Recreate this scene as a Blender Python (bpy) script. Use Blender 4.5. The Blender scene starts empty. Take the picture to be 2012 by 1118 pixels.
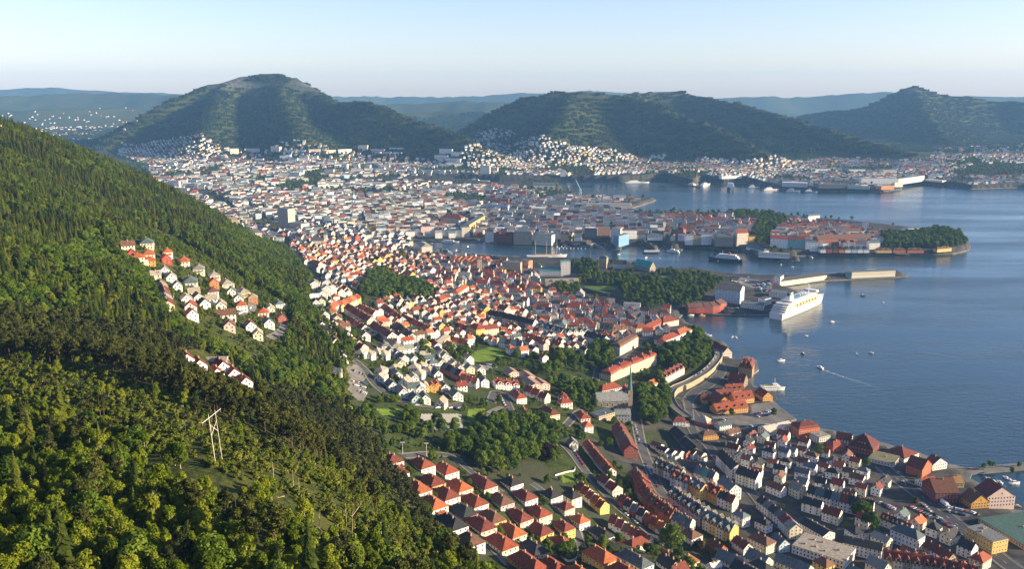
import bpy, math, random
import numpy as np
from mathutils import Vector, noise as mnoise

# ------------------------------------------------------------------ camera, sky, sun
R = math.radians
CAM_H = 360.0
FOC = 1740.0                      # focal length in photograph pixels (2012 wide)
PITCH = math.atan((559 - 180) / FOC)
CP, SP = math.cos(PITCH), math.sin(PITCH)
scene = bpy.context.scene
COL = scene.collection

cam_d = bpy.data.cameras.new('camera')
cam_d.sensor_width = 36.0
cam_d.lens = 36.0 * FOC / 2012.0
cam_d.clip_start = 1.0
cam_d.clip_end = 60000.0
cam = bpy.data.objects.new('camera', cam_d)
COL.objects.link(cam)
cam.location = (0, 0, CAM_H)
cam.rotation_euler = (math.pi / 2 - PITCH, 0, 0)
scene.camera = cam

SUN_AZ = R(97.0)                  # clockwise from the view direction (+Y)
SUN_EL = R(15.0)
sun_vec = Vector((math.sin(SUN_AZ) * math.cos(SUN_EL), math.cos(SUN_AZ) * math.cos(SUN_EL), math.sin(SUN_EL)))
world = bpy.data.worlds.new('World')
scene.world = world
world.use_nodes = True
wn = world.node_tree
sky = wn.nodes.new('ShaderNodeTexSky')
sky.sky_type = 'NISHITA'
sky.sun_disc = False
sky.sun_elevation = SUN_EL
sky.sun_rotation = SUN_AZ
sky.altitude = 300
sky.air_density = 1.0
sky.dust_density = 0.5
sky.ozone_density = 2.0
bg = wn.nodes['Background']
bg.inputs['Strength'].default_value = 0.082
tint = wn.nodes.new('ShaderNodeMix')          # the evening's slightly violet air
tint.data_type = 'RGBA'
tint.blend_type = 'MULTIPLY'
tint.inputs[0].default_value = 1.0
tint.inputs[7].default_value = (1.00, 0.93, 1.14, 1)
wn.links.new(sky.outputs[0], tint.inputs[6])
wn.links.new(tint.outputs[2], bg.inputs['Color'])

sd = bpy.data.lights.new('sun', 'SUN')
sd.energy = 5.0
sd.angle = R(0.5)
sd.color = (1.0, 0.82, 0.53)
sun = bpy.data.objects.new('sun', sd)
COL.objects.link(sun)
sun.location = (2000, 0, 900)
sun.rotation_euler = (-sun_vec).to_track_quat('-Z', 'Y').to_euler()

vs = scene.view_settings
scene.display_settings.display_device = 'sRGB'
vs.view_transform = 'Standard'
vs.look = 'None'
vs.gamma = 1.0
vs.exposure = 1.45
vs.use_curve_mapping = False
scene.cycles.use_denoising = True
scene.cycles.max_bounces = 6
scene.cycles.diffuse_bounces = 2
scene.cycles.glossy_bounces = 2
scene.cycles.transmission_bounces = 2
scene.cycles.volume_bounces = 0
scene.cycles.caustics_reflective = False
scene.cycles.caustics_refractive = False

rng = np.random.default_rng(11)
rnd = random.Random(7)

# ------------------------------------------------------------------ numpy noise
_perm = np.random.default_rng(3).random((256, 256))
def vnoise(x, y):
    xi = np.floor(x).astype(int); yi = np.floor(y).astype(int)
    fx = x - xi; fy = y - yi
    fx = fx * fx * (3 - 2 * fx); fy = fy * fy * (3 - 2 * fy)
    a = _perm[xi % 256, yi % 256]; b = _perm[(xi + 1) % 256, yi % 256]
    c = _perm[xi % 256, (yi + 1) % 256]; d = _perm[(xi + 1) % 256, (yi + 1) % 256]
    return (a * (1 - fx) + b * fx) * (1 - fy) + (c * (1 - fx) + d * fx) * fy
def fbm(x, y, s, octv=4):
    r = 0; amp = 0.5; tot = 0
    for o in range(octv):
        r = r + amp * vnoise(x / s + 17.3 * o, y / s + 5.1 * o); tot += amp
        amp *= 0.5; s *= 0.5
    return r / tot
def sstep(a, b, x):
    t = np.clip((x - a) / (b - a), 0, 1)
    return t * t * (3 - 2 * t)

# ------------------------------------------------------------------ photograph pixel -> direction -> place on the ground
def ray(u, v):
    a = (u - 1006.0) / FOC; b = (559.0 - v) / FOC
    return a, CP + b * SP, b * CP - SP
def at_t(u, v, t):
    a, f, z = ray(u, v)
    return a * t, f * t, CAM_H + z * t
def at_z(u, v, z):
    a, f, dz = ray(u, v)
    t = (z - CAM_H) / dz
    return a * t, f * t, z
# reading windows on the photograph: (left, top, scale)
ZN = {'P': (0, 0, 1), 'A': (0, 100, 2.794), 'B': (600, 150, 2.794), 'C': (1300, 150, 2.795), 'D': (0, 400, 2.794),
      'E': (600, 450, 2.794), 'F': (1200, 450, 2.794), 'G': (0, 718, 2.794), 'H': (700, 718, 2.794),
      'I': (1312, 718, 2.794), '2': (750, 860, 4.334), '3': (1100, 860, 4.334), '4': (1450, 860, 4.334),
      '5': (1700, 860, 4.333), '6': (1050, 620, 4.657), '7': (1340, 640, 4.657), '8': (1380, 480, 4.79)}
def zp(zone, x, y):
    l, t, s = ZN[zone]
    return l + x / s, t + y / s

# ------------------------------------------------------------------ coast line
COAST = [(2300, 1180), (2012, 1008), (1953, 1001), (1954, 968), (1905, 944), (1910, 934), (2060, 921),
         (2060, 909), (1920, 921), (1892, 921), (1849, 912), (1806, 893), (1768, 884), (1734, 873), (1673, 870), (1640, 850),
         (1612, 845), (1590, 838), (1558, 838), (1553, 830), (1565, 827), (1531, 801), (1512, 784), (1503, 769), (1480, 760), (1481, 737), (1491, 729),
         (1487, 711), (1469, 702), (1447, 711), (1433, 700), (1433, 685), (1424, 675), (1396, 665), (1387, 655),
         (1357, 640), (1334, 627), (1343, 618), (1472, 622), (1518, 621), (1534, 607), (1578, 578), (1543, 564), (1540, 561), (1626, 553),
         (1787, 545), (1770, 537), (1665, 541), (1626, 543), (1540, 545), (1450, 543), (1415, 539), (1372, 531), (1322, 532),
         (1282, 531), (1237, 518), (1173, 513), (1122, 509), (986, 504), (943, 500), (829, 493), (813, 482), (811, 472),
         (875, 476), (936, 477), (943, 472), (965, 477), (1008, 479), (1047, 481), (1083, 483), (1101, 479), (1119, 488),
         (1151, 486), (1170, 478), (1187, 479), (1189, 490), (1219, 493), (1223, 483), (1255, 481), (1270, 494), (1290, 497), (1297, 492), (1268, 480), (1300, 480), (1311, 493),
         (1339, 493), (1345, 487), (1389, 488), (1465, 494), (1472, 511), (1572, 515), (1568, 504), (1608, 502), (1722, 502), (1872, 500), (1903, 493),
         (1907, 484), (1900, 472), (1850, 459), (1780, 450), (1700, 440), (1560, 427), (1430, 420), (1300, 420), (1255, 421), (1237, 411),
         (1285, 396), (1289, 393), (1273, 391), (1201, 387), (1147, 386), (1101, 379), (1105, 372), (1090, 361), (969, 366),
         (904, 361), (850, 357), (848, 354), (908, 354), (979, 356), (1101, 356), (1223, 358), (1273, 356), (1300, 354), (1364, 365), (1380, 358), (1420, 362),
         (1460, 360), (1490, 366), (1522, 372), (1608, 375), (1729, 377), (1772, 372), (1772, 361), (1812, 361), (1872, 368), (1908, 372),
         (1998, 369), (2200, 372), (2700, 365)]
coast_xy = np.array([at_z(u, v, 0.0)[:2] for u, v in COAST])
land_poly = np.vstack([coast_xy, [(8800, coast_xy[-1, 1]), (8800, 15800), (-8800, 15800), (-8800, -380), (coast_xy[0, 0] + 60, -380)]])

def in_poly(px, py, poly):
    inside = np.zeros(px.shape, bool)
    n = len(poly); j = n - 1
    for i in range(n):
        xi, yi = poly[i]; xj, yj = poly[j]
        if yi != yj:
            c = ((yi > py) != (yj > py)) & (px < (xj - xi) * (py - yi) / (yj - yi) + xi)
            inside ^= c
        j = i
    return inside
def dist_line(px, py, line):
    best = np.full(px.shape, 1e9)
    for (x0, y0), (x1, y1) in zip(line[:-1], line[1:]):
        dx, dy = x1 - x0, y1 - y0
        L = dx * dx + dy * dy + 1e-9
        s = np.clip(((px - x0) * dx + (py - y0) * dy) / L, 0, 1)
        best = np.minimum(best, np.hypot(px - x0 - s * dx, py - y0 - s * dy))
    return best

# ------------------------------------------------------------------ terrain
CT = [(0, 245, 1350), (200, 316, 1450), (350, 385, 1550), (470, 450, 1620), (560, 505, 1650), (610, 548, 1480),
      (0, 350, 1000), (100, 350, 1150), (230, 430, 1100), (0, 450, 800), (400, 440, 1300), (560, 530, 1400), (300, 400, 1300),
      (0, 600, 550), (150, 550, 650), (200, 620, 600), (250, 560, 700), (330, 640, 660), (0, 700, 430), (200, 715, 430), (400, 765, 420),
      (0, 800, 330), (0, 950, 240), (0, 1118, 190), (250, 1118, 188), (500, 1118, 190), (425, 905, 262), (200, 900, 262), (600, 915, 320), (700, 965, 325),
      (820, 1075, 308), (900, 1125, 300), (290, 475, 900), (330, 520, 870), (430, 600, 810), (540, 640, 800), (400, 540, 900), (480, 570, 930),
      (430, 705, 640), (490, 745, 640), (700, 1118, 215), (600, 1030, 245), (420, 670, 690), (510, 800, 420), (560, 850, 370)]
CZ = [(1950, 1050, 6), (1800, 1000, 6), (1700, 1000, 8), (1600, 950, 8), (1500, 900, 9), (1450, 1080, 15), (1600, 1100, 10), (1300, 1000, 28),
      (1300, 1100, 30), (1400, 950, 14), (1200, 1000, 42), (1200, 1110, 44), (1100, 1000, 55), (1100, 1110, 58), (1000, 1000, 72), (1010, 1110, 74),
      (900, 950, 86), (820, 900, 94), (780, 850, 100), (700, 800, 108), (740, 740, 103), (800, 800, 96), (900, 800, 80), (1000, 800, 62), (1100, 800, 48),
      (1200, 820, 30), (1290, 800, 17), (1290, 850, 18), (1350, 900, 9), (1400, 800, 6), (1450, 820, 5), (1200, 720, 24), (1340, 700, 20),
      (1370, 700, 12), (1300, 660, 16), (1250, 660, 13), (1100, 700, 38), (1000, 700, 48), (900, 700, 62), (800, 680, 80), (720, 660, 88), (650, 600, 90),
      (700, 590, 76), (800, 600, 50), (900, 600, 35), (1000, 600, 22), (1100, 620, 16), (1200, 610, 8), (1300, 590, 12), (1250, 560, 10), (1350, 560, 8),
      (1000, 560, 12), (900, 540, 12), (800, 540, 20), (700, 530, 34), (640, 540, 58), (620, 500, 40), (650, 480, 18), (750, 490, 6), (580, 465, 25),
      (600, 440, 6), (700, 440, 5), (900, 430, 8), (1000, 430, 12), (1200, 450, 14), (1400, 450, 17), (1550, 455, 15), (1700, 460, 12), (1850, 475, 12),
      (800, 400, 10), (1000, 400, 8), (600, 400, 8), (500, 385, 8), (1600, 700, 3), (1500, 600, 3), (1800, 800, 3), (1000, 490, 3), (1700, 600, 3), (1700, 420, 3),
      (1400, 400, 3), (1900, 900, 3), (1650, 800, 3), (1450, 690, 3), (1980, 1100, 6), (1750, 900, 4)]
CW = [(0, 0, 292), (-200, 60, 305), (200, 60, 250), (-400, 200, 330), (-800, 500, 400), (-1400, 900, 430), (-1400, 200, 450), (-1400, 1800, 360), (-1000, 2100, 45),
      (-900, 2500, 8), (-1500, 2800, 20), (0, 2800, 10), (500, 300, 90), (900, 300, 20), (300, 200, 180), (1700, 2700, 3), (1700, 300, 3), (0, -300, 350), (700, -200, 120),
      (-1100, 1350, 385), (-900, 1800, 170), (-700, 2000, 14), (-560, 1900, 22), (-1250, 2350, 40), (60, 450, 92), (40, 320, 118), (75, 250, 135), (95, 190, 155), (0, 365, 122), (-32, 410, 125), (-65, 455, 128), (-110, 520, 140), (-170, 640, 150), (130, 380, 78), (220, 300, 74), (60, 520, 85), (0, 500, 100)]
ctrl = [at_t(*c) for c in CT] + [at_z(*c) for c in CZ] + CW
ctrl = np.array(ctrl, float)
def _tps_k(r2):
    return 0.5 * r2 * np.log(r2 + 1e-9)
def tps_fit(p, lam):
    S = 1000.0
    X = p[:, :2] / S
    n = len(X)
    K = _tps_k(((X[:, None] - X[None]) ** 2).sum(-1)) + lam * np.eye(n)
    Pm = np.c_[np.ones(n), X]
    A = np.zeros((n + 3, n + 3)); A[:n, :n] = K; A[:n, n:] = Pm; A[n:, :n] = Pm.T
    w = np.linalg.solve(A, np.r_[p[:, 2], np.zeros(3)])
    def f(x, y):
        x = np.asarray(x) / S; y = np.asarray(y) / S
        out = w[n] + w[n + 1] * x + w[n + 2] * y
        for i in range(n):
            out = out + w[i] * _tps_k((x - X[i, 0]) ** 2 + (y - X[i, 1]) ** 2)
        return out
    return f
near_fn = tps_fit(ctrl, 0.0006)

# mountains: crest lines as (u, v, depth) read off the skyline, with real slopes on both sides
MOUNT = [
    ([(215, 268, 4700), (280, 225, 4900), (350, 190, 5100), (430, 160, 5300), (480, 149, 5400), (545, 141, 5400), (575, 148, 5350), (610, 166, 5250), (640, 196, 5050)], 1.75),
    ([(640, 196, 5050), (700, 196, 4750), (745, 203, 4600), (800, 225, 4450), (860, 247, 4300), (945, 286, 4050)], 1.6),
    ([(545, 150, 5400), (560, 200, 4800), (590, 250, 4350)], 1.7),
    ([(440, 165, 5300), (420, 215, 4750), (400, 262, 4350)], 1.9),
    ([(920, 246, 5000), (985, 208, 5000), (1040, 188, 4950), (1090, 177, 4900), (1150, 178, 4900), (1220, 186, 4900), (1290, 200, 4700)], 1.65),
    ([(1290, 200, 4700), (1360, 228, 4450), (1430, 260, 4200), (1500, 296, 4000)], 1.6),
    ([(1225, 186, 5300), (1270, 179, 5500), (1335, 178, 5500), (1385, 187, 5400), (1450, 203, 5100), (1530, 226, 4800), (1620, 249, 4600), (1720, 280, 4350), (1810, 306, 4150)], 1.7),
    ([(1120, 180, 4900), (1110, 225, 4500), (1080, 262, 4250)], 1.8),
    ([(1575, 226, 6900), (1640, 217, 6900), (1700, 208, 6800), (1750, 186, 6700), (1780, 173, 6700), (1800, 170, 6700), (1840, 180, 6700), (1880, 189, 6700), (1950, 196, 6700), (1985, 193, 6700), (2012, 198, 6600), (2200, 200, 6500), (2500, 240, 6500)], 1.9),
    ([(1800, 172, 6700), (1830, 230, 5900), (1870, 280, 5300)], 2.0),
    ([(-400, 185, 9500), (-100, 190, 9500), (60, 188, 9800), (170, 182, 10000), (250, 184, 10000), (330, 184, 9800), (420, 190, 9500)], 3.2),
    ([(-300, 215, 7800), (-60, 214, 8000), (60, 216, 8000), (160, 214, 8200), (260, 210, 8500)], 3.0),
    ([(680, 206, 9000), (790, 203, 9200), (880, 197, 9200), (960, 199, 9000), (1050, 202, 9000)], 3.0),
    ([(760, 222, 7500), (860, 215, 7600), (950, 218, 7400)], 3.2),
    ([(600, 187, 13500), (760, 190, 13800), (950, 188, 13500), (1020, 181, 13500), (1080, 184, 13500), (1160, 178, 13500), (1240, 183, 13800), (1330, 190, 13500)], 3.0),
    ([(1330, 196, 12500), (1420, 193, 12500), (1500, 187, 12500), (1550, 192, 12600), (1620, 187, 12600), (1690, 182, 12500), (1740, 180, 12500), (1850, 186, 12500), (2050, 192, 12500), (2400, 190, 12500)], 2.6),
    ([(-700, 178, 14500), (-200, 178, 14500), (40, 173, 14500), (110, 171, 14500), (200, 178, 14500), (420, 186, 14500), (620, 186, 14600)], 2.6),
]
mount_w = [(np.array([at_t(*p) for p in pts]), sl) for pts, sl in MOUNT]
def far_fn(x, y):
    base = 8 + 30 * sstep(2900, 4200, y) + 22 * sstep(4200, 7000, y) + 16 * (fbm(x, y, 900, 3) - 0.5) * sstep(2900, 4000, y)
    h = base
    wx = x + 160 * (fbm(x, y, 700, 3) - 0.5); wy = y + 160 * (fbm(x + 900, y, 700, 3) - 0.5)
    for P, sl in mount_w:
        best = np.full(x.shape, -1e9)
        for k in range(len(P) - 1):
            (x0, y0, z0), (x1, y1, z1) = P[k], P[k + 1]
            dx, dy = x1 - x0, y1 - y0
            L = dx * dx + dy * dy
            s0 = np.clip(((x - x0) * dx + (y - y0) * dy) / L, 0, 1)
            d0 = np.hypot(x - x0 - s0 * dx, y - y0 - s0 * dy)
            d1 = np.hypot(wx - x0 - s0 * dx, wy - y0 - s0 * dy)
            d = np.where(d0 < 260, d0 + (d1 - d0) * sstep(40, 260, d0), d1)
            zc = z0 + (z1 - z0) * s0
            ht = np.maximum(zc - base, 1)
            w = ht * sl + 60
            q = np.clip(d / w, 0, 1)
            prof = (1 - q) ** 1.15 * (1 - 0.12 * np.sin(q * math.pi))
            best = np.maximum(best, base + (zc - base) * prof)
        k = 14.0
        dd = best - h
        h = np.maximum(h, best) + k * np.exp(-np.abs(dd) / k) * 0.45 * sstep(4, 60, best - base) * sstep(4, 60, h - base)
    mm = sstep(30, 140, h - base)
    rid = np.abs(fbm(x, y, 420, 4) - 0.5) * 2
    h = h + mm * (0.5 - rid) * 34 + mm * (fbm(x, y, 140, 3) - .5) * 22 - mm * 6
    return h

def land_h(x, y):
    x = np.asarray(x, float); y = np.asarray(y, float)
    wf = sstep(2250, 2780, y)
    hn = near_fn(x, y)
    hn = np.where(hn < 14, np.maximum(hn, 2.6), hn)
    hf = far_fn(x, y)
    h = hn * (1 - wf) + hf * wf
    edge = np.maximum(sstep(-1500, -1900, x), sstep(2110, 2500, x))
    h = h * (1 - edge) + np.maximum(hf, 3) * edge
    hill = sstep(110, 170, hn) * (1 - wf)
    h = h + hill * 9 * (fbm(x, y, 130, 3) - 0.5)
    h = np.maximum(h, 2.6)
    return h

GX0, GX1, GY0, GY1, GS = -1504, 2104, -296, 4000, 8.0
gx = np.arange(GX0, GX1 + 1, GS); gy = np.arange(GY0, GY1 + 1, GS)
GXm, GYm = np.meshgrid(gx, gy)
def sea_cut(h, x, y):
    ins = in_poly(x, y, land_poly)
    d = dist_line(x, y, coast_xy)
    sgn = np.where(ins, d, -d)
    return np.where(sgn < 5, -4.0, h), sgn
near_land = land_h(GXm, GYm)
near_z, near_sd = sea_cut(near_land, GXm, GYm)
FX0, FX1, FY0, FY1, FS = -8700, 8700, -380, 15700, 50.0
fx = np.arange(FX0, FX1 + 1, FS); fy = np.arange(FY0, FY1 + 1, FS)
FXm, FYm = np.meshgrid(fx, fy)
far_land = land_h(FXm, FYm)
far_z, far_sd = sea_cut(far_land, FXm, FYm)
far_sd_hi = far_sd

def _bil(grid, x, y, x0, y0, s):
    i = np.clip((x - x0) / s, 0, grid.shape[1] - 1.001); j = np.clip((y - y0) / s, 0, grid.shape[0] - 1.001)
    i0 = i.astype(int); j0 = j.astype(int); a = i - i0; b = j - j0
    return (grid[j0, i0] * (1 - a) + grid[j0, i0 + 1] * a) * (1 - b) + (grid[j0 + 1, i0] * (1 - a) + grid[j0 + 1, i0 + 1] * a) * b
def ground(x, y):
    """height of the land surface (vectorised)"""
    x = np.atleast_1d(np.asarray(x, float)); y = np.atleast_1d(np.asarray(y, float))
    n = (x > GX0) & (x < GX1) & (y > GY0) & (y < GY1)
    return np.where(n, _bil(near_land, x, y, GX0, GY0, GS), _bil(far_land, x, y, FX0, FY0, FS))
def shore(x, y):
    x = np.atleast_1d(np.asarray(x, float)); y = np.atleast_1d(np.asarray(y, float))
    n = (x > GX0) & (x < GX1) & (y > GY0) & (y < GY1)
    return np.where(n, _bil(near_sd, x, y, GX0, GY0, GS), _bil(far_sd, x, y, FX0, FY0, FS))
def gz(x, y):
    return float(ground(x, y)[0])
_ts = 90.0 * 1.012 ** np.arange(430)
def locate(u, v, up=0.0):
    """first place where the line of sight meets the ground lifted by `up` metres"""
    a, f, dz = ray(u, v)
    X = a * _ts; Y = f * _ts; Zr = CAM_H + dz * _ts
    g = ground(X, Y)
    g = np.where(shore(X, Y) < 0, 1.0, g) + up
    hit = np.nonzero(Zr <= g)[0]
    if len(hit) == 0:
        k = len(_ts) - 1
        return X[k], Y[k], float(g[k] - up)
    k = hit[0]
    if k == 0:
        return X[0], Y[0], float(g[0] - up)
    d0 = Zr[k - 1] - g[k - 1]; d1 = g[k] - Zr[k]
    s = d0 / (d0 + d1 + 1e-9)
    x = X[k - 1] + s * (X[k] - X[k - 1]); y = Y[k - 1] + s * (Y[k] - Y[k - 1])
    return float(x), float(y), gz(x, y)
def loc_z(zone, x, y, up=0.0):
    return locate(*zp(zone, x, y), up)
def px_of(x, y, z):
    """photograph pixel of a place (numpy ok)"""
    f = y * CP - (z - CAM_H) * SP
    q = y * SP + (z - CAM_H) * CP
    f = np.where(f > 1, f, 1)
    return 1006 + FOC * x / f, 559 - FOC * q / f, f

# ------------------------------------------------------------------ materials
MATS = {}
def new_mat(name):
    m = bpy.data.materials.new(name)
    m.use_nodes = True
    nt = m.node_tree
    b = nt.nodes['Principled BSDF']
    MATS[name] = m
    return m, nt, b
def node(nt, kind, **kw):
    n = nt.nodes.new(kind)
    for k, v in kw.items():
        if k in n.inputs.keys():
            n.inputs[k].default_value = v
        else:
            setattr(n, k, v)
    return n
def noise_node(nt, scale, detail=4.0, rough=0.55, coord=None):
    n = nt.nodes.new('ShaderNodeTexNoise')
    n.inputs['Scale'].default_value = scale
    n.inputs['Detail'].default_value = detail
    n.inputs['Roughness'].default_value = rough
    if coord is not None:
        nt.links.new(coord, n.inputs['Vector'])
    return n
def geo_pos(nt):
    return nt.nodes.new('ShaderNodeNewGeometry').outputs['Position']
def ramp(nt, src, stops):
    r = nt.nodes.new('ShaderNodeValToRGB')
    el = r.color_ramp.elements
    while len(el) < len(stops):
        el.new(0.5)
    for e, (p, c) in zip(el, stops):
        e.position = p
        e.color = c if len(c) == 4 else (*c, 1)
    nt.links.new(src, r.inputs[0])
    return r.outputs[0]
def mixc(nt, fac, a, b, mode='MIX'):
    m = nt.nodes.new('ShaderNodeMix')
    m.data_type = 'RGBA'
    m.blend_type = mode
    for sock, val in ((m.inputs[0], fac), (m.inputs[6], a), (m.inputs[7], b)):
        if isinstance(val, (int, float)):
            sock.default_value = val
        elif isinstance(val, tuple):
            sock.default_value = val if len(val) == 4 else (*val, 1)
        else:
            nt.links.new(val, sock)
    return m.outputs[2]
def bump(nt, b, src, strength, dist):
    n = nt.nodes.new('ShaderNodeBump')
    n.inputs['Strength'].default_value = strength
    n.inputs['Distance'].default_value = dist
    nt.links.new(src, n.inputs['Height'])
    nt.links.new(n.outputs[0], b.inputs['Normal'])

def obj_color_mat(name, rough, nscale, lo, hi, spec=0.3, bump_s=0.0, streak=None):
    m, nt, b = new_mat(name)
    oi = nt.nodes.new('ShaderNodeObjectInfo')
    p = geo_pos(nt)
    if streak:
        mp = node(nt, 'ShaderNodeMapping'); mp.inputs['Scale'].default_value = streak
        nt.links.new(p, mp.inputs['Vector']); p = mp.outputs[0]
    n = noise_node(nt, nscale, 5, 0.65, p)
    f = ramp(nt, n.outputs['Fac'], [(0.3, (lo, lo, lo)), (0.72, (hi, hi, hi))])
    c = mixc(nt, 1.0, oi.outputs['Color'], f, 'MULTIPLY')
    nt.links.new(c, b.inputs['Base Color'])
    b.inputs['Roughness'].default_value = rough
    b.inputs['Specular IOR Level'].default_value = spec
    if bump_s:
        bump(nt, b, n.outputs['Fac'], bump_s, 0.1)
    return m
M_WALL = obj_color_mat('painted_wall', 0.8, 0.35, 0.82, 1.08, 0.2, 0.0, (1, 1, 0.4))
M_ROOF = obj_color_mat('roof_tile', 0.75, 0.55, 0.55, 1.35, 0.25, 0.4, (1, 1, 2.0))
M_PAINT = obj_color_mat('paint', 0.4, 0.2, 0.9, 1.05, 0.4)
M_METAL = obj_color_mat('painted_metal', 0.35, 0.5, 0.85, 1.1, 0.5)
M_STONE = obj_color_mat('stone_masonry', 0.9, 0.45, 0.55, 1.3, 0.2, 0.8)
M_WOOD = obj_color_mat('weathered_wood', 0.85, 1.5, 0.6, 1.2, 0.2, 0.5, (1, 1, 0.2))

def simple_mat(name, col, rough, spec=0.4, nscale=0.0, var=0.2, metal=0.0):
    m, nt, b = new_mat(name)
    b.inputs['Roughness'].default_value = rough
    b.inputs['Specular IOR Level'].default_value = spec
    b.inputs['Metallic'].default_value = metal
    if nscale:
        n = noise_node(nt, nscale, 5, 0.6, geo_pos(nt))
        f = ramp(nt, n.outputs['Fac'], [(0.3, tuple(c * (1 - var) for c in col)), (0.7, tuple(c * (1 + var) for c in col))])
        nt.links.new(f, b.inputs['Base Color'])
    else:
        b.inputs['Base Color'].default_value = (*col, 1)
    return m
M_GLASS = simple_mat('window_glass', (0.03, 0.035, 0.045), 0.12, 0.6)
M_FRAME = simple_mat('window_frame', (0.7, 0.68, 0.64), 0.6, 0.3)
M_BRICK = simple_mat('chimney_brick', (0.42, 0.26, 0.18), 0.85, 0.2, 1.0, 0.3)
M_RUBBER = simple_mat('rubber', (0.02, 0.02, 0.02), 0.8, 0.2)
M_ASPHALT = simple_mat('asphalt', (0.055, 0.054, 0.055), 0.85, 0.3, 0.08, 0.35)
M_PALEROAD = simple_mat('pale_street', (0.15, 0.14, 0.125), 0.9, 0.2, 0.1, 0.3)
M_MARK = simple_mat('road_paint', (0.7, 0.7, 0.68), 0.7)
M_QUAY = simple_mat('quay_concrete', (0.17, 0.16, 0.145), 0.9, 0.2, 0.05, 0.4)
M_LAWN = simple_mat('lawn', (0.11, 0.165, 0.022), 0.95, 0.05, 0.09, 0.45)
M_GRAVEL = simple_mat('gravel_pitch', (0.28, 0.27, 0.24), 0.95, 0.1, 0.06, 0.15)
M_DIRT = simple_mat('bare_earth', (0.11, 0.075, 0.035), 0.95, 0.05, 0.12, 0.4)
M_BARK = simple_mat('bark', (0.10, 0.075, 0.05), 0.9, 0.1, 1.5, 0.4)
M_BIRCHBARK = simple_mat('birch_bark', (0.42, 0.38, 0.32), 0.85, 0.1, 2.0, 0.5)
M_DEADWOOD = simple_mat('dead_wood', (0.46, 0.36, 0.23), 0.85, 0.1, 1.0, 0.3)

def far_mat():
    m, nt, b = new_mat('far_masonry')
    a = node(nt, 'ShaderNodeAttribute', attribute_name='col')
    n = noise_node(nt, 0.25, 4, 0.6, geo_pos(nt))
    f = ramp(nt, n.outputs['Fac'], [(0.3, (0.85, 0.85, 0.85)), (0.7, (1.1, 1.1, 1.1))])
    nt.links.new(mixc(nt, 1.0, a.outputs['Color'], f, 'MULTIPLY'), b.inputs['Base Color'])
    b.inputs['Roughness'].default_value = 0.75
    b.inputs['Specular IOR Level'].default_value = 0.25
    return m
M_FAR = far_mat()

# ------------------------------------------------------------------ objects
def tag(o, label=None, cat=None, group=None, kind=None):
    if label: o['label'] = label
    if cat: o['category'] = cat
    if group: o['group'] = group
    if kind: o['kind'] = kind
    return o
def empty(name, loc=(0, 0, 0), rz=0.0):
    o = bpy.data.objects.new(name, None)
    o.empty_display_size = 1.0
    o.location = loc
    o.rotation_euler = (0, 0, rz)
    COL.objects.link(o)
    return o
def thing(name, label, cat, loc, rz=0.0, group=None):
    return tag(empty(name, loc, rz), label, cat, group)
def obj(name, mesh, parent=None, color=None, loc=None, rz=None, scale=None):
    o = bpy.data.objects.new(name, mesh)
    if parent is not None: o.parent = parent
    if color is not None: o.color = (*color, 1)
    if loc is not None: o.location = loc
    if rz is not None: o.rotation_euler = (0, 0, rz)
    if scale is not None: o.scale = scale
    COL.objects.link(o)
    return o

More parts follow.
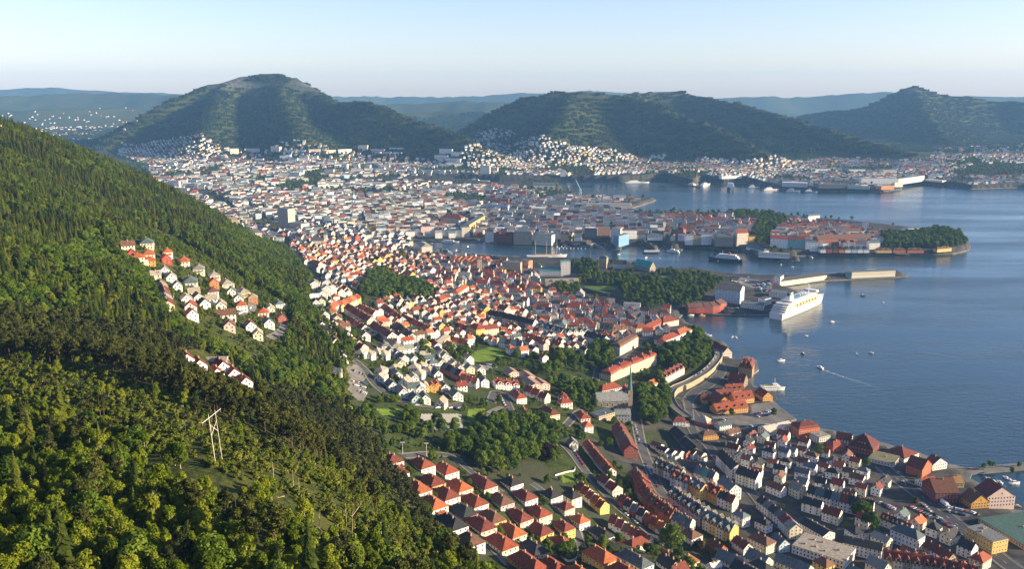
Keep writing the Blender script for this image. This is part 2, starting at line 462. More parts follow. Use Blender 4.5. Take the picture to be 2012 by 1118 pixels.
class MB:
    """collects polygons, builds one mesh"""
    def __init__(s):
        s.v = []; s.f = []; s.m = []
    def poly(s, pts, mi=0):
        n = len(s.v)
        s.v.extend(pts); s.f.append(tuple(range(n, n + len(pts)))); s.m.append(mi)
    def add(s, verts, faces, mi=0):
        n = len(s.v)
        s.v.extend(verts)
        for f in faces:
            s.f.append(tuple(i + n for i in f)); s.m.append(mi)
    def box(s, c, d, rz=0.0, mi=0, taper=1.0, bottom=True):
        """box standing on c (centre of its base), size d, top scaled by taper"""
        ca, sa = math.cos(rz), math.sin(rz)
        vs = []
        for k, q in ((0, 1.0), (1, taper)):
            for sx, sy in ((-.5, -.5), (.5, -.5), (.5, .5), (-.5, .5)):
                x, y = sx * d[0] * q, sy * d[1] * q
                vs.append((c[0] + x * ca - y * sa, c[1] + x * sa + y * ca, c[2] + k * d[2]))
        fs = [(4, 5, 6, 7), (0, 1, 5, 4), (1, 2, 6, 5), (2, 3, 7, 6), (3, 0, 4, 7)]
        if bottom: fs.append((3, 2, 1, 0))
        s.add(vs, fs, mi)
    def prism(s, poly, z0, z1, mi=0, cap=True):
        n = len(poly)
        vs = [(x, y, z0) for x, y in poly] + [(x, y, z1) for x, y in poly]
        fs = [(i, (i + 1) % n, n + (i + 1) % n, n + i) for i in range(n)]
        if cap:
            fs.append(tuple(range(n, 2 * n))); fs.append(tuple(range(n - 1, -1, -1)))
        s.add(vs, fs, mi)
    def extr_x(s, sec, x0, x1, mi=0):
        """cross-section (y,z) list extruded along x"""
        n = len(sec)
        vs = [(x0, y, z) for y, z in sec] + [(x1, y, z) for y, z in sec]
        fs = [(i, (i + 1) % n, n + (i + 1) % n, n + i) for i in range(n)]
        fs.append(tuple(range(n - 1, -1, -1))); fs.append(tuple(range(n, 2 * n)))
        s.add(vs, fs, mi)
    def tube(s, p0, p1, r0, r1=None, n=6, mi=0, cap=True):
        r1 = r0 if r1 is None else r1
        a = Vector(p0); b = Vector(p1); d = (b - a)
        if d.length < 1e-6: return
        d.normalize()
        u = d.orthogonal().normalized(); w = d.cross(u)
        vs = []
        for c, r in ((a, r0), (b, r1)):
            for k in range(n):
                t = 2 * math.pi * k / n
                vs.append(tuple(c + u * (r * math.cos(t)) + w * (r * math.sin(t))))
        fs = [(i, (i + 1) % n, n + (i + 1) % n, n + i) for i in range(n)]
        if cap:
            fs.append(tuple(range(n - 1, -1, -1))); fs.append(tuple(range(n, 2 * n)))
        s.add(vs, fs, mi)
    def mesh(s, name, *mats, smooth=False):
        me = bpy.data.meshes.new(name)
        me.from_pydata(s.v, [], s.f)
        for m in mats: me.materials.append(m)
        if len(mats) > 1:
            me.polygons.foreach_set('material_index', s.m)
        if smooth:
            me.polygons.foreach_set('use_smooth', [True] * len(s.f))
        return me
def np_mesh(name, V, F, mats, fcol=None, mi=None, smooth=False):
    """numpy mesh: V (n,3), F list of faces of mixed size"""
    me = bpy.data.meshes.new(name)
    me.from_pydata(V.tolist() if hasattr(V, 'tolist') else V, [], F.tolist() if hasattr(F, 'tolist') else F)
    for m in mats: me.materials.append(m)
    if mi is not None: me.polygons.foreach_set('material_index', mi)
    if fcol is not None:
        a = me.attributes.new('col', 'FLOAT_COLOR', 'FACE')
        a.data.foreach_set('color', np.asarray(fcol, np.float32).ravel())
    if smooth:
        me.polygons.foreach_set('use_smooth', [True] * len(me.polygons))
    return me

# ------------------------------------------------------------------ colours with the words that go into labels
WALLS = {'white': (0.80, 0.77, 0.71), 'cream': (0.74, 0.66, 0.50), 'pale grey': (0.56, 0.55, 0.52), 'yellow': (0.70, 0.47, 0.14), 'ochre': (0.58, 0.30, 0.055),
         'pink': (0.72, 0.54, 0.47), 'lilac': (0.50, 0.44, 0.47), 'brick red': (0.36, 0.10, 0.06), 'pale blue': (0.46, 0.56, 0.60), 'brown': (0.20, 0.10, 0.06),
         'red': (0.40, 0.055, 0.035), 'teal': (0.20, 0.40, 0.40), 'dark red': (0.17, 0.035, 0.028), 'orange': (0.58, 0.20, 0.07), 'tan': (0.42, 0.33, 0.22), 'dark grey': (0.12, 0.13, 0.14), 'blue': (0.16, 0.33, 0.52)}
ROOFS = {'red': (0.25, 0.057, 0.029), 'orange': (0.38, 0.105, 0.040), 'dark red': (0.17, 0.042, 0.030), 'black': (0.032, 0.032, 0.036), 'brown': (0.15, 0.075, 0.048),
         'slate': (0.105, 0.135, 0.145), 'grey': (0.22, 0.215, 0.20), 'green': (0.10, 0.28, 0.22), 'tan': (0.33, 0.29, 0.22), 'white': (0.72, 0.70, 0.66)}
def vary(c, a=0.10):
    k = 1 + rnd.uniform(-a, a)
    return tuple(min(0.85, max(0.01, x * k * (1 + rnd.uniform(-a, a) * 0.35))) for x in c)

# occupancy of the near ground, 4 m cells: 1 building, 2 road, 3 park/trees, 4 water
OS = 4.0
occ = np.zeros((int((GY1 - GY0) / OS) + 1, int((GX1 - GX0) / OS) + 1), np.uint8)
ocx = GX0 + OS * (np.arange(occ.shape[1]) + .5); ocy = GY0 + OS * (np.arange(occ.shape[0]) + .5)
OXm, OYm = np.meshgrid(ocx, ocy)
occ[_bil(near_sd, OXm, OYm, GX0, GY0, GS) < 6] = 4
def cells(x, y):
    i = ((np.asarray(x) - GX0) / OS).astype(int); j = ((np.asarray(y) - GY0) / OS).astype(int)
    ok = (i >= 0) & (j >= 0) & (i < occ.shape[1]) & (j < occ.shape[0])
    return j[ok], i[ok]
def rect_pts(cx, cy, rz, w, d, step=2.0):
    nx = max(2, int(w / step) + 1); ny = max(2, int(d / step) + 1)
    a, b = np.meshgrid(np.linspace(-w / 2, w / 2, nx), np.linspace(-d / 2, d / 2, ny))
    a = a.ravel(); b = b.ravel()
    return cx + a * math.cos(rz) - b * math.sin(rz), cy + a * math.sin(rz) + b * math.cos(rz)
def is_free(cx, cy, rz, w, d, shrink=0.86):
    j, i = cells(*rect_pts(cx, cy, rz, w * shrink, d * shrink))
    return not occ[j, i].any()
def mark(cx, cy, rz, w, d, v=1):
    j, i = cells(*rect_pts(cx, cy, rz, w, d))
    occ[j, i] = v
def poly_world(zone, pts, up=0.0):
    return np.array([loc_z(zone, x, y, up)[:2] for x, y in pts])
def mark_poly(poly, v):
    m = in_poly(OXm, OYm, poly)
    occ[m & (occ != 4) & (occ != 5)] = v

# ------------------------------------------------------------------ houses
def window_unit():
    b = MB()          # 1 x 1 opening in the xz plane, facing -y
    for c, d in (((-.5, -.03, -.5), (.1, .06, 1.0)), ((.5, -.03, -.5), (.1, .06, 1.0)), ((0, -.03, -.55), (1.1, .07, .1)), ((0, -.03, .45), (1.1, .07, .1))):
        b.box(c, d, mi=0)
    b.poly([(-.46, -.015, -.46), (.46, -.015, -.46), (.46, -.015, .46), (-.46, -.015, .46)], 1)
    return b.mesh('window', M_FRAME, M_GLASS)
ME_WINDOW = window_unit()
def unit_box(name, mat):
    b = MB(); b.box((0, 0, 0), (1, 1, 1)); return b.mesh(name, mat)
ME_CHIM = unit_box('chimney', M_BRICK)
ME_DOOR = unit_box('door', M_PAINT)
_b = MB(); _b.box((0, 0, 0), (.8, 1.2, .08)); ME_SKY = _b.mesh('skylight', M_GLASS)
def dormer_wall():
    b = MB(); b.extr_x([(-.5, 0), (.5, 0), (.5, .6), (0, 1.0), (-.5, .6)], -1.0, 0.0)
    b.poly([(.015, -.26, .16), (.015, .26, .16), (.015, .26, .62), (.015, -.26, .62)], 1)
    return b.mesh('dormer', M_WALL, M_GLASS)
def dormer_roof():
    b = MB(); b.extr_x([(-.6, .5), (-.6, .58), (0, 1.12), (.6, .58), (.6, .5), (0, 1.02)], -1.0, 0.12)
    return b.mesh('dormer_roof', M_ROOF)
ME_DORM, ME_DORMR = dormer_wall(), dormer_roof()

def wall_roof(w, d, h, roof, rh, base=-4.0):
    """wall and roof builders in local coordinates: x long side, ridge along x"""
    W, Q = MB(), MB()
    o = 0.45
    if roof in ('gable',):
        W.extr_x([(-d / 2, base), (d / 2, base), (d / 2, h), (0, h + rh - 0.25), (-d / 2, h)], -w / 2, w / 2)
        k = rh / (d / 2)
        Q.extr_x([(-d / 2 - o, h - o * k), (-d / 2 - o, h - o * k + .28), (0, h + rh + .1), (d / 2 + o, h - o * k + .28), (d / 2 + o, h - o * k), (0, h + rh - .2)], -w / 2 - .35, w / 2 + .35)
    elif roof == 'hip':
        W.box((0, 0, base), (w, d, h - base))
        rl = max(0.4, (w - d * 0.85) / 2) if w >= d else 0.4
        A = [(-w / 2 - o, -d / 2 - o, h + .02), (w / 2 + o, -d / 2 - o, h + .02), (w / 2 + o, d / 2 + o, h + .02), (-w / 2 - o, d / 2 + o, h + .02)]
        B = [(x, y, z + .2) for x, y, z in A]
        Q.add(A + B + [(-rl, 0, h + rh), (rl, 0, h + rh)],
              [(3, 2, 1, 0), (0, 1, 5, 4), (1, 2, 6, 5), (2, 3, 7, 6), (3, 0, 4, 7), (4, 5, 9, 8), (6, 7, 8, 9), (5, 6, 9), (7, 4, 8)])
    elif roof == 'mansard':
        W.box((0, 0, base), (w, d, h - base))
        i = min(d * .16, 1.6)
        a = [(-w / 2 - .3, -d / 2 - .3), (w / 2 + .3, -d / 2 - .3), (w / 2 + .3, d / 2 + .3), (-w / 2 - .3, d / 2 + .3)]
        b = [(-w / 2 + i, -d / 2 + i), (w / 2 - i, -d / 2 + i), (w / 2 - i, d / 2 - i), (-w / 2 + i, d / 2 - i)]
        rl = max(0.4, (w - d * .9) / 2)
        v = [(x, y, h + .02) for x, y in a] + [(x, y, h + rh * .6) for x, y in b] + [(-rl, 0, h + rh), (rl, 0, h + rh)]
        Q.add(v, [(3, 2, 1, 0), (0, 1, 5, 4), (1, 2, 6, 5), (2, 3, 7, 6), (3, 0, 4, 7), (4, 5, 9, 8), (6, 7, 8, 9), (5, 6, 9), (7, 4, 8)])
    else:           # flat with parapet
        W.box((0, 0, base), (w, d, h - base))
        Q.box((0, 0, h + .02), (w + .3, d + .3, .35))
        Q.box((0, 0, h + .37), (w - .6, d - .6, .06))
    return W, Q
def window_spots(w, d, h, roof, rh, sx=2.7, fl=3.0, sides=(0, 1, 2, 3), ww=1.05, wh=1.45):
    """(x, y, z, rz, sx, sz) of the openings on the four walls"""
    out = []
    nf = max(1, int(round((h - .4) / fl)))
    for s in sides:
        L = w if s in (0, 2) else d
        n = max(1, int((L - 1.2) / sx))
        for f in range(nf):
            z = .3 + (f + .55) * (h - .3) / nf
            for k in range(n):
                t = (k + .5) / n * (L - .8) - (L - .8) / 2
                if s == 0: out.append((t, -d / 2, z, 0.0))
                elif s == 2: out.append((t, d / 2, z, math.pi))
                elif s == 1: out.append((w / 2, t, z, math.pi / 2))
                else: out.append((-w / 2, t, z, -math.pi / 2))
        if roof == 'gable' and s in (1, 3) and rh > 2.4:
            out.append(((w / 2) * (1 if s == 1 else -1), 0, h + rh * .3, math.pi / 2 * (1 if s == 1 else -1)))
    return [(x, y, z, r, ww, min(wh, h / nf * .55)) for x, y, z, r in out]

# far and uncountable houses go into shared buffers
class Buf:
    def __init__(s):
        s.V = []; s.F = []; s.C = []; s.M = []; s.n = 0
    def put(s, pts, faces, cols, mi=0):
        n = len(s.V)
        s.V.extend(pts)
        for f, c in zip(faces, cols):
            s.F.append(tuple(i + n for i in f)); s.C.append((*c, 1)); s.M.append(mi)
    def build(s, name, label, cat):
        me = np_mesh(name, s.V, s.F, [M_FAR, M_GLASS], s.C, s.M)
        o = obj(name, me)
        return tag(o, label, cat, kind='stuff')
BUF = {'house': Buf(), 'town_building': Buf()}
def put_far(buf, cx, cy, z, rz, w, d, h, roof, rh, wc, rc, win=True, chim=True):
    W, Q = wall_roof(w, d, h, roof, rh, -6.0)
    ca, sa = math.cos(rz), math.sin(rz)
    def T(v): return [(cx + x * ca - y * sa, cy + x * sa + y * ca, z + q) for x, y, q in v]
    buf.put(T(W.v), W.f, [wc] * len(W.f))
    if chim and roof != 'flat':
        Q2 = MB(); t = rnd.uniform(-.3, .3) * w
        Q2.box((t, rnd.choice((-.6, .6)), h + rh * .5), (.9, .8, rh * .5 + 1.3))
        buf.put(T(Q2.v), Q2.f[:5], [(.45, .33, .26)] * 5)
    buf.put(T(Q.v), Q.f, [rc] * len(Q.f))
    if win:
        hw = []
        for x, y, q, r, a, b in window_spots(w, d, h, roof, rh, 3.0 if win is True else win, 3.1):
            cr, sr = math.cos(r), math.sin(r)
            def L(i, k): # local window plane, facing -y before turning
                lx, ly = i * a / 2, -.05
                return (x + lx * cr - ly * sr, y + lx * sr + ly * cr, q + k * b / 2)
            hw += [L(-1, -1), L(1, -1), L(1, 1), L(-1, 1)]
        buf.put(T(hw), [(k, k + 1, k + 2, k + 3) for k in range(0, len(hw), 4)], [(.03, .03, .04)] * (len(hw) // 4), 1)
    buf.n += 1

def house(cx, cy, rz, w, d, h, roof='gable', rh=None, wall='white', rcol='red', name='house', label=None, cat='house', group=None, detail=1,
          z=None, chim=1, dorm=0, fl=3.0, sx=2.7, wmat=None, place='', wcol=None, roofc=None, gables=0, kindword=None, door=True, mk=True, sides=(0, 1, 2, 3)):
    """one house with its own parts. detail 2: every window a part; 1: windows joined"""
    if rh is None: rh = d * .36
    if z is None:
        xs, ys = rect_pts(cx, cy, rz, w, d, 6)
        g = ground(xs, ys)
        z = float(g.min() * .6 + g.mean() * .4)
    wc = vary(WALLS[wall], .07) if wcol is None else wcol
    rc = vary(ROOFS[rcol], .14) if roofc is None else roofc
    if label is None:
        rw = {'gable': 'gabled', 'hip': 'hipped', 'mansard': 'mansard', 'flat': 'flat'}[roof]
        label = f"{wall} {kindword or 'house'}, {rcol} {rw} roof, {place}".strip()
    root = thing(name, label, cat, (cx, cy, z), rz, group)
    W, Q = wall_roof(w, d, h, roof, rh)
    obj('wall', W.mesh('wall', wmat or M_WALL), root, wc)
    ro = obj('roof', Q.mesh('roof', M_ROOF), root, rc)
    if roof != 'flat':
        for k in range(chim):
            t = (k + .5) / chim - .5 + rnd.uniform(-.06, .06)
            t *= (w - d * .5) if roof != 'gable' else w * .8
            y = rnd.choice((-1, 1)) * d * .07
            obj('chimney', ME_CHIM, ro, loc=(t, y, h + rh * .6), scale=(.8, .7, rh * .4 + 1.1))
    else:
        for k in range(chim):
            obj('roof_vent', ME_CHIM, ro, loc=(rnd.uniform(-.35, .35) * w, rnd.uniform(-.3, .3) * d, h + .42), scale=(1.6, 1.2, 1.1))
    for s in (-1, 1):
        for k in range(dorm):
            t = ((k + .5) / dorm - .5) * (w - (d * .6 if roof != 'gable' else 1.5))
            dw, dh = 1.7, min(2.0, rh * .55)
            zz = h + rh * .22
            y = s * (d / 2) * (1 - .22) - s * .15
            dd = obj('dormer', ME_DORM, root, wc, (t, y + s * .4, zz), s * math.pi / 2, (min(2.6, d * .3), dw, dh))
            obj('dormer_roof', ME_DORMR, dd, rc)
        for k in range(gables):
            t = ((k + .5) / gables - .5) * w * .94
            gw = min(5.0, w / gables * .62)
            dd = obj('gable', ME_DORM, root, wc, (t, s * (d / 2 + .12), h - .6), s * math.pi / 2, (d * .45, gw, rh * .82))
            obj('gable_roof', ME_DORMR, dd, rc)
    if cy < 900 and name == 'house' and roof in ('gable', 'hip'):
        q = rnd.random()
        if q < .55:                       # a lower wing or porch against one end or side
            ww, wd_, wh = rnd.uniform(2.2, 4.2), d * rnd.uniform(.4, .75), h * rnd.uniform(.42, .62)
            side = rnd.choice((1, 1, -1))
            wg = MB(); wg.box((side * (w / 2 + ww / 2 - .1), rnd.uniform(-.1, .1) * d, -3), (ww, wd_, wh + 3))
            wo = obj('wing', wg.mesh('wing', M_WALL), root, wc)
            px_, py_ = side * (w / 2 + ww / 2), 0
            wr_ = MB()
            hw = wd_ / 2 + .35
            wr_.add([(side * (w / 2 - .05), -hw, wh + 1.0), (side * (w / 2 + ww + .3), -hw, wh + .02), (side * (w / 2 + ww + .3), hw, wh + .02), (side * (w / 2 - .05), hw, wh + 1.0),
                     (side * (w / 2 - .05), -hw, wh + 1.2), (side * (w / 2 + ww + .3), -hw, wh + .2), (side * (w / 2 + ww + .3), hw, wh + .2), (side * (w / 2 - .05), hw, wh + 1.2)],
                    [(0, 1, 2, 3), (7, 6, 5, 4), (0, 4, 5, 1), (1, 5, 6, 2), (2, 6, 7, 3)])
            obj('wing_roof', wr_.mesh('wing_roof', M_ROOF), wo, rc)
        if roof == 'gable' or w > 13:
            for k in range(rnd.randint(0, 3)):     # skylights lying on the slopes
                sd_ = rnd.choice((-1, 1)); tt = rnd.uniform(.3, .7); xx = rnd.uniform(-.3, .3) * (w - (d if roof == 'hip' else 0))
                sl = math.atan2(rh, d / 2 + .45)
                o_ = obj('skylight', ME_SKY, ro, loc=(xx, sd_ * (d / 2) * (1 - tt), h + rh * tt + .22))
                o_.rotation_euler = (-sd_ * sl, 0, 0)
    spots = window_spots(w, d, h, roof, rh, sx, fl, sides)
    if cy > 690: detail = 1
    if detail == 2:
        for x, y, q, r, a, b in spots:
            obj('window', ME_WINDOW, root, loc=(x, y, q), rz=r, scale=(a, 1, b))
    else:
        G = MB()
        for x, y, q, r, a, b in spots:
            cr, sr = math.cos(r), math.sin(r)
            def L(i, k, ly, e): 
                lx = i * (a / 2 + e)
                return (x + lx * cr - ly * sr, y + lx * sr + ly * cr, q + k * (b / 2 + e))
            G.poly([L(-1, -1, -.03, .12), L(1, -1, -.03, .12), L(1, 1, -.03, .12), L(-1, 1, -.03, .12)], 0)
            G.poly([L(-1, -1, -.06, 0), L(1, -1, -.06, 0), L(1, 1, -.06, 0), L(-1, 1, -.06, 0)], 1)
        if spots:
            tag(obj('glazing', G.mesh('glazing', M_FRAME, M_GLASS), root), kind='stuff')
    if door:
        obj('door', ME_DOOR, root, vary((.16, .09, .05), .4), (w * .5 + .02, rnd.uniform(-.2, .2) * d, .05), math.pi / 2, (1.1, .14, 2.2))
    if mk: mark(cx, cy, rz, w + 1.5, d + 1.5)
    return root

def facade(zone, ax, ay, bx, by, topy, depth, over=0.0, minh=3.0):
    """place of a building from the foot of its visible front (two points on the ground) and the eaves line above the first"""
    A = loc_z(zone, ax, ay); B = loc_z(zone, bx, by)
    ua, va = zp(zone, ax, topy)
    ang = math.atan2(B[1] - A[1], B[0] - A[0])
    w = math.hypot(B[0] - A[0], B[1] - A[1])
    # height that puts the eaves at topy above A
    f0 = A[1] * CP - (A[2] - CAM_H) * SP
    q = (559 - va) / FOC
    # (y SP + (z-H) CP) = q (y CP - (z-H) SP)
    zz = CAM_H + (q * A[1] * CP - A[1] * SP) / (CP + q * SP)
    h = max(minh, zz - A[2])
    nx, ny = -math.sin(ang), math.cos(ang)
    if nx * A[0] + ny * A[1] < 0:
        nx, ny = -nx, -ny
    cx = (A[0] + B[0]) / 2 + nx * (depth / 2 + over); cy = (A[1] + B[1]) / 2 + ny * (depth / 2 + over)
    return cx, cy, ang, w, depth, h, min(A[2], B[2])

# ------------------------------------------------------------------ the setting: ground, hills, quay, sea
def forest_mask(x, y):
    """1 where the wooded hillside is"""
    h = ground(x, y)
    u, v, f = px_of(x, y, h)
    m = (h > 112 + 10 * (fbm(x, y, 60, 2) - .5)) & (y < 2300)
    spur = np.array([(440, 425), (560, 488), (612, 545), (606, 600), (640, 640), (640, 700), (560, 690), (520, 560), (400, 480)])
    m |= in_poly(u, v, spur) & (y < 1750) & (h > 20) & (h < 170)
    return m
def ground_mesh(name, X, Y, Z, keep, S, zone):
    ny, nx = X.shape
    idx = np.arange(nx * ny).reshape(ny, nx)
    F = np.stack([idx[:-1, :-1], idx[:-1, 1:], idx[1:, 1:], idx[1:, :-1]], -1).reshape(-1, 4)
    F = F[keep.reshape(-1)]
    me = bpy.data.meshes.new(name)
    V = np.stack([X, Y, Z], -1).reshape(-1, 3)
    me.vertices.add(len(V)); me.vertices.foreach_set('co', V.astype(np.float32).ravel())
    me.loops.add(F.size); me.loops.foreach_set('vertex_index', F.ravel().astype(np.int32))
    me.polygons.add(len(F)); me.polygons.foreach_set('loop_start', np.arange(0, F.size, 4, dtype=np.int32))
    me.polygons.foreach_set('use_smooth', np.ones(len(F), bool))
    me.update(); me.validate()
    a = me.attributes.new('zone', 'FLOAT_COLOR', 'POINT')
    a.data.foreach_set('color', zone.reshape(-1, 4).astype(np.float32).ravel())
    return me
fm = forest_mask(GXm, GYm)
town_w = np.clip(1 - sstep(500, 1500, GYm) * .0, 0, 1)
green = np.clip(sstep(.36, .56, fbm(GXm, GYm, 70, 3)) * (1 - .75 * sstep(900, 1500, GYm)) * sstep(8, 20, near_land) + .6 * sstep(24, 48, near_land) * (1 - .5 * sstep(800, 1200, GYm)), 0, 1)
zone = np.zeros(GXm.shape + (4,))
zone[..., 0] = green                       # gardens
zone[..., 1] = fm                          # forest floor
zone[..., 3] = 1
keep = ~((near_z[:-1, :-1] < 0) & (near_z[1:, 1:] < 0) & (near_z[1:, :-1] < 0) & (near_z[:-1, 1:] < 0))
def ground_mat():
    m, nt, b = new_mat('ground_cover')
    p = geo_pos(nt)
    at = node(nt, 'ShaderNodeAttribute', attribute_name='zone')
    sep = nt.nodes.new('ShaderNodeSeparateColor'); nt.links.new(at.outputs['Color'], sep.inputs[0])
    n1 = noise_node(nt, .06, 6, .6, p); n2 = noise_node(nt, .5, 5, .65, p); n3 = noise_node(nt, .02, 4, .5, p)
    paved = ramp(nt, n1.outputs['Fac'], [(.3, (.035, .034, .034)), (.5, (.065, .062, .058)), (.7, (.12, .11, .098))])
    grass = ramp(nt, n2.outputs['Fac'], [(.3, (.018, .032, .008)), (.5, (.040, .066, .013)), (.62, (.075, .088, .026)), (.78, (.10, .13, .030))])
    grass = mixc(nt, ramp(nt, n1.outputs['Fac'], [(.42, (0, 0, 0)), (.58, (1, 1, 1))]), grass, mixc(nt, n2.outputs['Fac'], (.012, .022, .006), (.055, .060, .020)))
    floor = ramp(nt, n2.outputs['Fac'], [(.3, (.016, .022, .008)), (.5, (.040, .052, .014)), (.72, (.095, .105, .028))])
    dry = ramp(nt, n1.outputs['Fac'], [(.48, (0, 0, 0)), (.66, (1, 1, 1))])
    floor = mixc(nt, dry, floor, (.075, .078, .022))
    rock = ramp(nt, n1.outputs['Fac'], [(.35, (.05, .055, .045)), (.65, (.17, .165, .16))])
    fedge = ramp(nt, n1.outputs['Fac'], [(.40, (0, 0, 0)), (.60, (1, 1, 1))])
    mg = nt.nodes.new('ShaderNodeMath'); mg.operation = 'ADD'; nt.links.new(sep.outputs[0], mg.inputs[0])
    ms = nt.nodes.new('ShaderNodeMath'); ms.operation = 'MULTIPLY_ADD'; nt.links.new(n1.outputs['Fac'], ms.inputs[0]); ms.inputs[1].default_value = 1.6; ms.inputs[2].default_value = -.85
    nt.links.new(ms.outputs[0], mg.inputs[1])
    cl = nt.nodes.new('ShaderNodeClamp'); nt.links.new(mg.outputs[0], cl.inputs[0])
    c = mixc(nt, cl.outputs[0], paved, grass)
    c = mixc(nt, sep.outputs[1], c, floor)
    c = mixc(nt, sep.outputs[2], c, rock)
    nt.links.new(c, b.inputs['Base Color'])
    b.inputs['Roughness'].default_value = .95
    b.inputs['Specular IOR Level'].default_value = .05
    bump(nt, b, n2.outputs['Fac'], .6, .8)
    return m
M_GROUND = ground_mat()
me = ground_mesh('ground', GXm, GYm, near_z, keep, GS, zone); me.materials.append(M_GROUND)
tag(obj('ground', me), kind='structure')

fz = np.zeros(FXm.shape + (4,)); fz[..., 3] = 1
wood = sstep(46, 80, far_land + 26 * (fbm(FXm, FYm, 500, 3) - .5))
wood = np.maximum(wood, .75 * sstep(.42, .6, fbm(FXm, FYm, 420, 3)) * sstep(4300, 6500, FYm))
wood = np.maximum(wood, .95 * sstep(4600, 5000, FYm) * sstep(.30, .42, fbm(FXm, FYm, 300, 3)))
fz[..., 1] = wood
fz[..., 0] = sstep(.35, .6, fbm(FXm, FYm, 240, 3)) * .8 + .2 * sstep(3200, 4300, FYm)
ridge = sstep(300, 420, far_land) * sstep(.40, .62, fbm(FXm, FYm, 150, 4)) * ((FYm > 4400) & (FYm < 7600))
fz[..., 2] = np.clip(ridge * .9, 0, 1)
insn = (FXm > GX0 + 2) & (FXm < GX1 - 2) & (FYm > GY0 + 2) & (FYm < GY1 - 2)
keepf = ~(insn[:-1, :-1] & insn[1:, 1:] & insn[1:, :-1] & insn[:-1, 1:])
keepf &= ~((far_z[:-1, :-1] < 0) & (far_z[1:, 1:] < 0) & (far_z[1:, :-1] < 0) & (far_z[:-1, 1:] < 0))
fzz = np.where((FXm > GX0) & (FXm < GX1) & (FYm > GY0) & (FYm < GY1), far_z - 1.5, far_z)
me = ground_mesh('hills', FXm, FYm, fzz, keepf, FS, fz); me.materials.append(M_GROUND)
tag(obj('hills', me), kind='structure')

q = MB(); q.prism([tuple(p) for p in land_poly], -3.0, 2.0)
tag(obj('quay', q.mesh('quay', M_QUAY)), kind='structure')

def water_mat():
    m, nt, b = new_mat('sea_water')
    p = geo_pos(nt)
    mp = node(nt, 'ShaderNodeMapping'); mp.inputs['Rotation'].default_value = (0, 0, R(-28)); mp.inputs['Scale'].default_value = (1.0, 2.6, 1)
    nt.links.new(p, mp.inputs['Vector'])
    n1 = noise_node(nt, .055, 5, .62, mp.outputs[0]); n2 = noise_node(nt, .16, 3, .55, mp.outputs[0]); n3 = noise_node(nt, .004, 3, .5, p)
    mx = nt.nodes.new('ShaderNodeMath'); mx.operation = 'MULTIPLY_ADD'
    nt.links.new(n2.outputs['Fac'], mx.inputs[0]); mx.inputs[1].default_value = .35; nt.links.new(n1.outputs['Fac'], mx.inputs[2])
    bump(nt, b, mx.outputs[0], .18, 5.0)
    c = ramp(nt, n3.outputs['Fac'], [(.3, (.010, .032, .046)), (.7, (.017, .046, .060))])
    nt.links.new(c, b.inputs['Base Color'])
    mp2 = node(nt, 'ShaderNodeMapping'); mp2.inputs['Rotation'].default_value = (0, 0, R(24)); mp2.inputs['Scale'].default_value = (.35, 2.2, 1)
    nt.links.new(p, mp2.inputs['Vector'])
    n4 = noise_node(nt, .0035, 6, .62, mp2.outputs[0])
    rr_ = ramp(nt, n4.outputs['Fac'], [(.38, (.05, .05, .05)), (.62, (.24, .24, .24))])
    nt.links.new(rr_, b.inputs['Roughness'])
    bs = nt.nodes.new('ShaderNodeMapRange'); nt.links.new(n4.outputs['Fac'], bs.inputs['Value'])
    for nm_, v_ in (('From Min', .36), ('From Max', .64), ('To Min', .05), ('To Max', .26)): bs.inputs[nm_].default_value = v_
    bn = [n for n in nt.nodes if n.type == 'BUMP'][0]
    nt.links.new(bs.outputs[0], bn.inputs['Strength'])
    b.inputs['IOR'].default_value = 1.33
    b.inputs['Specular IOR Level'].default_value = .8
    return m
M_WATER = water_mat()
s = MB(); s.poly([(-8700, -370, 0), (8700, -370, 0), (8700, 15600, 0), (-8700, 15600, 0)])
tag(obj('sea', s.mesh('sea', M_WATER)), kind='structure')

# ------------------------------------------------------------------ roads and open patches laid on the ground
def spline(P, step):
    P = np.asarray(P, float)
    out = []
    n = len(P)
    for k in range(n - 1):
        p0 = P[max(0, k - 1)]; p1 = P[k]; p2 = P[k + 1]; p3 = P[min(n - 1, k + 2)]
        m = max(2, int(np.linalg.norm(p2 - p1) / step))
        for t in np.linspace(0, 1, m, endpoint=False):
            out.append(.5 * ((2 * p1) + (p2 - p0) * t + (2 * p0 - 5 * p1 + 4 * p2 - p3) * t * t + (3 * p1 - p0 - 3 * p2 + p3) * t ** 3))
    out.append(P[-1])
    return np.array(out)
def strip(C, half, lift, off=0.0):
    T = np.gradient(C, axis=0); T /= np.linalg.norm(T, axis=1)[:, None] + 1e-9
    N = np.c_[-T[:, 1], T[:, 0]]
    rows = []
    for k in np.linspace(-1, 1, 5):
        p = C + N * (off + half * k)
        rows.append(np.c_[p, ground(p[:, 0], p[:, 1]) + lift])
    return np.stack(rows, 1)          # (n,5,3)
def smooth_z(Rw, k=5):
    z = Rw[:, :, 2].max(1)
    zz = np.convolve(np.pad(z, k, mode='edge'), np.ones(2 * k + 1) / (2 * k + 1), 'valid')
    return zz
def ribbon_mesh(name, Rw, mat):
    n, m, _ = Rw.shape
    idx = np.arange(n * m).reshape(n, m)
    F = np.stack([idx[:-1, :-1], idx[1:, :-1], idx[1:, 1:], idx[:-1, 1:]], -1).reshape(-1, 4)
    return np_mesh(name, Rw.reshape(-1, 3), F, [mat], smooth=True)
ROADS = []
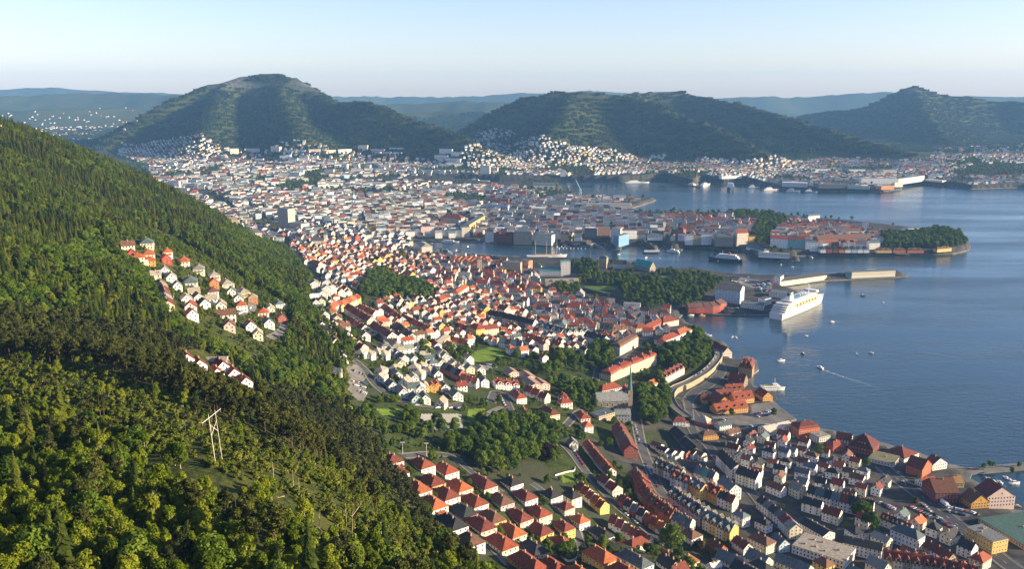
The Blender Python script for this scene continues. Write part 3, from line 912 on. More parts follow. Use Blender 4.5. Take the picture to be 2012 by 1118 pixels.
def road(zone, pts, width, mat=None, name='street', dashes=False, walk=1.6):
    C = spline([loc_z(zone, x, y)[:2] for x, y in pts], 4.0)
    Rw = strip(C, width / 2, .22)
    o = tag(obj(name, ribbon_mesh(name, Rw, mat or M_ASPHALT)), kind='structure')
    if walk:
        for sd in (-1, 1):
            K = strip(C, walk / 2, .34, sd * (width / 2 + walk / 2))
            obj('pavement', ribbon_mesh('pavement', K, M_PALEROAD), o)
    if dashes:
        D = MB()
        for k in range(0, len(C) - 2, 3):
            a = strip(C[k:k + 2], .12, .30)
            D.poly([tuple(a[0, 0]), tuple(a[1, 0]), tuple(a[1, 4]), tuple(a[0, 4])])
        for sd in (-1, 1):
            a = strip(C, .1, .30, sd * (width / 2 - .6))
            for k in range(len(C) - 1):
                D.poly([tuple(a[k, 0]), tuple(a[k + 1, 0]), tuple(a[k + 1, 4]), tuple(a[k, 4])])
        obj('lane_marking', D.mesh('lane_marking', M_MARK), o)
    T = np.gradient(C, axis=0); T /= np.linalg.norm(T, axis=1)[:, None] + 1e-9
    for k in np.linspace(-1, 1, max(3, int((width + 3) / 2))):
        p = C + np.c_[-T[:, 1], T[:, 0]] * k * (width / 2 + walk)
        j, i = cells(p[:, 0], p[:, 1]); occ[j, i] = np.where(occ[j, i] == 4, 4, 2)
    ROADS.append((C, width))
    return o, C
def patch(zone, pts, mat, name, lift=.12, step=2.5, mk=5):
    P = poly_world(zone, pts)
    x0, y0 = P.min(0); x1, y1 = P.max(0)
    X, Y = np.meshgrid(np.arange(x0, x1 + step, step), np.arange(y0, y1 + step, step))
    ins = in_poly(X, Y, P)
    Z = ground(X.ravel(), Y.ravel()).reshape(X.shape) + lift
    idx = np.arange(X.size).reshape(X.shape)
    F = np.stack([idx[:-1, :-1], idx[:-1, 1:], idx[1:, 1:], idx[1:, :-1]], -1)
    kp = ins[:-1, :-1] & ins[:-1, 1:] & ins[1:, 1:] & ins[1:, :-1]
    F = F[kp]
    used = np.unique(F); remap = -np.ones(X.size, int); remap[used] = np.arange(len(used))
    V = np.stack([X.ravel(), Y.ravel(), Z.ravel()], -1)[used]
    o = tag(obj(name, np_mesh(name, V, remap[F], [mat], smooth=True)), kind='structure')
    if mk: mark_poly(P, mk)
    return o

ZN.update({'J': (840, 560, 6.9875), 'K': (1060, 480, 6.21), 'L': (230, 440, 4.659), 'M': (560, 480, 5.59), 'N': (1340, 840, 5.59), 'O': (620, 680, 5.59)})
NH = [0]
def ang(zone, x0, y0, x1, y1, up=0.0):
    a = loc_z(zone, x0, y0, up); b = loc_z(zone, x1, y1, up)
    return math.atan2(b[1] - a[1], b[0] - a[0])

# ------------------------------------------------------------------ streets
road('I', [(1180, 560), (1280, 640), (1380, 710), (1480, 790), (1580, 870), (1700, 960), (1860, 1090), (1990, 1180)], 15, dashes=True, name='highway')
road('I', [(60, 190), (110, 200), (120, 300), (150, 380), (220, 440), (300, 540), (400, 640), (480, 720), (560, 830), (640, 900), (760, 960)], 8)
road('H', [(1500, 120), (1530, 260), (1560, 420), (1610, 560), (1660, 680), (1720, 740)], 9, M_ASPHALT)
road('H', [(1130, 430), (1190, 490), (1240, 560), (1290, 620), (1370, 710), (1450, 790), (1540, 860), (1640, 940), (1750, 1020), (1900, 1110)], 6.5)
road('O', [(380, 110), (470, 190), (560, 280), (620, 380), (700, 470), (830, 560), (950, 610), (1120, 645), (1400, 660), (1620, 650)], 7)
road('E', [(1020, 955), (1040, 900), (1080, 905), (1110, 960), (1140, 1040), (1130, 1110)], 6.5)
road('E', [(960, 1085), (1010, 1020), (1080, 985), (1110, 990)], 5, M_PALEROAD)
road('H', [(250, 500), (380, 490), (520, 500), (600, 560), (700, 640), (800, 700)], 5)
road('H', [(1290, 1000), (1210, 910), (1120, 800), (1020, 690), (960, 650)], 5)
road('2', [(500, 640), (640, 780), (860, 880), (1000, 1000), (1100, 1100)], 4.5)
road('6', [(560, 600), (600, 470), (720, 440), (900, 300), (1000, 220), (1130, 200)], 6)
road('L', [(1190, 650), (1235, 720), (1220, 790), (1120, 830)], 4.5, M_PALEROAD)
road('L', [(1400, 1050), (1500, 990), (1530, 930), (1480, 900)], 4.5, M_PALEROAD)
road('M', [(860, 600), (1000, 640), (1300, 760), (1600, 900)], 5)
road('E', [(1430, 1080), (1520, 1000), (1540, 1100)], 5)

# the curved upper road on its stone viaduct and the street below it
pts = [(520, 610), (560, 650), (592, 700), (575, 745), (520, 800), (430, 860), (350, 895), (325, 940), (350, 1000), (420, 1060)]
VC = spline([loc_z('F', x, y)[:2] for x, y in pts], 4.0)
vr = strip(VC, 5.0, 0.0)
vz = np.convolve(np.pad(vr[:, :, 2].max(1) + 4.5, 6, mode='edge'), np.ones(13) / 13, 'valid')
vz = np.minimum(vz, np.linspace(16, 19, len(vz)))
vz = np.maximum(vz, vr[:, :, 2].max(1) + .4)
vr[:, :, 2] = vz[:, None]
vo = tag(obj('viaduct_road', ribbon_mesh('viaduct_road', vr, M_PALEROAD)), 'curved grey upper road carried on a stone retaining wall below the wooded knoll', 'road', kind='structure')
W = MB()
for e, dx in ((0, 0.0), (4, 0.0)):
    for k in range(len(VC) - 1):
        a, b = vr[k, e], vr[k + 1, e]
        W.poly([tuple(a + (0, 0, .9)), tuple(b + (0, 0, .9)), (b[0], b[1], -2), (a[0], a[1], -2)])
wall_o = thing('retaining_wall', 'tall curved stone retaining wall with a tunnel arch under the upper road', 'wall', (0, 0, 0))
obj('masonry', W.mesh('masonry', M_STONE), wall_o, (.36, .29, .19))
for e in (0, 4):
    P = MB()
    for k in range(0, len(VC) - 1):
        a, b = vr[k, e], vr[k + 1, e]
        n = (vr[k, 2] - a); n = n / (np.linalg.norm(n) + 1e-9) * .45
        P.poly([tuple(a + (0, 0, .9)), tuple(b + (0, 0, .9)), tuple(b + n + (0, 0, .9)), tuple(a + n + (0, 0, .9))])
        P.poly([tuple(a + n + (0, 0, .9)), tuple(b + n + (0, 0, .9)), tuple(b + n), tuple(a + n)])
    obj('parapet', P.mesh('parapet', M_STONE), wall_o, (.42, .36, .27))
kk = int(len(VC) * .70)
best = max((0, 4), key=lambda e: vr[kk, e, 0])
a = vr[kk, best]; t = VC[kk + 1] - VC[kk - 1]; ta = math.atan2(t[1], t[0])
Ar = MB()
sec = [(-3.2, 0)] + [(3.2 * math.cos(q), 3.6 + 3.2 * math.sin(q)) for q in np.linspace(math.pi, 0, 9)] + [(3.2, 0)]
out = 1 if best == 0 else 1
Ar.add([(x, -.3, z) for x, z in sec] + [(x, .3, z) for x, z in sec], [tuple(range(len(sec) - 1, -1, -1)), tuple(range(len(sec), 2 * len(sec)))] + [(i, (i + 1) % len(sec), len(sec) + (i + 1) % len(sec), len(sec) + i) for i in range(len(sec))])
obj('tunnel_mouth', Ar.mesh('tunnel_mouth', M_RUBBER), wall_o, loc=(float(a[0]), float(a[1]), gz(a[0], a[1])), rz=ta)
for k in range(len(VC)):
    j, i = cells(vr[k, :, 0], vr[k, :, 1]); occ[j, i] = 2
road('7', [(330, 330), (360, 420), (300, 490), (220, 560), (120, 610), (60, 680), (70, 760), (130, 850), (200, 960), (300, 1080)], 10)

# lawns, pitches, yards
patch('E', [(900, 690), (930, 670), (1010, 645), (1080, 665), (1095, 700), (1030, 725), (940, 735), (905, 725)], M_LAWN, 'lawn')
patch('E', [(900, 760), (1000, 738), (1060, 742), (1055, 765), (960, 785)], M_GRAVEL, 'gravel_yard')
patch('O', [(1130, 740), (1600, 735), (1650, 900), (1480, 940), (1170, 930)], M_GRAVEL, 'sports_pitch')
patch('O', [(210, 600), (480, 680), (480, 720), (290, 690)], M_LAWN, 'lawn')
patch('O', [(640, 680), (900, 670), (980, 740), (880, 790), (700, 760)], M_LAWN, 'lawn')
patch('O', [(380, 860), (600, 950), (700, 1050), (640, 1080), (460, 980)], M_LAWN, 'lawn')
patch('E', [(880, 985), (1000, 980), (960, 1040), (920, 1085), (885, 1080)], M_LAWN, 'lawn')
patch('O', [(300, 240), (420, 190), (520, 230), (560, 330), (540, 430), (600, 540), (540, 620), (440, 600), (340, 470), (360, 330)], M_PALEROAD, 'car_park', mk=2)
patch('3', [(0, 300), (130, 290), (150, 380), (0, 410)], M_LAWN, 'lawn')
patch('K', [(520, 500), (670, 510), (980, 505), (940, 560), (680, 560), (560, 530)], M_LAWN, 'lawn')
patch('K', [(1470, 380), (1660, 370), (1660, 395), (1480, 410)], M_LAWN, 'lawn')
patch('D', [(590, 60), (640, 40), (720, 90), (840, 150), (800, 165), (700, 150), (620, 130)], M_DIRT, 'bare_clearing', mk=0)
#patch('D', [(640, 165), (860, 160), (1000, 210), (1080, 290), (960, 270), (860, 230), (700, 220)], M_LAWN, 'lawn', mk=3)
patch('7', [(620, 720), (830, 690), (1040, 860), (900, 890), (620, 840)], M_QUAY, 'quay_yard', mk=2)
patch('7', [(230, 830), (640, 800), (900, 890), (720, 940), (560, 920), (360, 890)], M_PALEROAD, 'car_park', mk=2)
patch('4', [(830, 750), (930, 700), (1010, 760), (940, 790)], M_LAWN, 'lawn')
patch('4', [(1110, 800), (1190, 770), (1320, 860), (1120, 880)], M_LAWN, 'lawn')
patch('5', [(720, 560), (860, 600), (960, 670), (800, 690), (690, 640)], M_PALEROAD, 'car_park', mk=2)
patch('F', [(700, 260), (880, 290), (890, 330), (790, 330), (690, 300)], M_QUAY, 'quay_yard', mk=2)

# ------------------------------------------------------------------ houses read one by one (roof centres)
TERR = R(127)
def hs(zone, x, y, w=15, d=10, h=6.2, roof='hip', rcol='red', wall='white', rz=TERR, rh=None, place='', group=None, detail=2, chim=2, **kw):
    if rh is None: rh = d * (.40 if roof == 'hip' else .46)
    X, Y, Z = loc_z(zone, x, y, h + rh * .55)
    NH[0] += 1
    return house(X, Y, rz, w, d, h, roof, rh, wall, rcol, detail=detail, place=place, group=group, chim=chim, **kw)
T = 'on the terraces under the birch slope'
G = 'hipped houses on the terraces'
for x, y, rc, wc, w in [(85, 135, 'dark red', 'white', 10), (125, 228, 'dark red', 'white', 11), (340, 170, 'red', 'white', 15), (300, 365, 'orange', 'white', 15),
                        (545, 220, 'red', 'white', 15), (425, 310, 'dark red', 'yellow', 15), (655, 355, 'orange', 'cream', 16), (545, 420, 'dark red', 'white', 15),
                        (430, 495, 'orange', 'white', 16), (850, 325, 'dark red', 'cream', 22), (785, 478, 'red', 'white', 16), (690, 565, 'black', 'brick red', 16),
                        (590, 660, 'black', 'white', 18), (1010, 470, 'brown', 'lilac', 16), (1215, 440, 'dark red', 'white', 15), (935, 612, 'brown', 'yellow', 16),
                        (845, 685, 'dark red', 'pink', 16), (745, 815, 'brown', 'white', 13), (1165, 600, 'dark red', 'pink', 17), (1105, 735, 'orange', 'cream', 16),
                        (1015, 840, 'red', 'cream', 17), (1335, 575, 'red', 'cream', 15), (1340, 725, 'dark red', 'yellow', 16), (1285, 885, 'black', 'cream', 16),
                        (1108, 332, 'black', 'white', 11), (1445, 435, 'black', 'white', 11), (1250, 1010, 'red', 'ochre', 22), (1455, 1050, 'red', 'white', 16)]:
    hs('2', x, y, w + 2.2, 11.8, 6.3, 'hip', rc, wc, TERR + rnd.uniform(-.03, .03), place=T, group=G)
T = 'beside the long terraced rows'
for x, y, rc, wc, w, d in [(45, 545, 'dark red', 'cream', 11, 10), (170, 655, 'orange', 'white', 12, 10), (350, 770, 'black', 'white', 19, 10.5), (345, 955, 'orange', 'yellow', 19, 12),
                           (640, 995, 'slate', 'white', 21, 10), (30, 705, 'dark red', 'yellow', 15, 10.5), (15, 850, 'red', 'white', 14, 10.5), (540, 1095, 'red', 'yellow', 17, 11),
                           (1115, 785, 'brown', 'white', 14, 12), (150, 1110, 'orange', 'white', 14, 11)]:
    hs('3', x, y, w, d, 6.4, 'hip', rc, wc, TERR + rnd.uniform(-.03, .03), place=T, group='hipped houses beside the rows')
for x, y, rc, wc, w, d, rz in [(110, 15, 'grey', 'white', 9, 8, 100), (930, 1025, 'black', 'white', 12, 9, 120), (1010, 1075, 'dark red', 'white', 10, 8, 35), (1335, 900, 'dark red', 'brick red', 13, 10, 127),
                               (1465, 1005, 'slate', 'white', 22, 11, 127), (1320, 1060, 'white', 'pale grey', 8, 6, 20)]:
    hs('3', x, y, w, d, 6.0, 'gable', rc, wc, R(rz), place='near the foot of the rows', group='gabled houses near the rows')

def row(zone, x0, y0, x1, y1, n, d, h, walls, roofs, roof='gable', rh=None, name='row_house', cat='row house', place='', group=None, detail=1, dorm=0, gables=0, chim=1, fl=3.0, sx=2.5, hipends=False, label=None):
    """a terrace: n houses wall to wall between two points on its ridge"""
    if rh is None: rh = d * .42
    A = loc_z(zone, x0, y0, h + rh * .9); B = loc_z(zone, x1, y1, h + rh * .9)
    a = math.atan2(B[1] - A[1], B[0] - A[0]); L = math.hypot(B[0] - A[0], B[1] - A[1])
    w = L / n
    for k in range(n):
        t = (k + .5) / n
        x = A[0] + (B[0] - A[0]) * t; y = A[1] + (B[1] - A[1]) * t
        wc = walls[k % len(walls)]; rc = roofs[k % len(roofs)]
        rw = {'gable': 'gabled', 'hip': 'hipped', 'mansard': 'mansard', 'flat': 'flat'}[roof]
        NH[0] += 1
        house(x, y, a, w - .06, d + (k % 2) * .16, h + (k % 2) * .12, roof, rh, wc, rc, name=name, cat=cat, detail=detail, place=place, group=group, dorm=dorm, gables=gables, chim=chim, fl=fl, sx=sx,
              label=label or (f"{wc} terraced house, {rc} {rw} roof, {place}" if len(place.split()) < 10 else f"{wc} house, {rc} roof, {place}"), door=False)
row('3', 232, 8, 330, 130, 4, 9, 6.5, ['cream', 'white'], ['red', 'dark red'], place='in the narrow row above the garden slope', group='narrow row above the garden slope')
row('3', 330, 130, 440, 250, 3, 9.5, 7, ['white'], ['red', 'orange'], place='in the narrow row above the garden slope', group='narrow row above the garden slope')
row('3', 362, 285, 495, 405, 2, 10, 7, ['white', 'cream'], ['dark red'], 'gable', place='in the pair by the bend in the street', group='pair by the street bend', detail=2)
row('3', 170, 362, 385, 545, 5, 10, 7, ['yellow', 'cream', 'white', 'ochre', 'yellow'], ['dark red', 'red'], place='in the yellow ended row across from the lawn', group='yellow ended row', detail=2)
row('3', 440, 640, 775, 838, 6, 10, 7, ['white', 'white', 'cream'], ['dark red', 'dark red', 'brown'], place='in the long white row with the plum roof', group='long white row', detail=2)
row('3', 520, 465, 900, 735, 7, 9.5, 6.6, ['brick red', 'cream', 'red', 'white', 'dark red', 'ochre', 'white'], ['dark red', 'black', 'slate', 'black', 'red', 'red', 'orange'], place='in the many coloured row', group='many coloured row', detail=2)
row('H', 1440, 300, 1510, 430, 3, 13, 10, ['brick red', 'tan'], ['dark red', 'brown'], place='at the head of the winding brick row', group='winding brick row', chim=2)
row('3', 640, 240, 720, 345, 2, 12, 10, ['brown', 'brick red'], ['brown', 'red'], place='in the winding brick row', group='winding brick row', chim=2, dorm=1)
row('3', 690, 345, 790, 470, 3, 12, 10, ['brick red', 'tan'], ['red', 'dark red', 'brown'], place='in the winding brick row', group='winding brick row', chim=2, dorm=1)
row('3', 790, 470, 980, 610, 4, 12, 10, ['brick red', 'brown'], ['brown', 'dark red'], place='in the winding brick row', group='winding brick row', chim=2, dorm=1)
row('3', 980, 610, 1130, 690, 3, 12, 9, ['pale grey', 'tan'], ['slate'], place='at the lower end of the brick row', group='slate roofed end of the brick row', chim=2)
row('3', 960, 410, 1240, 600, 7, 13, 11, ['lilac'], ['slate', 'black'], place='in the tall lilac street front', group='tall lilac street front', gables=1, chim=2)
row('3', 1255, 610, 1490, 735, 4, 13, 11, ['cream', 'yellow'], ['slate'], place='in the cream corner block with street gables', group='cream corner block', gables=1, chim=2, detail=2)
row('3', 820, 165, 1050, 265, 5, 12, 10, ['cream', 'tan', 'white'], ['slate', 'black'], place='in the upper street front with pointed gables', group='upper street front', gables=1, chim=2)
row('3', 960, 270, 1110, 330, 3, 11, 10, ['pale blue', 'white'], ['dark red', 'black'], place='in the blue and white stretch of the upper street', group='blue and white stretch', gables=1, chim=1)
row('3', 1140, 330, 1240, 395, 2, 12, 10.5, ['ochre', 'yellow'], ['slate'], place='in the ochre street front', group='ochre street front', gables=1, chim=2, detail=2)
row('3', 1250, 370, 1370, 430, 2, 12, 10.5, ['ochre'], ['dark red'], place='in the ochre street front', group='ochre street front', gables=1, chim=2, detail=2)
row('3', 1370, 440, 1500, 500, 2, 11, 9.5, ['white', 'cream'], ['black', 'dark red'], place='in the white end of the ochre front', group='white end of the ochre front', gables=0, chim=2)
row('3', 1170, 230, 1330, 290, 3, 12, 10, ['cream', 'pale grey'], ['slate', 'green'], place='in the green slate back row', group='green slate back row', gables=0, chim=2)
row('3', 1390, 320, 1500, 400, 2, 12, 10, ['white'], ['slate'], place='in the slate corner pair', group='slate corner pair', chim=1)
row('N', 450, 240, 620, 400, 3, 13, 11, ['white', 'pale grey'], ['black'], place='in the curved white block with the black roof', group='curved white block', chim=2, detail=2)
row('N', 630, 420, 850, 490, 3, 13, 11, ['white', 'cream'], ['black'], place='in the curved white block with the black roof', group='curved white block', chim=2, detail=2)
row('4', 610, 405, 880, 480, 4, 12, 9, ['white', 'pale grey'], ['black', 'slate'], place='in the long dark roofed row by the harbour road', group='long dark roofed row', chim=2)
row('4', 880, 480, 1160, 545, 4, 12, 9, ['white'], ['dark red', 'black'], place='in the long dark roofed row by the harbour road', group='long dark roofed row', chim=2)
row('4', 200, 490, 400, 640, 4, 10, 8, ['pale grey', 'white'], ['black', 'slate'], place='along the sunken street', group='houses along the sunken street', chim=1)
row('4', 400, 640, 500, 740, 2, 11, 9, ['white', 'cream'], ['dark red', 'grey'], place='along the sunken street', group='houses along the sunken street', chim=1, detail=2)
row('4', 560, 500, 720, 545, 3, 10, 8, ['white'], ['black'], place='in the white row over the small square', group='white row over the small square', detail=2)
row('4', 740, 575, 880, 620, 2, 11, 8, ['white', 'cream'], ['dark red'], place='in the white row over the small square', group='white row over the small square', detail=2)
row('5', 160, 955, 560, 1010, 5, 12, 10, ['tan', 'cream'], ['dark red', 'red'], place='in the gabled row with the wine red roof', group='gabled row with wine red roof', gables=1, detail=2, chim=2)
row('5', 560, 1010, 960, 1100, 5, 12, 10, ['tan', 'cream'], ['dark red', 'red'], place='in the gabled row with the wine red roof', group='gabled row with wine red roof', gables=1, detail=2, chim=2)
row('5', 150, 640, 400, 740, 3, 9, 6.5, ['white'], ['dark red', 'black'], place='facing the parked cars by the highway', group='white row facing the parked cars', dorm=2, detail=2)
row('5', 530, 870, 750, 990, 3, 10, 8, ['tan', 'white'], ['dark red'], place='behind the wine red gables', group='row behind the wine red gables')

# modern row of white houses with dark shed roofs
for k, (x, y) in enumerate([(830, 40), (880, 75), (940, 95), (1000, 100), (1060, 100), (1120, 105), (1190, 120)]):
    hs('3', x, y, 11, 8, 6.5, 'gable', 'black' if k % 3 else 'brown', 'white' if k not in (4,) else 'brick red', R(-48), 2.4, 'in the modern row with balconies', 'modern row with balconies', chim=0)
row('I', 40, 320, 160, 450, 2, 12, 6, ['dark grey'], ['black'], place='behind the modern row', group='dark sheds behind the modern row', chim=0)

def bld(zone, ax, ay, bx, by, topy, depth, roof='flat', rh=None, wall='white', rcol='grey', name='building', label='', cat='building', group=None, detail=1, over=0.0, **kw):
    cx, cy, a, w, d, h, z = facade(zone, ax, ay, bx, by, topy, depth, over)
    if rh is None: rh = 0 if roof == 'flat' else min(d, w) * .32
    return house(cx, cy, a, w, d, h, roof, rh, wall, rcol, name=name, label=label, cat=cat, group=group, detail=detail, z=z, door=False, **kw)

# blocks and warehouses near the shore
bld('4', 515, 790, 720, 915, 720, 13, 'gable', 3.2, 'white', 'black', 'apartment_block', 'white four storey apartment block with black roof above the long grey flat roof', 'apartment block', detail=2, chim=3)
bld('4', 885, 985, 1215, 1060, 895, 13, 'gable', 3.0, 'white', 'black', 'apartment_block', 'white apartment block with dark loggias joining the wine red gabled row', 'apartment block', detail=2, chim=3)
bld('4', 455, 985, 900, 1130, 920, 26, 'flat', 0, 'white', 'tan', 'commercial_building', 'long low white building with broad sandy grey flat roof', 'building', detail=1, chim=6)
row('4', 340, 975, 620, 1080, 3, 11, 7, ['cream', 'white'], ['slate'], place='before the sandy grey flat roof', group='slate row before the flat roof', chim=0)
hs('4', 1015, 765, 14, 12, 6.5, 'hip', 'black', 'white', R(20), place='standing alone on the small park lawn', chim=1)
hs('4', 205, 840, 18, 12, 8, 'hip', 'brown', 'cream', TERR, place='below the cream corner block', chim=2)
hs('4', 360, 855, 12, 10, 7, 'gable', 'slate', 'pale blue', R(110), place='below the cream corner block', chim=2)
hs('4', 40, 880, 14, 9, 6.5, 'gable', 'dark red', 'white', R(115), place='below the cream corner block', chim=1)
hs('4', 180, 990, 17, 12, 8, 'gable', 'slate', 'cream', TERR, place='near the sandy grey flat roof', chim=1)
hs('4', 60, 1080, 17, 11, 8, 'gable', 'black', 'white', TERR, place='near the sandy grey flat roof', chim=1)
bld('5', 848, 870, 1075, 1000, 765, 16, 'flat', 0, 'yellow', 'grey', 'office_block', 'yellow four storey office block with grey flat roof beside the green roofed hall', 'office block', detail=2, chim=3)
bld('5', 960, 725, 1352, 960, 690, 60, 'flat', 0, 'tan', 'green', 'industrial_hall', 'large low industrial hall with flat green roof on the quay', 'hall', roofc=(.07, .13, .10), detail=1, chim=5)
bld('5', 590, 560, 790, 560, 470, 24, 'gable', 9, 'dark red', 'brown', 'warehouse', 'broad brown roofed warehouse beside the truck yard', 'warehouse', roofc=(.13, .05, .03))
bld('5', 800, 545, 900, 610, 495, 18, 'gable', 7, 'ochre', 'brown', 'warehouse', 'warehouse with a yellow gable end facing the car park', 'warehouse', detail=2)
bld('5', 900, 520, 1015, 600, 430, 26, 'gable', 9, 'pink', 'dark red', 'warehouse', 'tall warehouse with pink gable end standing in the boat basin', 'warehouse', detail=2, over=2)
bld('5', 770, 430, 840, 430, 390, 14, 'gable', 5, 'tan', 'tan', 'warehouse', 'small warehouse with straw coloured roof behind the brown warehouses', 'warehouse', roofc=(.30, .17, .06))
bld('5', 500, 440, 620, 425, 400, 12, 'gable', 4, 'white', 'red', 'warehouse', 'low shed with rusty orange roof beside the highway', 'shed')
bld('5', 600, 440, 690, 430, 400, 10, 'gable', 3.5, 'tan', 'brown', 'warehouse', 'low brown roofed shed between rusty shed and warehouses', 'shed')
bld('5', 340, 300, 480, 345, 230, 20, 'gable', 7, 'orange', 'dark red', 'warehouse', 'dark roofed warehouse with bright orange gable end by the water', 'warehouse', wcol=(.55, .12, .05), detail=2)
bld('5', 500, 250, 570, 285, 200, 18, 'gable', 6, 'white', 'dark red', 'warehouse', 'white gabled warehouse behind the bright orange gable', 'warehouse', detail=2)
bld('5', 150, 150, 330, 215, 120, 26, 'hip', 6, 'white', 'dark red', 'warehouse', 'white waterfront warehouse with broad dark hipped roof', 'warehouse', detail=1)
bld('5', 20, 205, 240, 260, 175, 24, 'flat', 0, 'pale grey', 'tan', 'market_hall', 'flat olive roofed hall between the highway and dark red warehouse', 'hall', roofc=(.20, .19, .10))
bld('5', -150, 120, 60, 170, 60, 26, 'hip', 11, 'dark red', 'dark red', 'warehouse', 'huge dark red wooden warehouse with steep roof on the shore', 'warehouse', detail=2, dorm=3, roofc=(.10, .025, .02))
bld('I', 905, 480, 975, 470, 445, 10, 'hip', 4, 'red', 'red', 'boathouse', 'small bright red house with pointed roof on the shore', 'house', detail=2)
bld('I', 920, 430, 1005, 445, 400, 14, 'gable', 5, 'white', 'dark red', 'warehouse', 'white gabled house with dark roof right behind the red pointed one', 'house', detail=2)
bld('I', 830, 435, 890, 425, 395, 14, 'flat', 0, 'pale grey', 'tan', 'warehouse', 'grey shed with pale weathered roof by the orange brick warehouse', 'shed')
bld('I', 718, 405, 830, 395, 350, 16, 'mansard', 5, 'orange', 'dark red', 'warehouse', 'orange brick warehouse with dark stepped roof at the water', 'warehouse', detail=2, dorm=3, wcol=(.62, .17, .06))
bld('I', 545, 395, 685, 370, 355, 14, 'gable', 3, 'cream', 'white', 'harbour_shed', 'long cream harbour shed with pale roof by the car park', 'shed', roofc=(.62, .52, .42), detail=1)
bld('I', 340, 405, 400, 395, 375, 9, 'gable', 3.5, 'cream', 'brown', 'house', 'cream house with brown roof just behind the cream harbour shed', 'house', detail=2)
bld('I', 150, 325, 215, 345, 300, 13, 'hip', 6, 'red', 'tan', 'house', 'red house with pale pointed roof by the sunken road', 'house', detail=2, roofc=(.42, .36, .26))
bld('I', 30, 330, 100, 340, 300, 9, 'hip', 4, 'white', 'dark red', 'house', 'small white house with dark red pyramid roof by the sunken road', 'house', detail=2)
bld('I', 285, 360, 350, 355, 330, 10, 'gable', 3, 'white', 'slate', 'house', 'white house with rounded slate roof at the car park edge', 'house')
bld('I', 195, 415, 270, 410, 385, 10, 'hip', 4, 'ochre', 'brown', 'house', 'ochre house with low brown roof across the sunken road', 'house')

# ochre walled, red roofed warehouse group on the quay
OW = 'ochre wooden warehouse '
bld('7', 315, 815, 605, 795, 765, 15, 'gable', 6, 'ochre', 'red', 'warehouse', OW + 'with cross gable fronting the quay car park', 'warehouse', 'ochre quay warehouses', 2, dorm=4)
bld('7', 400, 800, 460, 796, 758, 22, 'gable', 6, 'yellow', 'red', 'warehouse', OW + 'wing whose gable cuts through the front block', 'warehouse', 'ochre quay warehouses', 2)
bld('7', 480, 728, 660, 705, 680, 14, 'gable', 7, 'ochre', 'red', 'warehouse', OW + 'in the second rank behind the front block', 'warehouse', 'ochre quay warehouses', 2, dorm=3)
bld('7', 330, 700, 480, 690, 650, 14, 'gable', 7, 'ochre', 'dark red', 'warehouse', OW + 'with dark roof in the third rank', 'warehouse', 'ochre quay warehouses', 1, dorm=3)
bld('7', 240, 690, 330, 760, 640, 16, 'gable', 7, 'ochre', 'dark red', 'warehouse', OW + 'turned sideways at the street side', 'warehouse', 'ochre quay warehouses', 1)
bld('7', 415, 630, 570, 625, 590, 13, 'gable', 6, 'ochre', 'red', 'warehouse', OW + 'at the back below the stone store', 'warehouse', 'ochre quay warehouses', 1, dorm=3)
bld('7', 185, 715, 235, 720, 675, 11, 'gable', 5, 'ochre', 'dark red', 'warehouse', OW + 'small and low beside the curved street', 'warehouse', 'ochre quay warehouses', 2)
bld('7', 660, 640, 740, 695, 600, 13, 'gable', 6, 'ochre', 'dark red', 'warehouse', OW + 'standing at the quay edge by the ferry', 'warehouse', 'ochre quay warehouses', 2, dorm=2)
bld('7', 415, 540, 560, 580, 490, 18, 'gable', 9, 'tan', 'dark red', 'warehouse', 'tall stone store with steep dark roof and light verge by the ferry', 'warehouse', None, 2, wcol=(.22, .16, .11), dorm=2)
bld('7', 515, 430, 640, 455, 370, 26, 'mansard', 9, 'tan', 'dark red', 'warehouse', 'dark many gabled warehouse rising straight from the water', 'warehouse', None, 2, gables=3, wcol=(.40, .24, .12))
bld('7', 255, 210, 375, 280, 180, 14, 'gable', 7, 'pink', 'dark red', 'warehouse', 'dark roofed shore house with pink gable below the wooded knoll', 'warehouse', None, 2)

# around the wooded knoll
for a, b in (((700, 612), (800, 570)), ((800, 570), (900, 532)), ((900, 532), (1000, 497)), ((1000, 497), (1060, 470)), ((1060, 470), (1122, 452))):
    NH[0] += 1
    bld('6', a[0], a[1], b[0], b[1], a[1] - 88, 15, 'mansard', 5, 'yellow', 'red', 'row_house', 'yellow tenement under a red mansard roof in the curved front below the knoll', 'tenement', 'curved yellow front', 2, dorm=3, chim=2, wcol=(.70, .58, .36), over=.02)
bld('6', 1190, 282, 1330, 248, 215, 16, 'hip', 5, 'white', 'red', 'school_building', 'white school wing with red hipped roof on the wooded knoll', 'school', None, 2, chim=2)
bld('6', 1330, 245, 1440, 215, 160, 18, 'hip', 5, 'white', 'orange', 'school_building', 'taller white school wing with orange roof on the wooded knoll', 'school', None, 2, chim=2)
bld('6', 1118, 290, 1192, 300, 240, 16, 'hip', 5, 'pink', 'dark red', 'school_building', 'pinkish school end wing with dark red roof on the wooded knoll', 'school', None, 2, chim=1)
bld('6', 930, 180, 1045, 170, 120, 14, 'hip', 5, 'cream', 'red', 'tenement', 'cream corner house with red roof behind the school', 'tenement', None, 2, chim=2)
bld('6', 1045, 150, 1180, 100, 100, 13, 'gable', 4, 'brick red', 'red', 'tenement', 'red roofed long building behind the school', 'tenement', None, 1, chim=3)
bld('6', 1180, 110, 1320, 90, 60, 20, 'hip', 6, 'pink', 'red', 'tenement', 'broad red roofed building at the bay head', 'tenement', None, 1, chim=3)
bld('6', 782, 372, 948, 290, 275, 16, 'mansard', 5, 'cream', 'brown', 'tenement', 'cream corner tenement with brown roof above the curved yellow front', 'tenement', None, 2, dorm=3, chim=3)
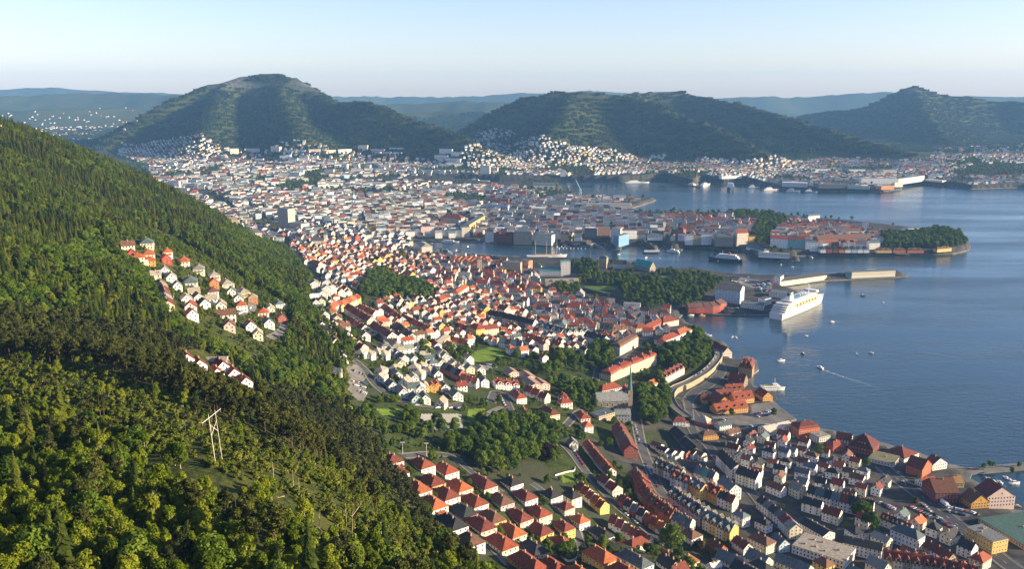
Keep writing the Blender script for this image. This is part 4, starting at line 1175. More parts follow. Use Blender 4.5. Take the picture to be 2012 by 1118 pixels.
bld('6', 620, 300, 780, 345, 250, 15, 'gable', 5, 'tan', 'dark red', 'tenement', 'tan tenement with dark roof joined to the cream corner tenement', 'tenement', None, 1, dorm=2, chim=2)
bld('6', 448, 240, 620, 295, 180, 15, 'gable', 6, 'pale blue', 'black', 'tenement', 'pale tenement with tall gable and black roof on the tree lined street', 'tenement', None, 2, dorm=3, chim=3)
bld('6', 600, 190, 715, 200, 110, 16, 'gable', 6, 'tan', 'black', 'tenement', 'tan tenement with pointed gable and black roof behind the pale one', 'tenement', None, 1, dorm=2, chim=2)
bld('6', 715, 200, 850, 190, 130, 16, 'gable', 6, 'pink', 'brown', 'tenement', 'pink tenement with brown roof behind the cream corner tenement', 'tenement', None, 1, dorm=2, chim=2)
for k, (ax, ay, bx, by) in enumerate([(1185, 640, 1222, 618), (1222, 618, 1262, 596), (1262, 596, 1300, 575), (1300, 575, 1335, 556), (1335, 556, 1372, 538)]):
    NH[0] += 1
    bld('6', ax, ay, bx, by, ay - 62, 12, 'gable', 4.5, 'cream', 'dark red', 'row_house', 'cream house with pointed gable in the short row above the upper road', 'row house', 'pointed row above the upper road', 2, gables=1, chim=1)
bld('6', 960, 690, 1180, 620, 660, 10, 'gable', 4, 'cream', 'orange', 'row_house', 'low house with orange roof at the end of the pointed row', 'row house', None, 1)
bld('6', 620, 715, 800, 720, 650, 14, 'hip', 5, 'pale grey', 'red', 'tenement', 'grey tenement with red hipped roof left of the church spire', 'tenement', None, 2, chim=2)
bld('6', 830, 730, 975, 720, 670, 14, 'hip', 5, 'pale grey', 'red', 'tenement', 'grey tenement with red hipped roof right behind the church spire', 'tenement', None, 2, chim=2)
bld('6', 590, 960, 735, 965, 880, 14, 'flat', 0, 'tan', 'slate', 'tenement', 'grey stone tenement with flat slate roof before the church', 'tenement', None, 2)
bld('6', 735, 960, 880, 1000, 870, 14, 'gable', 4, 'pale grey', 'grey', 'tenement', 'pale tenement with light grey roof before the church', 'tenement', None, 2, chim=3)
bld('6', 320, 605, 440, 610, 590, 12, 'flat', 0, 'pale grey', 'white', 'gym_hall', 'low hall with white flat roof among the trees', 'hall', None, 1)
bld('6', 260, 650, 490, 668, 640, 12, 'flat', 0, 'pale grey', 'grey', 'gym_hall', 'long low hall with pale grey roof among the trees', 'hall', None, 1)
# church with green spire
X, Y, Z = loc_z('6', 700, 835)
ch = thing('church', 'stone church with grey roof and slender green copper spire', 'church', (X, Y, gz(X, Y)), R(8))
W, Q = wall_roof(34, 15, 9, 'gable', 8)
obj('nave_wall', W.mesh('nave_wall', M_STONE), ch, (.26, .22, .17))
obj('nave_roof', Q.mesh('nave_roof', M_ROOF), ch, (.24, .245, .24))
t = MB(); t.box((20.5, 0, -4), (5.2, 5.2, 22)); obj('tower', t.mesh('tower', M_STONE), ch, (.27, .22, .17))
t = MB(); n = 8
t.add([(20.5 + 2.5 * math.cos(q), 2.5 * math.sin(q), 18.02) for q in np.linspace(math.pi / 8, 2 * math.pi + math.pi / 8, n, endpoint=False)] + [(20.5, 0, 48)], [(i, (i + 1) % n, n) for i in range(n)] + [tuple(range(n - 1, -1, -1))])
obj('spire', t.mesh('spire', M_ROOF), ch, (.06, .17, .13))
t = MB(); t.tube((20.5, 0, 47.6), (20.5, 0, 51), .12, .08); obj('finial', t.mesh('finial', M_METAL), ch, (.5, .4, .15))
for k in range(5):
    for s in (-1, 1):
        obj('window', ME_WINDOW, ch, loc=(-12 + k * 6, s * 7.5, 5), rz=0 if s < 0 else math.pi, scale=(1.5, 1, 4.4))
mark(X, Y, R(8), 52, 17)

# middle slope villas and rows
V = 'among the gardens below the sports pitch'
for x, y, w, d, rc, wc, rz in [(1165, 895, 20, 11, 'red', 'white', 115), (1200, 985, 15, 11, 'red', 'cream', 115), (1340, 980, 22, 11, 'dark red', 'cream', 117), (1425, 930, 13, 10, 'red', 'white', 20),
                               (1415, 905, 11, 9, 'dark red', 'white', 100), (1520, 1005, 18, 10, 'red', 'pink', 108), (1545, 1060, 11, 9, 'orange', 'white', 110)]:
    hs('E', x, y, w, d, 6.5, 'hip', rc, wc, R(rz), place=V, group='red roofed villas among the gardens')
row('E', 1210, 850, 1330, 900, 3, 11, 7, ['white', 'white', 'cream'], ['dark red', 'red'], place='in the short red roofed row among the gardens', group='short row among the gardens')
row('E', 1035, 815, 1165, 830, 3, 10, 7, ['white'], ['dark red'], place='in the short white row above the bend', group='short white row above the bend', gables=1)
for x, y, w, d in [(1215, 790, 22, 14), (1240, 830, 24, 16), (1290, 830, 20, 14), (1130, 770, 16, 12)]:
    hs('E', x, y, w, d, 6, 'gable', 'tan', 'pink', R(112), 3.0, 'in the school yard by the green', 'tan roofed school halls', 1, 0, roofc=(.36, .21, .14), name='school_hall', cat='school', kindword='school hall')
V = 'on the white hillside quarter under the car park'
for x, y, w, d, rc, wc, rz, rf in [(500, 20, 13, 10, 'tan', 'white', 75, 'hip'), (585, 40, 11, 10, 'tan', 'white', 75, 'hip'), (680, 20, 11, 10, 'tan', 'white', 75, 'hip'), (745, 45, 12, 10, 'tan', 'white', 75, 'hip'),
        (820, 15, 11, 8, 'grey', 'white', 112, 'gable'), (885, 40, 11, 8, 'slate', 'white', 112, 'gable'), (960, 85, 12, 9, 'slate', 'white', 112, 'gable'), (1075, 95, 12, 9, 'slate', 'white', 112, 'gable'),
        (1085, 190, 11, 10, 'tan', 'white', 75, 'hip'), (1155, 175, 11, 10, 'tan', 'white', 75, 'hip'), (1135, 255, 12, 10, 'tan', 'white', 75, 'hip'), (1235, 220, 11, 10, 'tan', 'white', 75, 'hip'),
        (1325, 255, 14, 9, 'slate', 'white', 115, 'gable'), (720, 220, 11, 9, 'tan', 'white', 75, 'hip'), (720, 290, 12, 9, 'tan', 'white', 75, 'gable'), (860, 200, 12, 9, 'tan', 'cream', 80, 'hip'),
        (890, 265, 12, 9, 'slate', 'white', 115, 'gable'), (985, 340, 12, 10, 'tan', 'white', 80, 'gable'), (830, 375, 13, 9, 'slate', 'white', 115, 'gable'), (1070, 405, 11, 9, 'slate', 'white', 20, 'gable'),
        (950, 450, 13, 9, 'grey', 'white', 112, 'gable'), (1150, 420, 12, 9, 'white', 'white', 100, 'gable'), (1190, 395, 10, 8, 'yellow', 'yellow', 100, 'gable'), (1270, 405, 9, 7, 'orange', 'ochre', 110, 'gable'),
        (1325, 390, 10, 8, 'orange', 'ochre', 110, 'gable'), (1090, 520, 12, 9, 'slate', 'pale blue', 110, 'gable'), (1190, 520, 12, 9, 'slate', 'white', 110, 'gable'), (1380, 570, 11, 9, 'tan', 'cream', 75, 'gable'),
        (1410, 405, 11, 9, 'slate', 'white', 110, 'gable'), (1540, 480, 15, 10, 'slate', 'white', 110, 'gable'), (1600, 395, 10, 8, 'red', 'white', 20, 'gable'), (295, 60, 11, 8, 'black', 'white', 112, 'gable')]:
    if rc == 'yellow': rc = 'tan'
    hs('O', x, y, w, d, 6.2, rf, rc, wc, R(rz) + rnd.uniform(-.06, .06), place=V, group='white hillside quarter', chim=1)
row('O', 1410, 165, 1610, 260, 4, 11, 8, ['brick red'], ['slate', 'black'], place='in the slate roofed brick row', group='slate roofed brick row', detail=2)
row('O', 1600, 290, 1780, 350, 3, 10, 7, ['cream', 'white'], ['dark red'], place='in the wine roofed row by the brick row', group='wine roofed row')
hs('D', 1790, 885, 26, 10, 4.5, 'gable', 'slate', 'pale grey', R(6), 2.5, 'on the car park terrace', None, 1, 0, name='pavilion', kindword='pavilion', cat='pavilion')
hs('D', 1537, 858, 9, 7, 3.5, 'gable', 'slate', 'orange', R(6), 1.5, 'at the forest edge', None, 1, 0, roofc=(.05, .22, .45), label='small hut with bright blue roof at the forest edge', name='hut', cat='hut')
# houses stepping up the clearing in the forest
V = 'in the hillside clearing within the forest'
for x, y, w, d, rc, wc, rf in [(270, 120, 15, 12, 'slate', 'cream', 'hip'), (95, 150, 12, 9, 'brown', 'cream', 'gable'), (128, 228, 8, 7, 'red', 'red', 'gable'), (190, 265, 11, 9, 'orange', 'cream', 'hip'), (285, 235, 11, 10, 'orange', 'cream', 'hip'),
        (290, 292, 11, 10, 'orange', 'ochre', 'hip'), (455, 215, 11, 9, 'orange', 'white', 'hip'), (440, 268, 11, 9, 'orange', 'red', 'gable'), (605, 295, 13, 11, 'orange', 'white', 'hip'), (430, 380, 10, 9, 'grey', 'white', 'gable'),
        (490, 440, 11, 9, 'tan', 'white', 'gable'), (745, 365, 13, 11, 'grey', 'cream', 'hip'), (880, 425, 13, 10, 'grey', 'pink', 'hip'), (665, 475, 19, 13, 'slate', 'cream', 'hip'), (880, 492, 10, 9, 'orange', 'orange', 'gable'),
        (868, 575, 14, 10, 'brown', 'white', 'hip'), (1000, 500, 13, 12, 'tan', 'cream', 'hip'), (1150, 580, 16, 11, 'tan', 'yellow', 'hip'), (630, 640, 11, 9, 'tan', 'white', 'gable'), (790, 680, 11, 9, 'black', 'white', 'gable'),
        (950, 700, 11, 9, 'tan', 'white', 'gable'), (1110, 640, 11, 9, 'grey', 'white', 'gable'), (1130, 705, 12, 10, 'orange', 'white', 'hip'), (985, 775, 17, 9, 'brown', 'white', 'gable'), (670, 705, 11, 9, 'red', 'white', 'gable'),
        (675, 770, 10, 9, 'dark red', 'white', 'gable'), (1240, 640, 10, 9, 'tan', 'orange', 'hip'), (1480, 695, 11, 10, 'slate', 'white', 'hip'), (1335, 770, 12, 10, 'orange', 'white', 'hip'), (1215, 880, 12, 9, 'brown', 'white', 'gable'),
        (1380, 860, 12, 9, 'slate', 'white', 'gable'), (1025, 880, 10, 9, 'brown', 'pink', 'gable'), (350, 425, 9, 8, 'tan', 'cream', 'gable'), (1285, 960, 12, 8, 'tan', 'cream', 'gable'), (1500, 820, 10, 8, 'brown', 'brick red', 'gable'),
        (1480, 255, 12, 9, 'orange', 'white', 'gable')]:
    hs('L', x, y, w, d, 6.4, rf, rc, wc, R(rnd.choice((108, 116, 122, 24))), place=V, group='houses in the forest clearing', chim=1)
for x, y in [(560, 400), (545, 520), (700, 580), (755, 560), (735, 625), (860, 645), (1045, 575), (1060, 800), (1180, 745), (1290, 705), (1400, 740), (1435, 800), (600, 575), (1100, 905), (1395, 655), (1320, 905), (560, 640), (1150, 830)]:
    X, Y, Z = loc_z('L', x, y, 8.5)
    a_ = R(rnd.choice((108, 116, 122, 24)))
    if is_free(X, Y, a_, 10, 8.5):
        NH[0] += 1
        house(X, Y, a_, rnd.uniform(9.5, 12), rnd.uniform(8, 9.5), 6.2, 'gable', 4.0, rnd.choice(('white', 'white', 'cream')), rnd.choice(('grey', 'tan', 'brown', 'orange', 'slate')), place=V, group='houses in the forest clearing', chim=1)
row('L', 385, 480, 465, 690, 6, 9, 7, ['white', 'cream'], ['brown', 'tan', 'dark red'], place='stepping down beside the forest edge', group='stepped row at the forest edge', detail=2)
for x, y, w, d, rc in [(1015, 812, 13, 9, 'dark red'), (1085, 845, 12, 9, 'dark red'), (1210, 850, 14, 9, 'dark red'), (1272, 890, 14, 9, 'dark red'), (1335, 938, 14, 9, 'dark red'), (1180, 892, 12, 9, 'red')]:
    hs('D', x, y, w, d, 5.5, 'gable', rc, 'white', R(122), place='in the small group behind the dark pines', group='dark red roofed group behind the pines', chim=1)
hs('D', 1180, 825, 16, 10, 5, 'gable', 'tan', 'cream', R(10), 2.0, 'above the group behind the dark pines', None, 1, 0)

# mid town: the long rows and large single buildings
row('M', 490, 625, 790, 540, 6, 11, 9, ['cream', 'yellow'], ['orange', 'red'], place='in the orange roofed row below the old trees', group='orange roofed row below the old trees', chim=2)
row('M', 690, 635, 950, 790, 6, 12, 12, ['white', 'pink'], ['dark red', 'red'], place='in the long tall white row', group='long tall white row', chim=2, sx=2.2)
row('M', 980, 830, 1180, 950, 5, 12, 12, ['white', 'pink'], ['dark red', 'red'], place='in the long tall white row', group='long tall white row', chim=2, sx=2.2)
row('M', 820, 640, 1000, 720, 5, 11, 9, ['white', 'cream'], ['red', 'orange'], place='in the second red row', group='second red row', chim=2)
row('M', 1090, 640, 1290, 790, 6, 11, 9, ['white', 'pale blue'], ['orange', 'red', 'dark red'], place='in the third red row', group='third red row', chim=2)
row('M', 1300, 760, 1600, 900, 8, 11, 9, ['white', 'cream', 'pale blue'], ['orange', 'orange', 'red'], place='in the orange roofed row lower down', group='orange roofed row lower down', chim=2)
row('M', 1230, 840, 1400, 960, 4, 13, 11, ['tan', 'pale grey'], ['brown', 'black'], place='in the brown roofed row', group='brown roofed row', chim=2)
row('M', 720, 790, 880, 880, 3, 10, 7, ['white', 'cream'], ['dark red', 'orange'], place='in the short row below the tall white row', group='short row below the tall white row')
row('M', 700, 980, 870, 1090, 3, 10, 6.5, ['pink', 'cream'], ['red', 'dark red'], place='in the short pink row under the forest edge', group='short pink row under the forest edge')
for k, (x, y) in enumerate([(510, 690), (565, 755), (585, 820), (600, 880)]):
    hs('M', x, y, 13, 12, 6.5, 'hip', 'brown' if k else 'orange', 'cream', R(100), place='in the stack of cream cubes', group='stack of cream cubes', detail=1, chim=1)
for x, y, rc in [(400, 790, 'grey'), (395, 840, 'black'), (400, 890, 'black'), (500, 920, 'black'), (680, 950, 'black'), (545, 1020, 'brown'), (310, 545, 'white'), (330, 600, 'dark red'), (345, 660, 'slate')]:
    hs('M', x, y, 12, 9, 6, 'gable', rc, 'white', R(rnd.choice((115, 20))), place='at the forest foot', group='white houses at the forest foot', detail=1, chim=1)
for x, y, w, d in [(320, 390, 16, 13), (445, 380, 16, 12), (450, 445, 15, 12), (505, 440, 14, 12), (405, 500, 15, 12)]:
    hs('M', x, y, w, d, 11, 'gable', 'tan', 'white', R(110), 4, 'in the white cubes at the forest foot', 'white cubes at the forest foot', 1, 0, name='apartment_house', kindword='apartment house')
row('J', 860, 330, 1480, 470, 6, 14, 13, ['pale blue', 'dark grey', 'lilac'], ['black'], place='in the long black roofed block', group='long black roofed block', chim=4, sx=2.4)
row('J', 1560, 480, 1677, 520, 2, 12, 11, ['white'], ['slate'], place='beside the long black roofed block', group='slate pair beside the black block', gables=1)
row('K', 30, 950, 300, 1020, 4, 12, 10, ['white', 'pale blue'], ['slate', 'black'], place='in the slate gabled front', group='slate gabled front', gables=1, chim=2)
row('K', 300, 1020, 580, 1010, 4, 12, 10, ['white', 'cream'], ['black', 'slate'], place='in the slate gabled front', group='slate gabled front', gables=1, chim=2)
row('J', 390, 510, 560, 560, 3, 10, 8, ['white'], ['dark red', 'orange'], place='in the white fronted lane', group='white fronted lane')
row('J', 300, 690, 560, 760, 4, 10, 7, ['pink', 'white'], ['red', 'orange'], place='above the round green', group='pink row above the round green')
row('J', 990, 720, 1300, 770, 4, 11, 8, ['white', 'pale blue'], ['slate', 'black'], place='above the round green', group='slate row above the round green')
row('J', 1310, 640, 1640, 740, 5, 11, 8, ['white', 'lilac'], ['orange', 'red'], place='in the orange roofed front beyond the green', group='orange front beyond the green')
bld('J', 425, 190, 568, 130, 70, 14, 'hip', 4, 'cream', 'orange', 'tenement', 'cream tenement with orange roof in the middle of the old town', 'tenement', None, 1, chim=2)
bld('J', 755, 185, 850, 190, 110, 14, 'hip', 6, 'cream', 'orange', 'tenement', 'tower like cream house with orange pyramid roof in the old town', 'tenement', None, 1, chim=2)
bld('J', 770, 385, 850, 370, 270, 13, 'hip', 5, 'orange', 'dark red', 'tenement', 'orange brick tower house at the end of the black roofed block', 'tenement', None, 1, chim=2, wcol=(.5, .28, .16))
bld('J', 180, 270, 280, 250, 190, 13, 'hip', 5, 'orange', 'red', 'tenement', 'brick house with red roof beside the old trees', 'tenement', None, 1, chim=2, wcol=(.45, .22, .13))
bld('J', 1060, 210, 1280, 240, 130, 14, 'mansard', 5, 'pale grey', 'slate', 'tenement', 'grey tenement with slate mansard in the middle of the old town', 'tenement', None, 1, chim=3)
bld('M', 820, 480, 935, 460, 385, 18, 'flat', 0, 'yellow', 'black', 'tenement', 'yellow and cream tenement with dark flat roof beside the old trees', 'tenement', None, 1, chim=2)
bld('O', 1370, 30, 1480, -10, -70, 12, 'gable', 3, 'yellow', 'tan', 'tenement', 'pale yellow tenement by the round green', 'tenement', None, 1, wcol=(.72, .6, .32))
bld('K', 1025, 808, 1225, 815, 730, 12, 'gable', 2.5, 'white', 'grey', 'tenement', 'long white house with grey roof below the fortress wood', 'tenement', None, 2)

# ------------------------------------------------------------------ harbour front, fortress, far landmarks
bld('F', 572, 392, 708, 413, 322, 38, 'gable', 6, 'pale blue', 'slate', 'dock_warehouse', 'big white dock warehouse, bluish shade in its wall colour, with dark gabled roof by the cruise quay', 'warehouse', None, 2, roofc=(.09, .085, .08), fl=5.5, sx=5)  # white building; the bluish shade of its left face is put into the wall colour
bld('F', 712, 432, 840, 447, 405, 22, 'flat', 0, 'white', 'slate', 'dock_office', 'white two storey dock office with dark flat roof beside the cruise ship', 'dock office', None, 2, fl=3.2)
bld('F', 845, 420, 882, 412, 385, 14, 'flat', 0, 'white', 'slate', 'dock_office', 'small white dock office joined to the larger one', 'dock office', None, 2)
bld('F', 868, 372, 975, 388, 345, 26, 'flat', 0, 'white', 'slate', 'dock_shed', 'white transit shed with dark roof hidden behind the cruise ship', 'shed', None, 1)
for k, (ax, ay, bx, by) in enumerate([(425, 467, 470, 466), (470, 466, 515, 462), (515, 462, 560, 460), (560, 460, 600, 450), (600, 450, 635, 438)]):
    bld('F', ax, ay, bx, by, ay - 38, 20, 'gable', 5, 'red', 'red', 'boat_shed', 'red wooden boat shed with rusty roof in the row by the small quay', 'shed', 'red boat sheds by the small quay', 1, wcol=(.34, .07, .05), roofc=(.15, .075, .058))
bld('8', 730, 380, 1170, 322, 352, 26, 'gable', 4, 'cream', 'grey', 'pier_shed', 'long cream pier shed with dark ridged roof', 'shed', None, 2, roofc=(.09, .085, .08), fl=4, sx=4)
bld('8', 668, 372, 730, 380, 300, 22, 'flat', 0, 'white', 'slate', 'pier_shed', 'white tower like head of the long pier shed', 'shed', None, 2)
bld('8', 1405, 305, 1815, 290, 264, 20, 'flat', 0, 'cream', 'grey', 'cruise_terminal', 'long cream terminal with green roof light near the pier end', 'terminal', None, 2, fl=4, sx=4, roofc=(.13, .13, .13))
bld('8', 1550, 284, 1640, 280, 250, 10, 'gable', 2, 'teal', 'green', 'roof_pavilion', 'green topped roof pavilion on the pier terminal', 'pavilion', None, 1, mk=False, wcol=(.3, .55, .48), roofc=(.22, .5, .42))
bld('8', 1350, 305, 1405, 312, 265, 16, 'flat', 0, 'teal', 'slate', 'terminal_annex', 'dark teal annex at the near end of the pier terminal', 'terminal', None, 1)
# fortress
bld('K', 1150, 300, 1345, 340, 250, 17, 'gable', 12, 'tan', 'green', 'stone_hall', 'medieval stone hall with steep green copper roof at the harbour mouth', 'hall', None, 2, roofc=(.05, .30, .27), wcol=(.33, .28, .22), wmat=M_STONE)
bld('K', 728, 300, 815, 305, 170, 14, 'mansard', 6, 'tan', 'slate', 'stone_tower', 'square tan stone fortress tower with dark cap at the harbour mouth', 'tower', None, 2, wcol=(.40, .32, .21), wmat=M_STONE, sx=4)
bld('K', 900, 300, 1060, 300, 240, 16, 'gable', 7, 'pale grey', 'black', 'fortress_house', 'long black roofed stone house beside the green hall', 'house', None, 1)
bld('K', 0, 385, 258, 388, 320, 16, 'gable', 5, 'white', 'green', 'ward_block', 'long white block with green roof edge beside the quay wood', 'office block', None, 2, roofc=(.10, .26, .23), sx=3)
bld('K', 262, 388, 375, 386, 215, 16, 'flat', 0, 'white', 'green', 'office_tower', 'white gridded office tower with green top beside the quay wood', 'office block', None, 2, sx=2.6, roofc=(.1, .33, .28))
bld('K', 125, 640, 205, 640, 560, 9, 'gable', 5, 'cream', 'dark red', 'chapel', 'narrow cream chapel with tall lit gable below the fortress', 'chapel', None, 1)
bld('K', 75, 520, 480, 510, 455, 15, 'gable', 4, 'tan', 'tan', 'barracks', 'long tan barracks with three gables below the fortress', 'barracks', None, 1, gables=3, roofc=(.28, .23, .19))
bld('K', 500, 370, 850, 420, 360, 6, 'gable', 1.5, 'pale grey', 'grey', 'fortress_range', 'low long fortress range with pale ridge among the trees', 'barracks', None, 1)
bld('K', 530, 560, 850, 640, 530, 8, 'flat', 0, 'dark grey', 'grey', 'rampart', 'dark stone rampart below the bright green fortress lawn', 'wall', None, 1, wmat=M_STONE, sides=(), chim=0, wcol=(.10, .09, .075), roofc=(.08, .13, .03))
bld('B', 1080, 1080, 1180, 1085, 1020, 18, 'flat', 0, 'tan', 'slate', 'hotel', 'grey brick hotel block behind the tall ship', 'hotel', None, 2)
bld('B', 1180, 1060, 1225, 1065, 1010, 16, 'flat', 0, 'orange', 'slate', 'hotel', 'rust brick hotel block behind the tall ship', 'hotel', None, 2, wcol=(.45, .2, .12))
bld('B', 945, 1085, 970, 1085, 1005, 8, 'hip', 3, 'tan', 'slate', 'church_tower', 'tan stone church tower among trees behind the wharf', 'church', None, 1, wmat=M_STONE)
bld('B', 640, 985, 600, 960, 935, 24, 'hip', 4, 'cream', 'tan', 'market_building', 'cream market building at the inner harbour corner', 'building', None, 1)
# old wharf: parallel long gabled roofs
for k in range(7):
    x = 790 + k * 27
    bld('B', x, 1030 - k * 1, x + 24, 1032 - k, 1008, 55, 'gable', 6, 'ochre' if k % 2 else 'brick red', 'red' if k % 2 else 'brown', 'wharf_house', 'long wharf house with rusty gabled roof in the old wharf row', 'wharf house', 'old wharf row', 1, over=-10)
# front of the far side of the inner harbour
far_front = [(340, 863, 388, 866, 818, 14, 'ochre', 'slate', 'gable'), (390, 868, 445, 869, 830, 14, 'pale blue', 'slate', 'gable'), (447, 869, 500, 870, 832, 14, 'pink', 'dark red', 'gable'), (520, 873, 575, 874, 835, 14, 'white', 'dark red', 'gable'),
             (577, 874, 632, 876, 835, 14, 'white', 'slate', 'gable'), (637, 878, 710, 876, 825, 18, 'pink', 'dark red', 'flat'), (712, 876, 760, 880, 838, 16, 'white', 'slate', 'gable'), (762, 880, 858, 882, 842, 18, 'pale blue', 'slate', 'flat'),
             (860, 882, 905, 880, 830, 26, 'cream', 'slate', 'flat'), (905, 860, 990, 800, 815, 18, 'yellow', 'slate', 'flat'), (985, 908, 1032, 910, 850, 18, 'white', 'slate', 'hip'), (1036, 915, 1136, 918, 868, 20, 'dark red', 'dark red', 'gable'),
             (1142, 920, 1242, 925, 862, 22, 'tan', 'slate', 'mansard'), (1255, 926, 1350, 930, 868, 22, 'cream', 'slate', 'flat'), (1400, 905, 1460, 905, 866, 18, 'tan', 'brown', 'gable'),
             (1530, 890, 1600, 892, 832, 18, 'dark grey', 'white', 'flat'), (1602, 890, 1672, 886, 830, 14, 'brown', 'slate', 'flat'), (1676, 915, 1728, 917, 835, 16, 'white', 'slate', 'flat'), (1724, 930, 1780, 930, 878, 14, 'blue', 'slate', 'flat'),
             (1732, 897, 1820, 900, 850, 16, 'white', 'grey', 'flat'), (1878, 905, 1960, 907, 880, 14, 'white', 'slate', 'gable'),
             (885, 720, 955, 725, 682, 22, 'pink', 'slate', 'flat'), (995, 710, 1115, 712, 672, 20, 'brick red', 'dark red', 'flat'), (965, 742, 1112, 746, 705, 18, 'pale blue', 'slate', 'flat'), (740, 812, 856, 816, 775, 30, 'tan', 'dark red', 'hip'),
             (1240, 757, 1320, 757, 722, 20, 'cream', 'white', 'flat'), (1480, 728, 1785, 730, 702, 40, 'cream', 'grey', 'flat'), (1320, 728, 1425, 730, 705, 30, 'pale grey', 'slate', 'gable'), (1110, 662, 1210, 664, 640, 22, 'brown', 'dark red', 'gable'),
             (655, 640, 790, 645, 612, 16, 'white', 'slate', 'flat'), (1250, 620, 1370, 620, 598, 30, 'pale grey', 'slate', 'gable')]
words = {'gable': 'gabled', 'flat': 'flat', 'hip': 'hipped', 'mansard': 'mansard'}
for i, (ax, ay, bx, by, ty, dp, wc, rc, rf) in enumerate(far_front):
    place = 'on the far quay of the inner harbour' if i < 21 else 'in the town centre behind the inner harbour'
    bld('B', ax, ay, bx, by, ty, dp, rf, None, wc, rc, 'harbour_building', f'{wc} building with {rc} {words[rf]} roof {place}', 'building', 'far harbour buildings' if i < 21 else 'large centre buildings', 2 if i < 21 else 1, dorm=0, gables=2 if rf == 'gable' and i < 16 else 0, sx=3.0, fl=3.3, over=2.0 if i < 21 else 0)
nordnes = [(130, 942, 172, 943, 872, 18, 'white', 'slate', 'flat'), (173, 943, 216, 944, 875, 18, 'tan', 'red', 'flat'), (217, 944, 273, 945, 868, 18, 'white', 'slate', 'flat'), (292, 951, 392, 955, 885, 22, 'dark grey', 'slate', 'mansard'),
           (415, 926, 476, 922, 862, 20, 'cream', 'red', 'gable'), (458, 965, 556, 968, 938, 14, 'white', 'slate', 'hip'), (530, 1008, 700, 1012, 970, 14, 'white', 'grey', 'flat'),
           (597, 942, 690, 946, 890, 22, 'white', 'red', 'gable'), (691, 946, 786, 951, 895, 20, 'teal', 'dark red', 'gable'), (790, 960, 856, 963, 910, 18, 'white', 'slate', 'flat'), (860, 932, 1130, 922, 895, 24, 'brick red', 'brown', 'gable'),
           (1142, 955, 1200, 950, 915, 14, 'white', 'slate', 'gable'), (1342, 870, 1410, 866, 838, 16, 'white', 'blue', 'flat'), (240, 818, 355, 822, 785, 14, 'lilac', 'red', 'gable'), (135, 812, 190, 814, 780, 14, 'pink', 'brown', 'gable'),
           (75, 882, 116, 886, 840, 16, 'brick red', 'dark red', 'hip'), (975, 882, 1100, 882, 850, 18, 'white', 'brown', 'gable'), (740, 802, 805, 803, 775, 14, 'cream', 'slate', 'hip'), (807, 804, 870, 800, 768, 14, 'white', 'slate', 'mansard')]
for i, (ax, ay, bx, by, ty, dp, wc, rc, rf) in enumerate(nordnes):
    bld('C', ax, ay, bx, by, ty, dp, rf, None, wc, 'slate' if rc == 'blue' else rc, 'peninsula_building', f'{wc} building with {"dark blue" if rc == "blue" else rc} {words[rf]} roof on the wooded peninsula', 'building', 'peninsula front buildings', 2, sx=3.0, fl=3.3, over=2.0)
for k, (wc, rc) in enumerate([('white', 'slate'), ('brick red', 'brown'), ('brown', 'brown'), ('orange', 'dark red'), ('white', 'slate'), ('pale blue', 'slate'), ('white', 'grey'), ('white', 'slate')]):
    x = 872 + k * 34
    bld('C', x, 986, x + 30, 986, 950, 16, 'hip', 6, wc, rc, 'boathouse', f'{wc} gabled boathouse with {rc} roof in the peninsula quay row', 'boathouse', 'peninsula boathouses', 1, gables=1, over=1.5)
for k, (a, b, wc) in enumerate([(1182, 1264, 'yellow'), (1272, 1340, 'orange'), (1350, 1440, 'orange'), (1516, 1594, 'yellow')]):
    y = 986 if k < 3 else 976
    bld('C', a, y, b, y, y - 26, 12, 'hip', 4, wc, 'brown', 'shore_villa', f'low {wc} shore house with brown hipped roof under the peninsula trees', 'house', 'shore houses under the peninsula trees', 1, dorm=2, over=2.0)
# apartment slabs below the mountain
slabs = [('B', a, b, y, t) for a, b, y, t in [(20, 85, 418, 399), (105, 168, 420, 402), (182, 255, 422, 397), (290, 340, 412, 377), (355, 432, 412, 398), (460, 538, 405, 391), (365, 410, 432, 414), (425, 468, 434, 416), (480, 527, 434, 416),
                                              (735, 805, 425, 397), (708, 780, 455, 431), (798, 860, 440, 415), (765, 850, 472, 449), (200, 230, 512, 481), (265, 293, 512, 481), (325, 355, 515, 486), (960, 1012, 535, 490), (1010, 1055, 530, 500), (1398, 1428, 568, 520)]]
slabs += [('A', a, b, y, t) for a, b, y, t in [(1265, 1312, 568, 534), (1343, 1427, 552, 532), (1487, 1535, 555, 523), (1560, 1615, 562, 544), (1620, 1675, 562, 544), (1695, 1762, 558, 538), (1585, 1645, 700, 668), (925, 985, 762, 714), (962, 1030, 786, 755), (1782, 1832, 682, 650), (1875, 1905, 655, 622)]]
for z_, a, b, y, t in slabs:
    wc = rnd.choice(['white', 'pink', 'cream', 'cream', 'white'])
    bld(z_, a, y, b, y + 1, t, 15, 'flat', 0, wc, 'grey', 'apartment_slab', f'{wc} apartment slab with flat roof below the mountain foot', 'apartment block', 'apartment slabs below the mountains', 1, sx=4, fl=3.2)
bld('A', 1530, 1000, 1586, 1000, 862, 22, 'flat', 0, 'tan', 'slate', 'tower_block', 'tall tan tower block standing above the town centre', 'tower block', None, 1, wcol=(.52, .45, .36), sx=3.5)
bld('A', 1485, 995, 1530, 995, 938, 22, 'flat', 0, 'yellow', 'slate', 'tower_block', 'lower yellow block against the tan tower block', 'tower block', None, 1)
bld('A', 1590, 1000, 1655, 1000, 942, 26, 'flat', 0, 'cream', 'slate', 'tower_block', 'broad cream block at the foot of the tan tower block', 'tower block', None, 1)
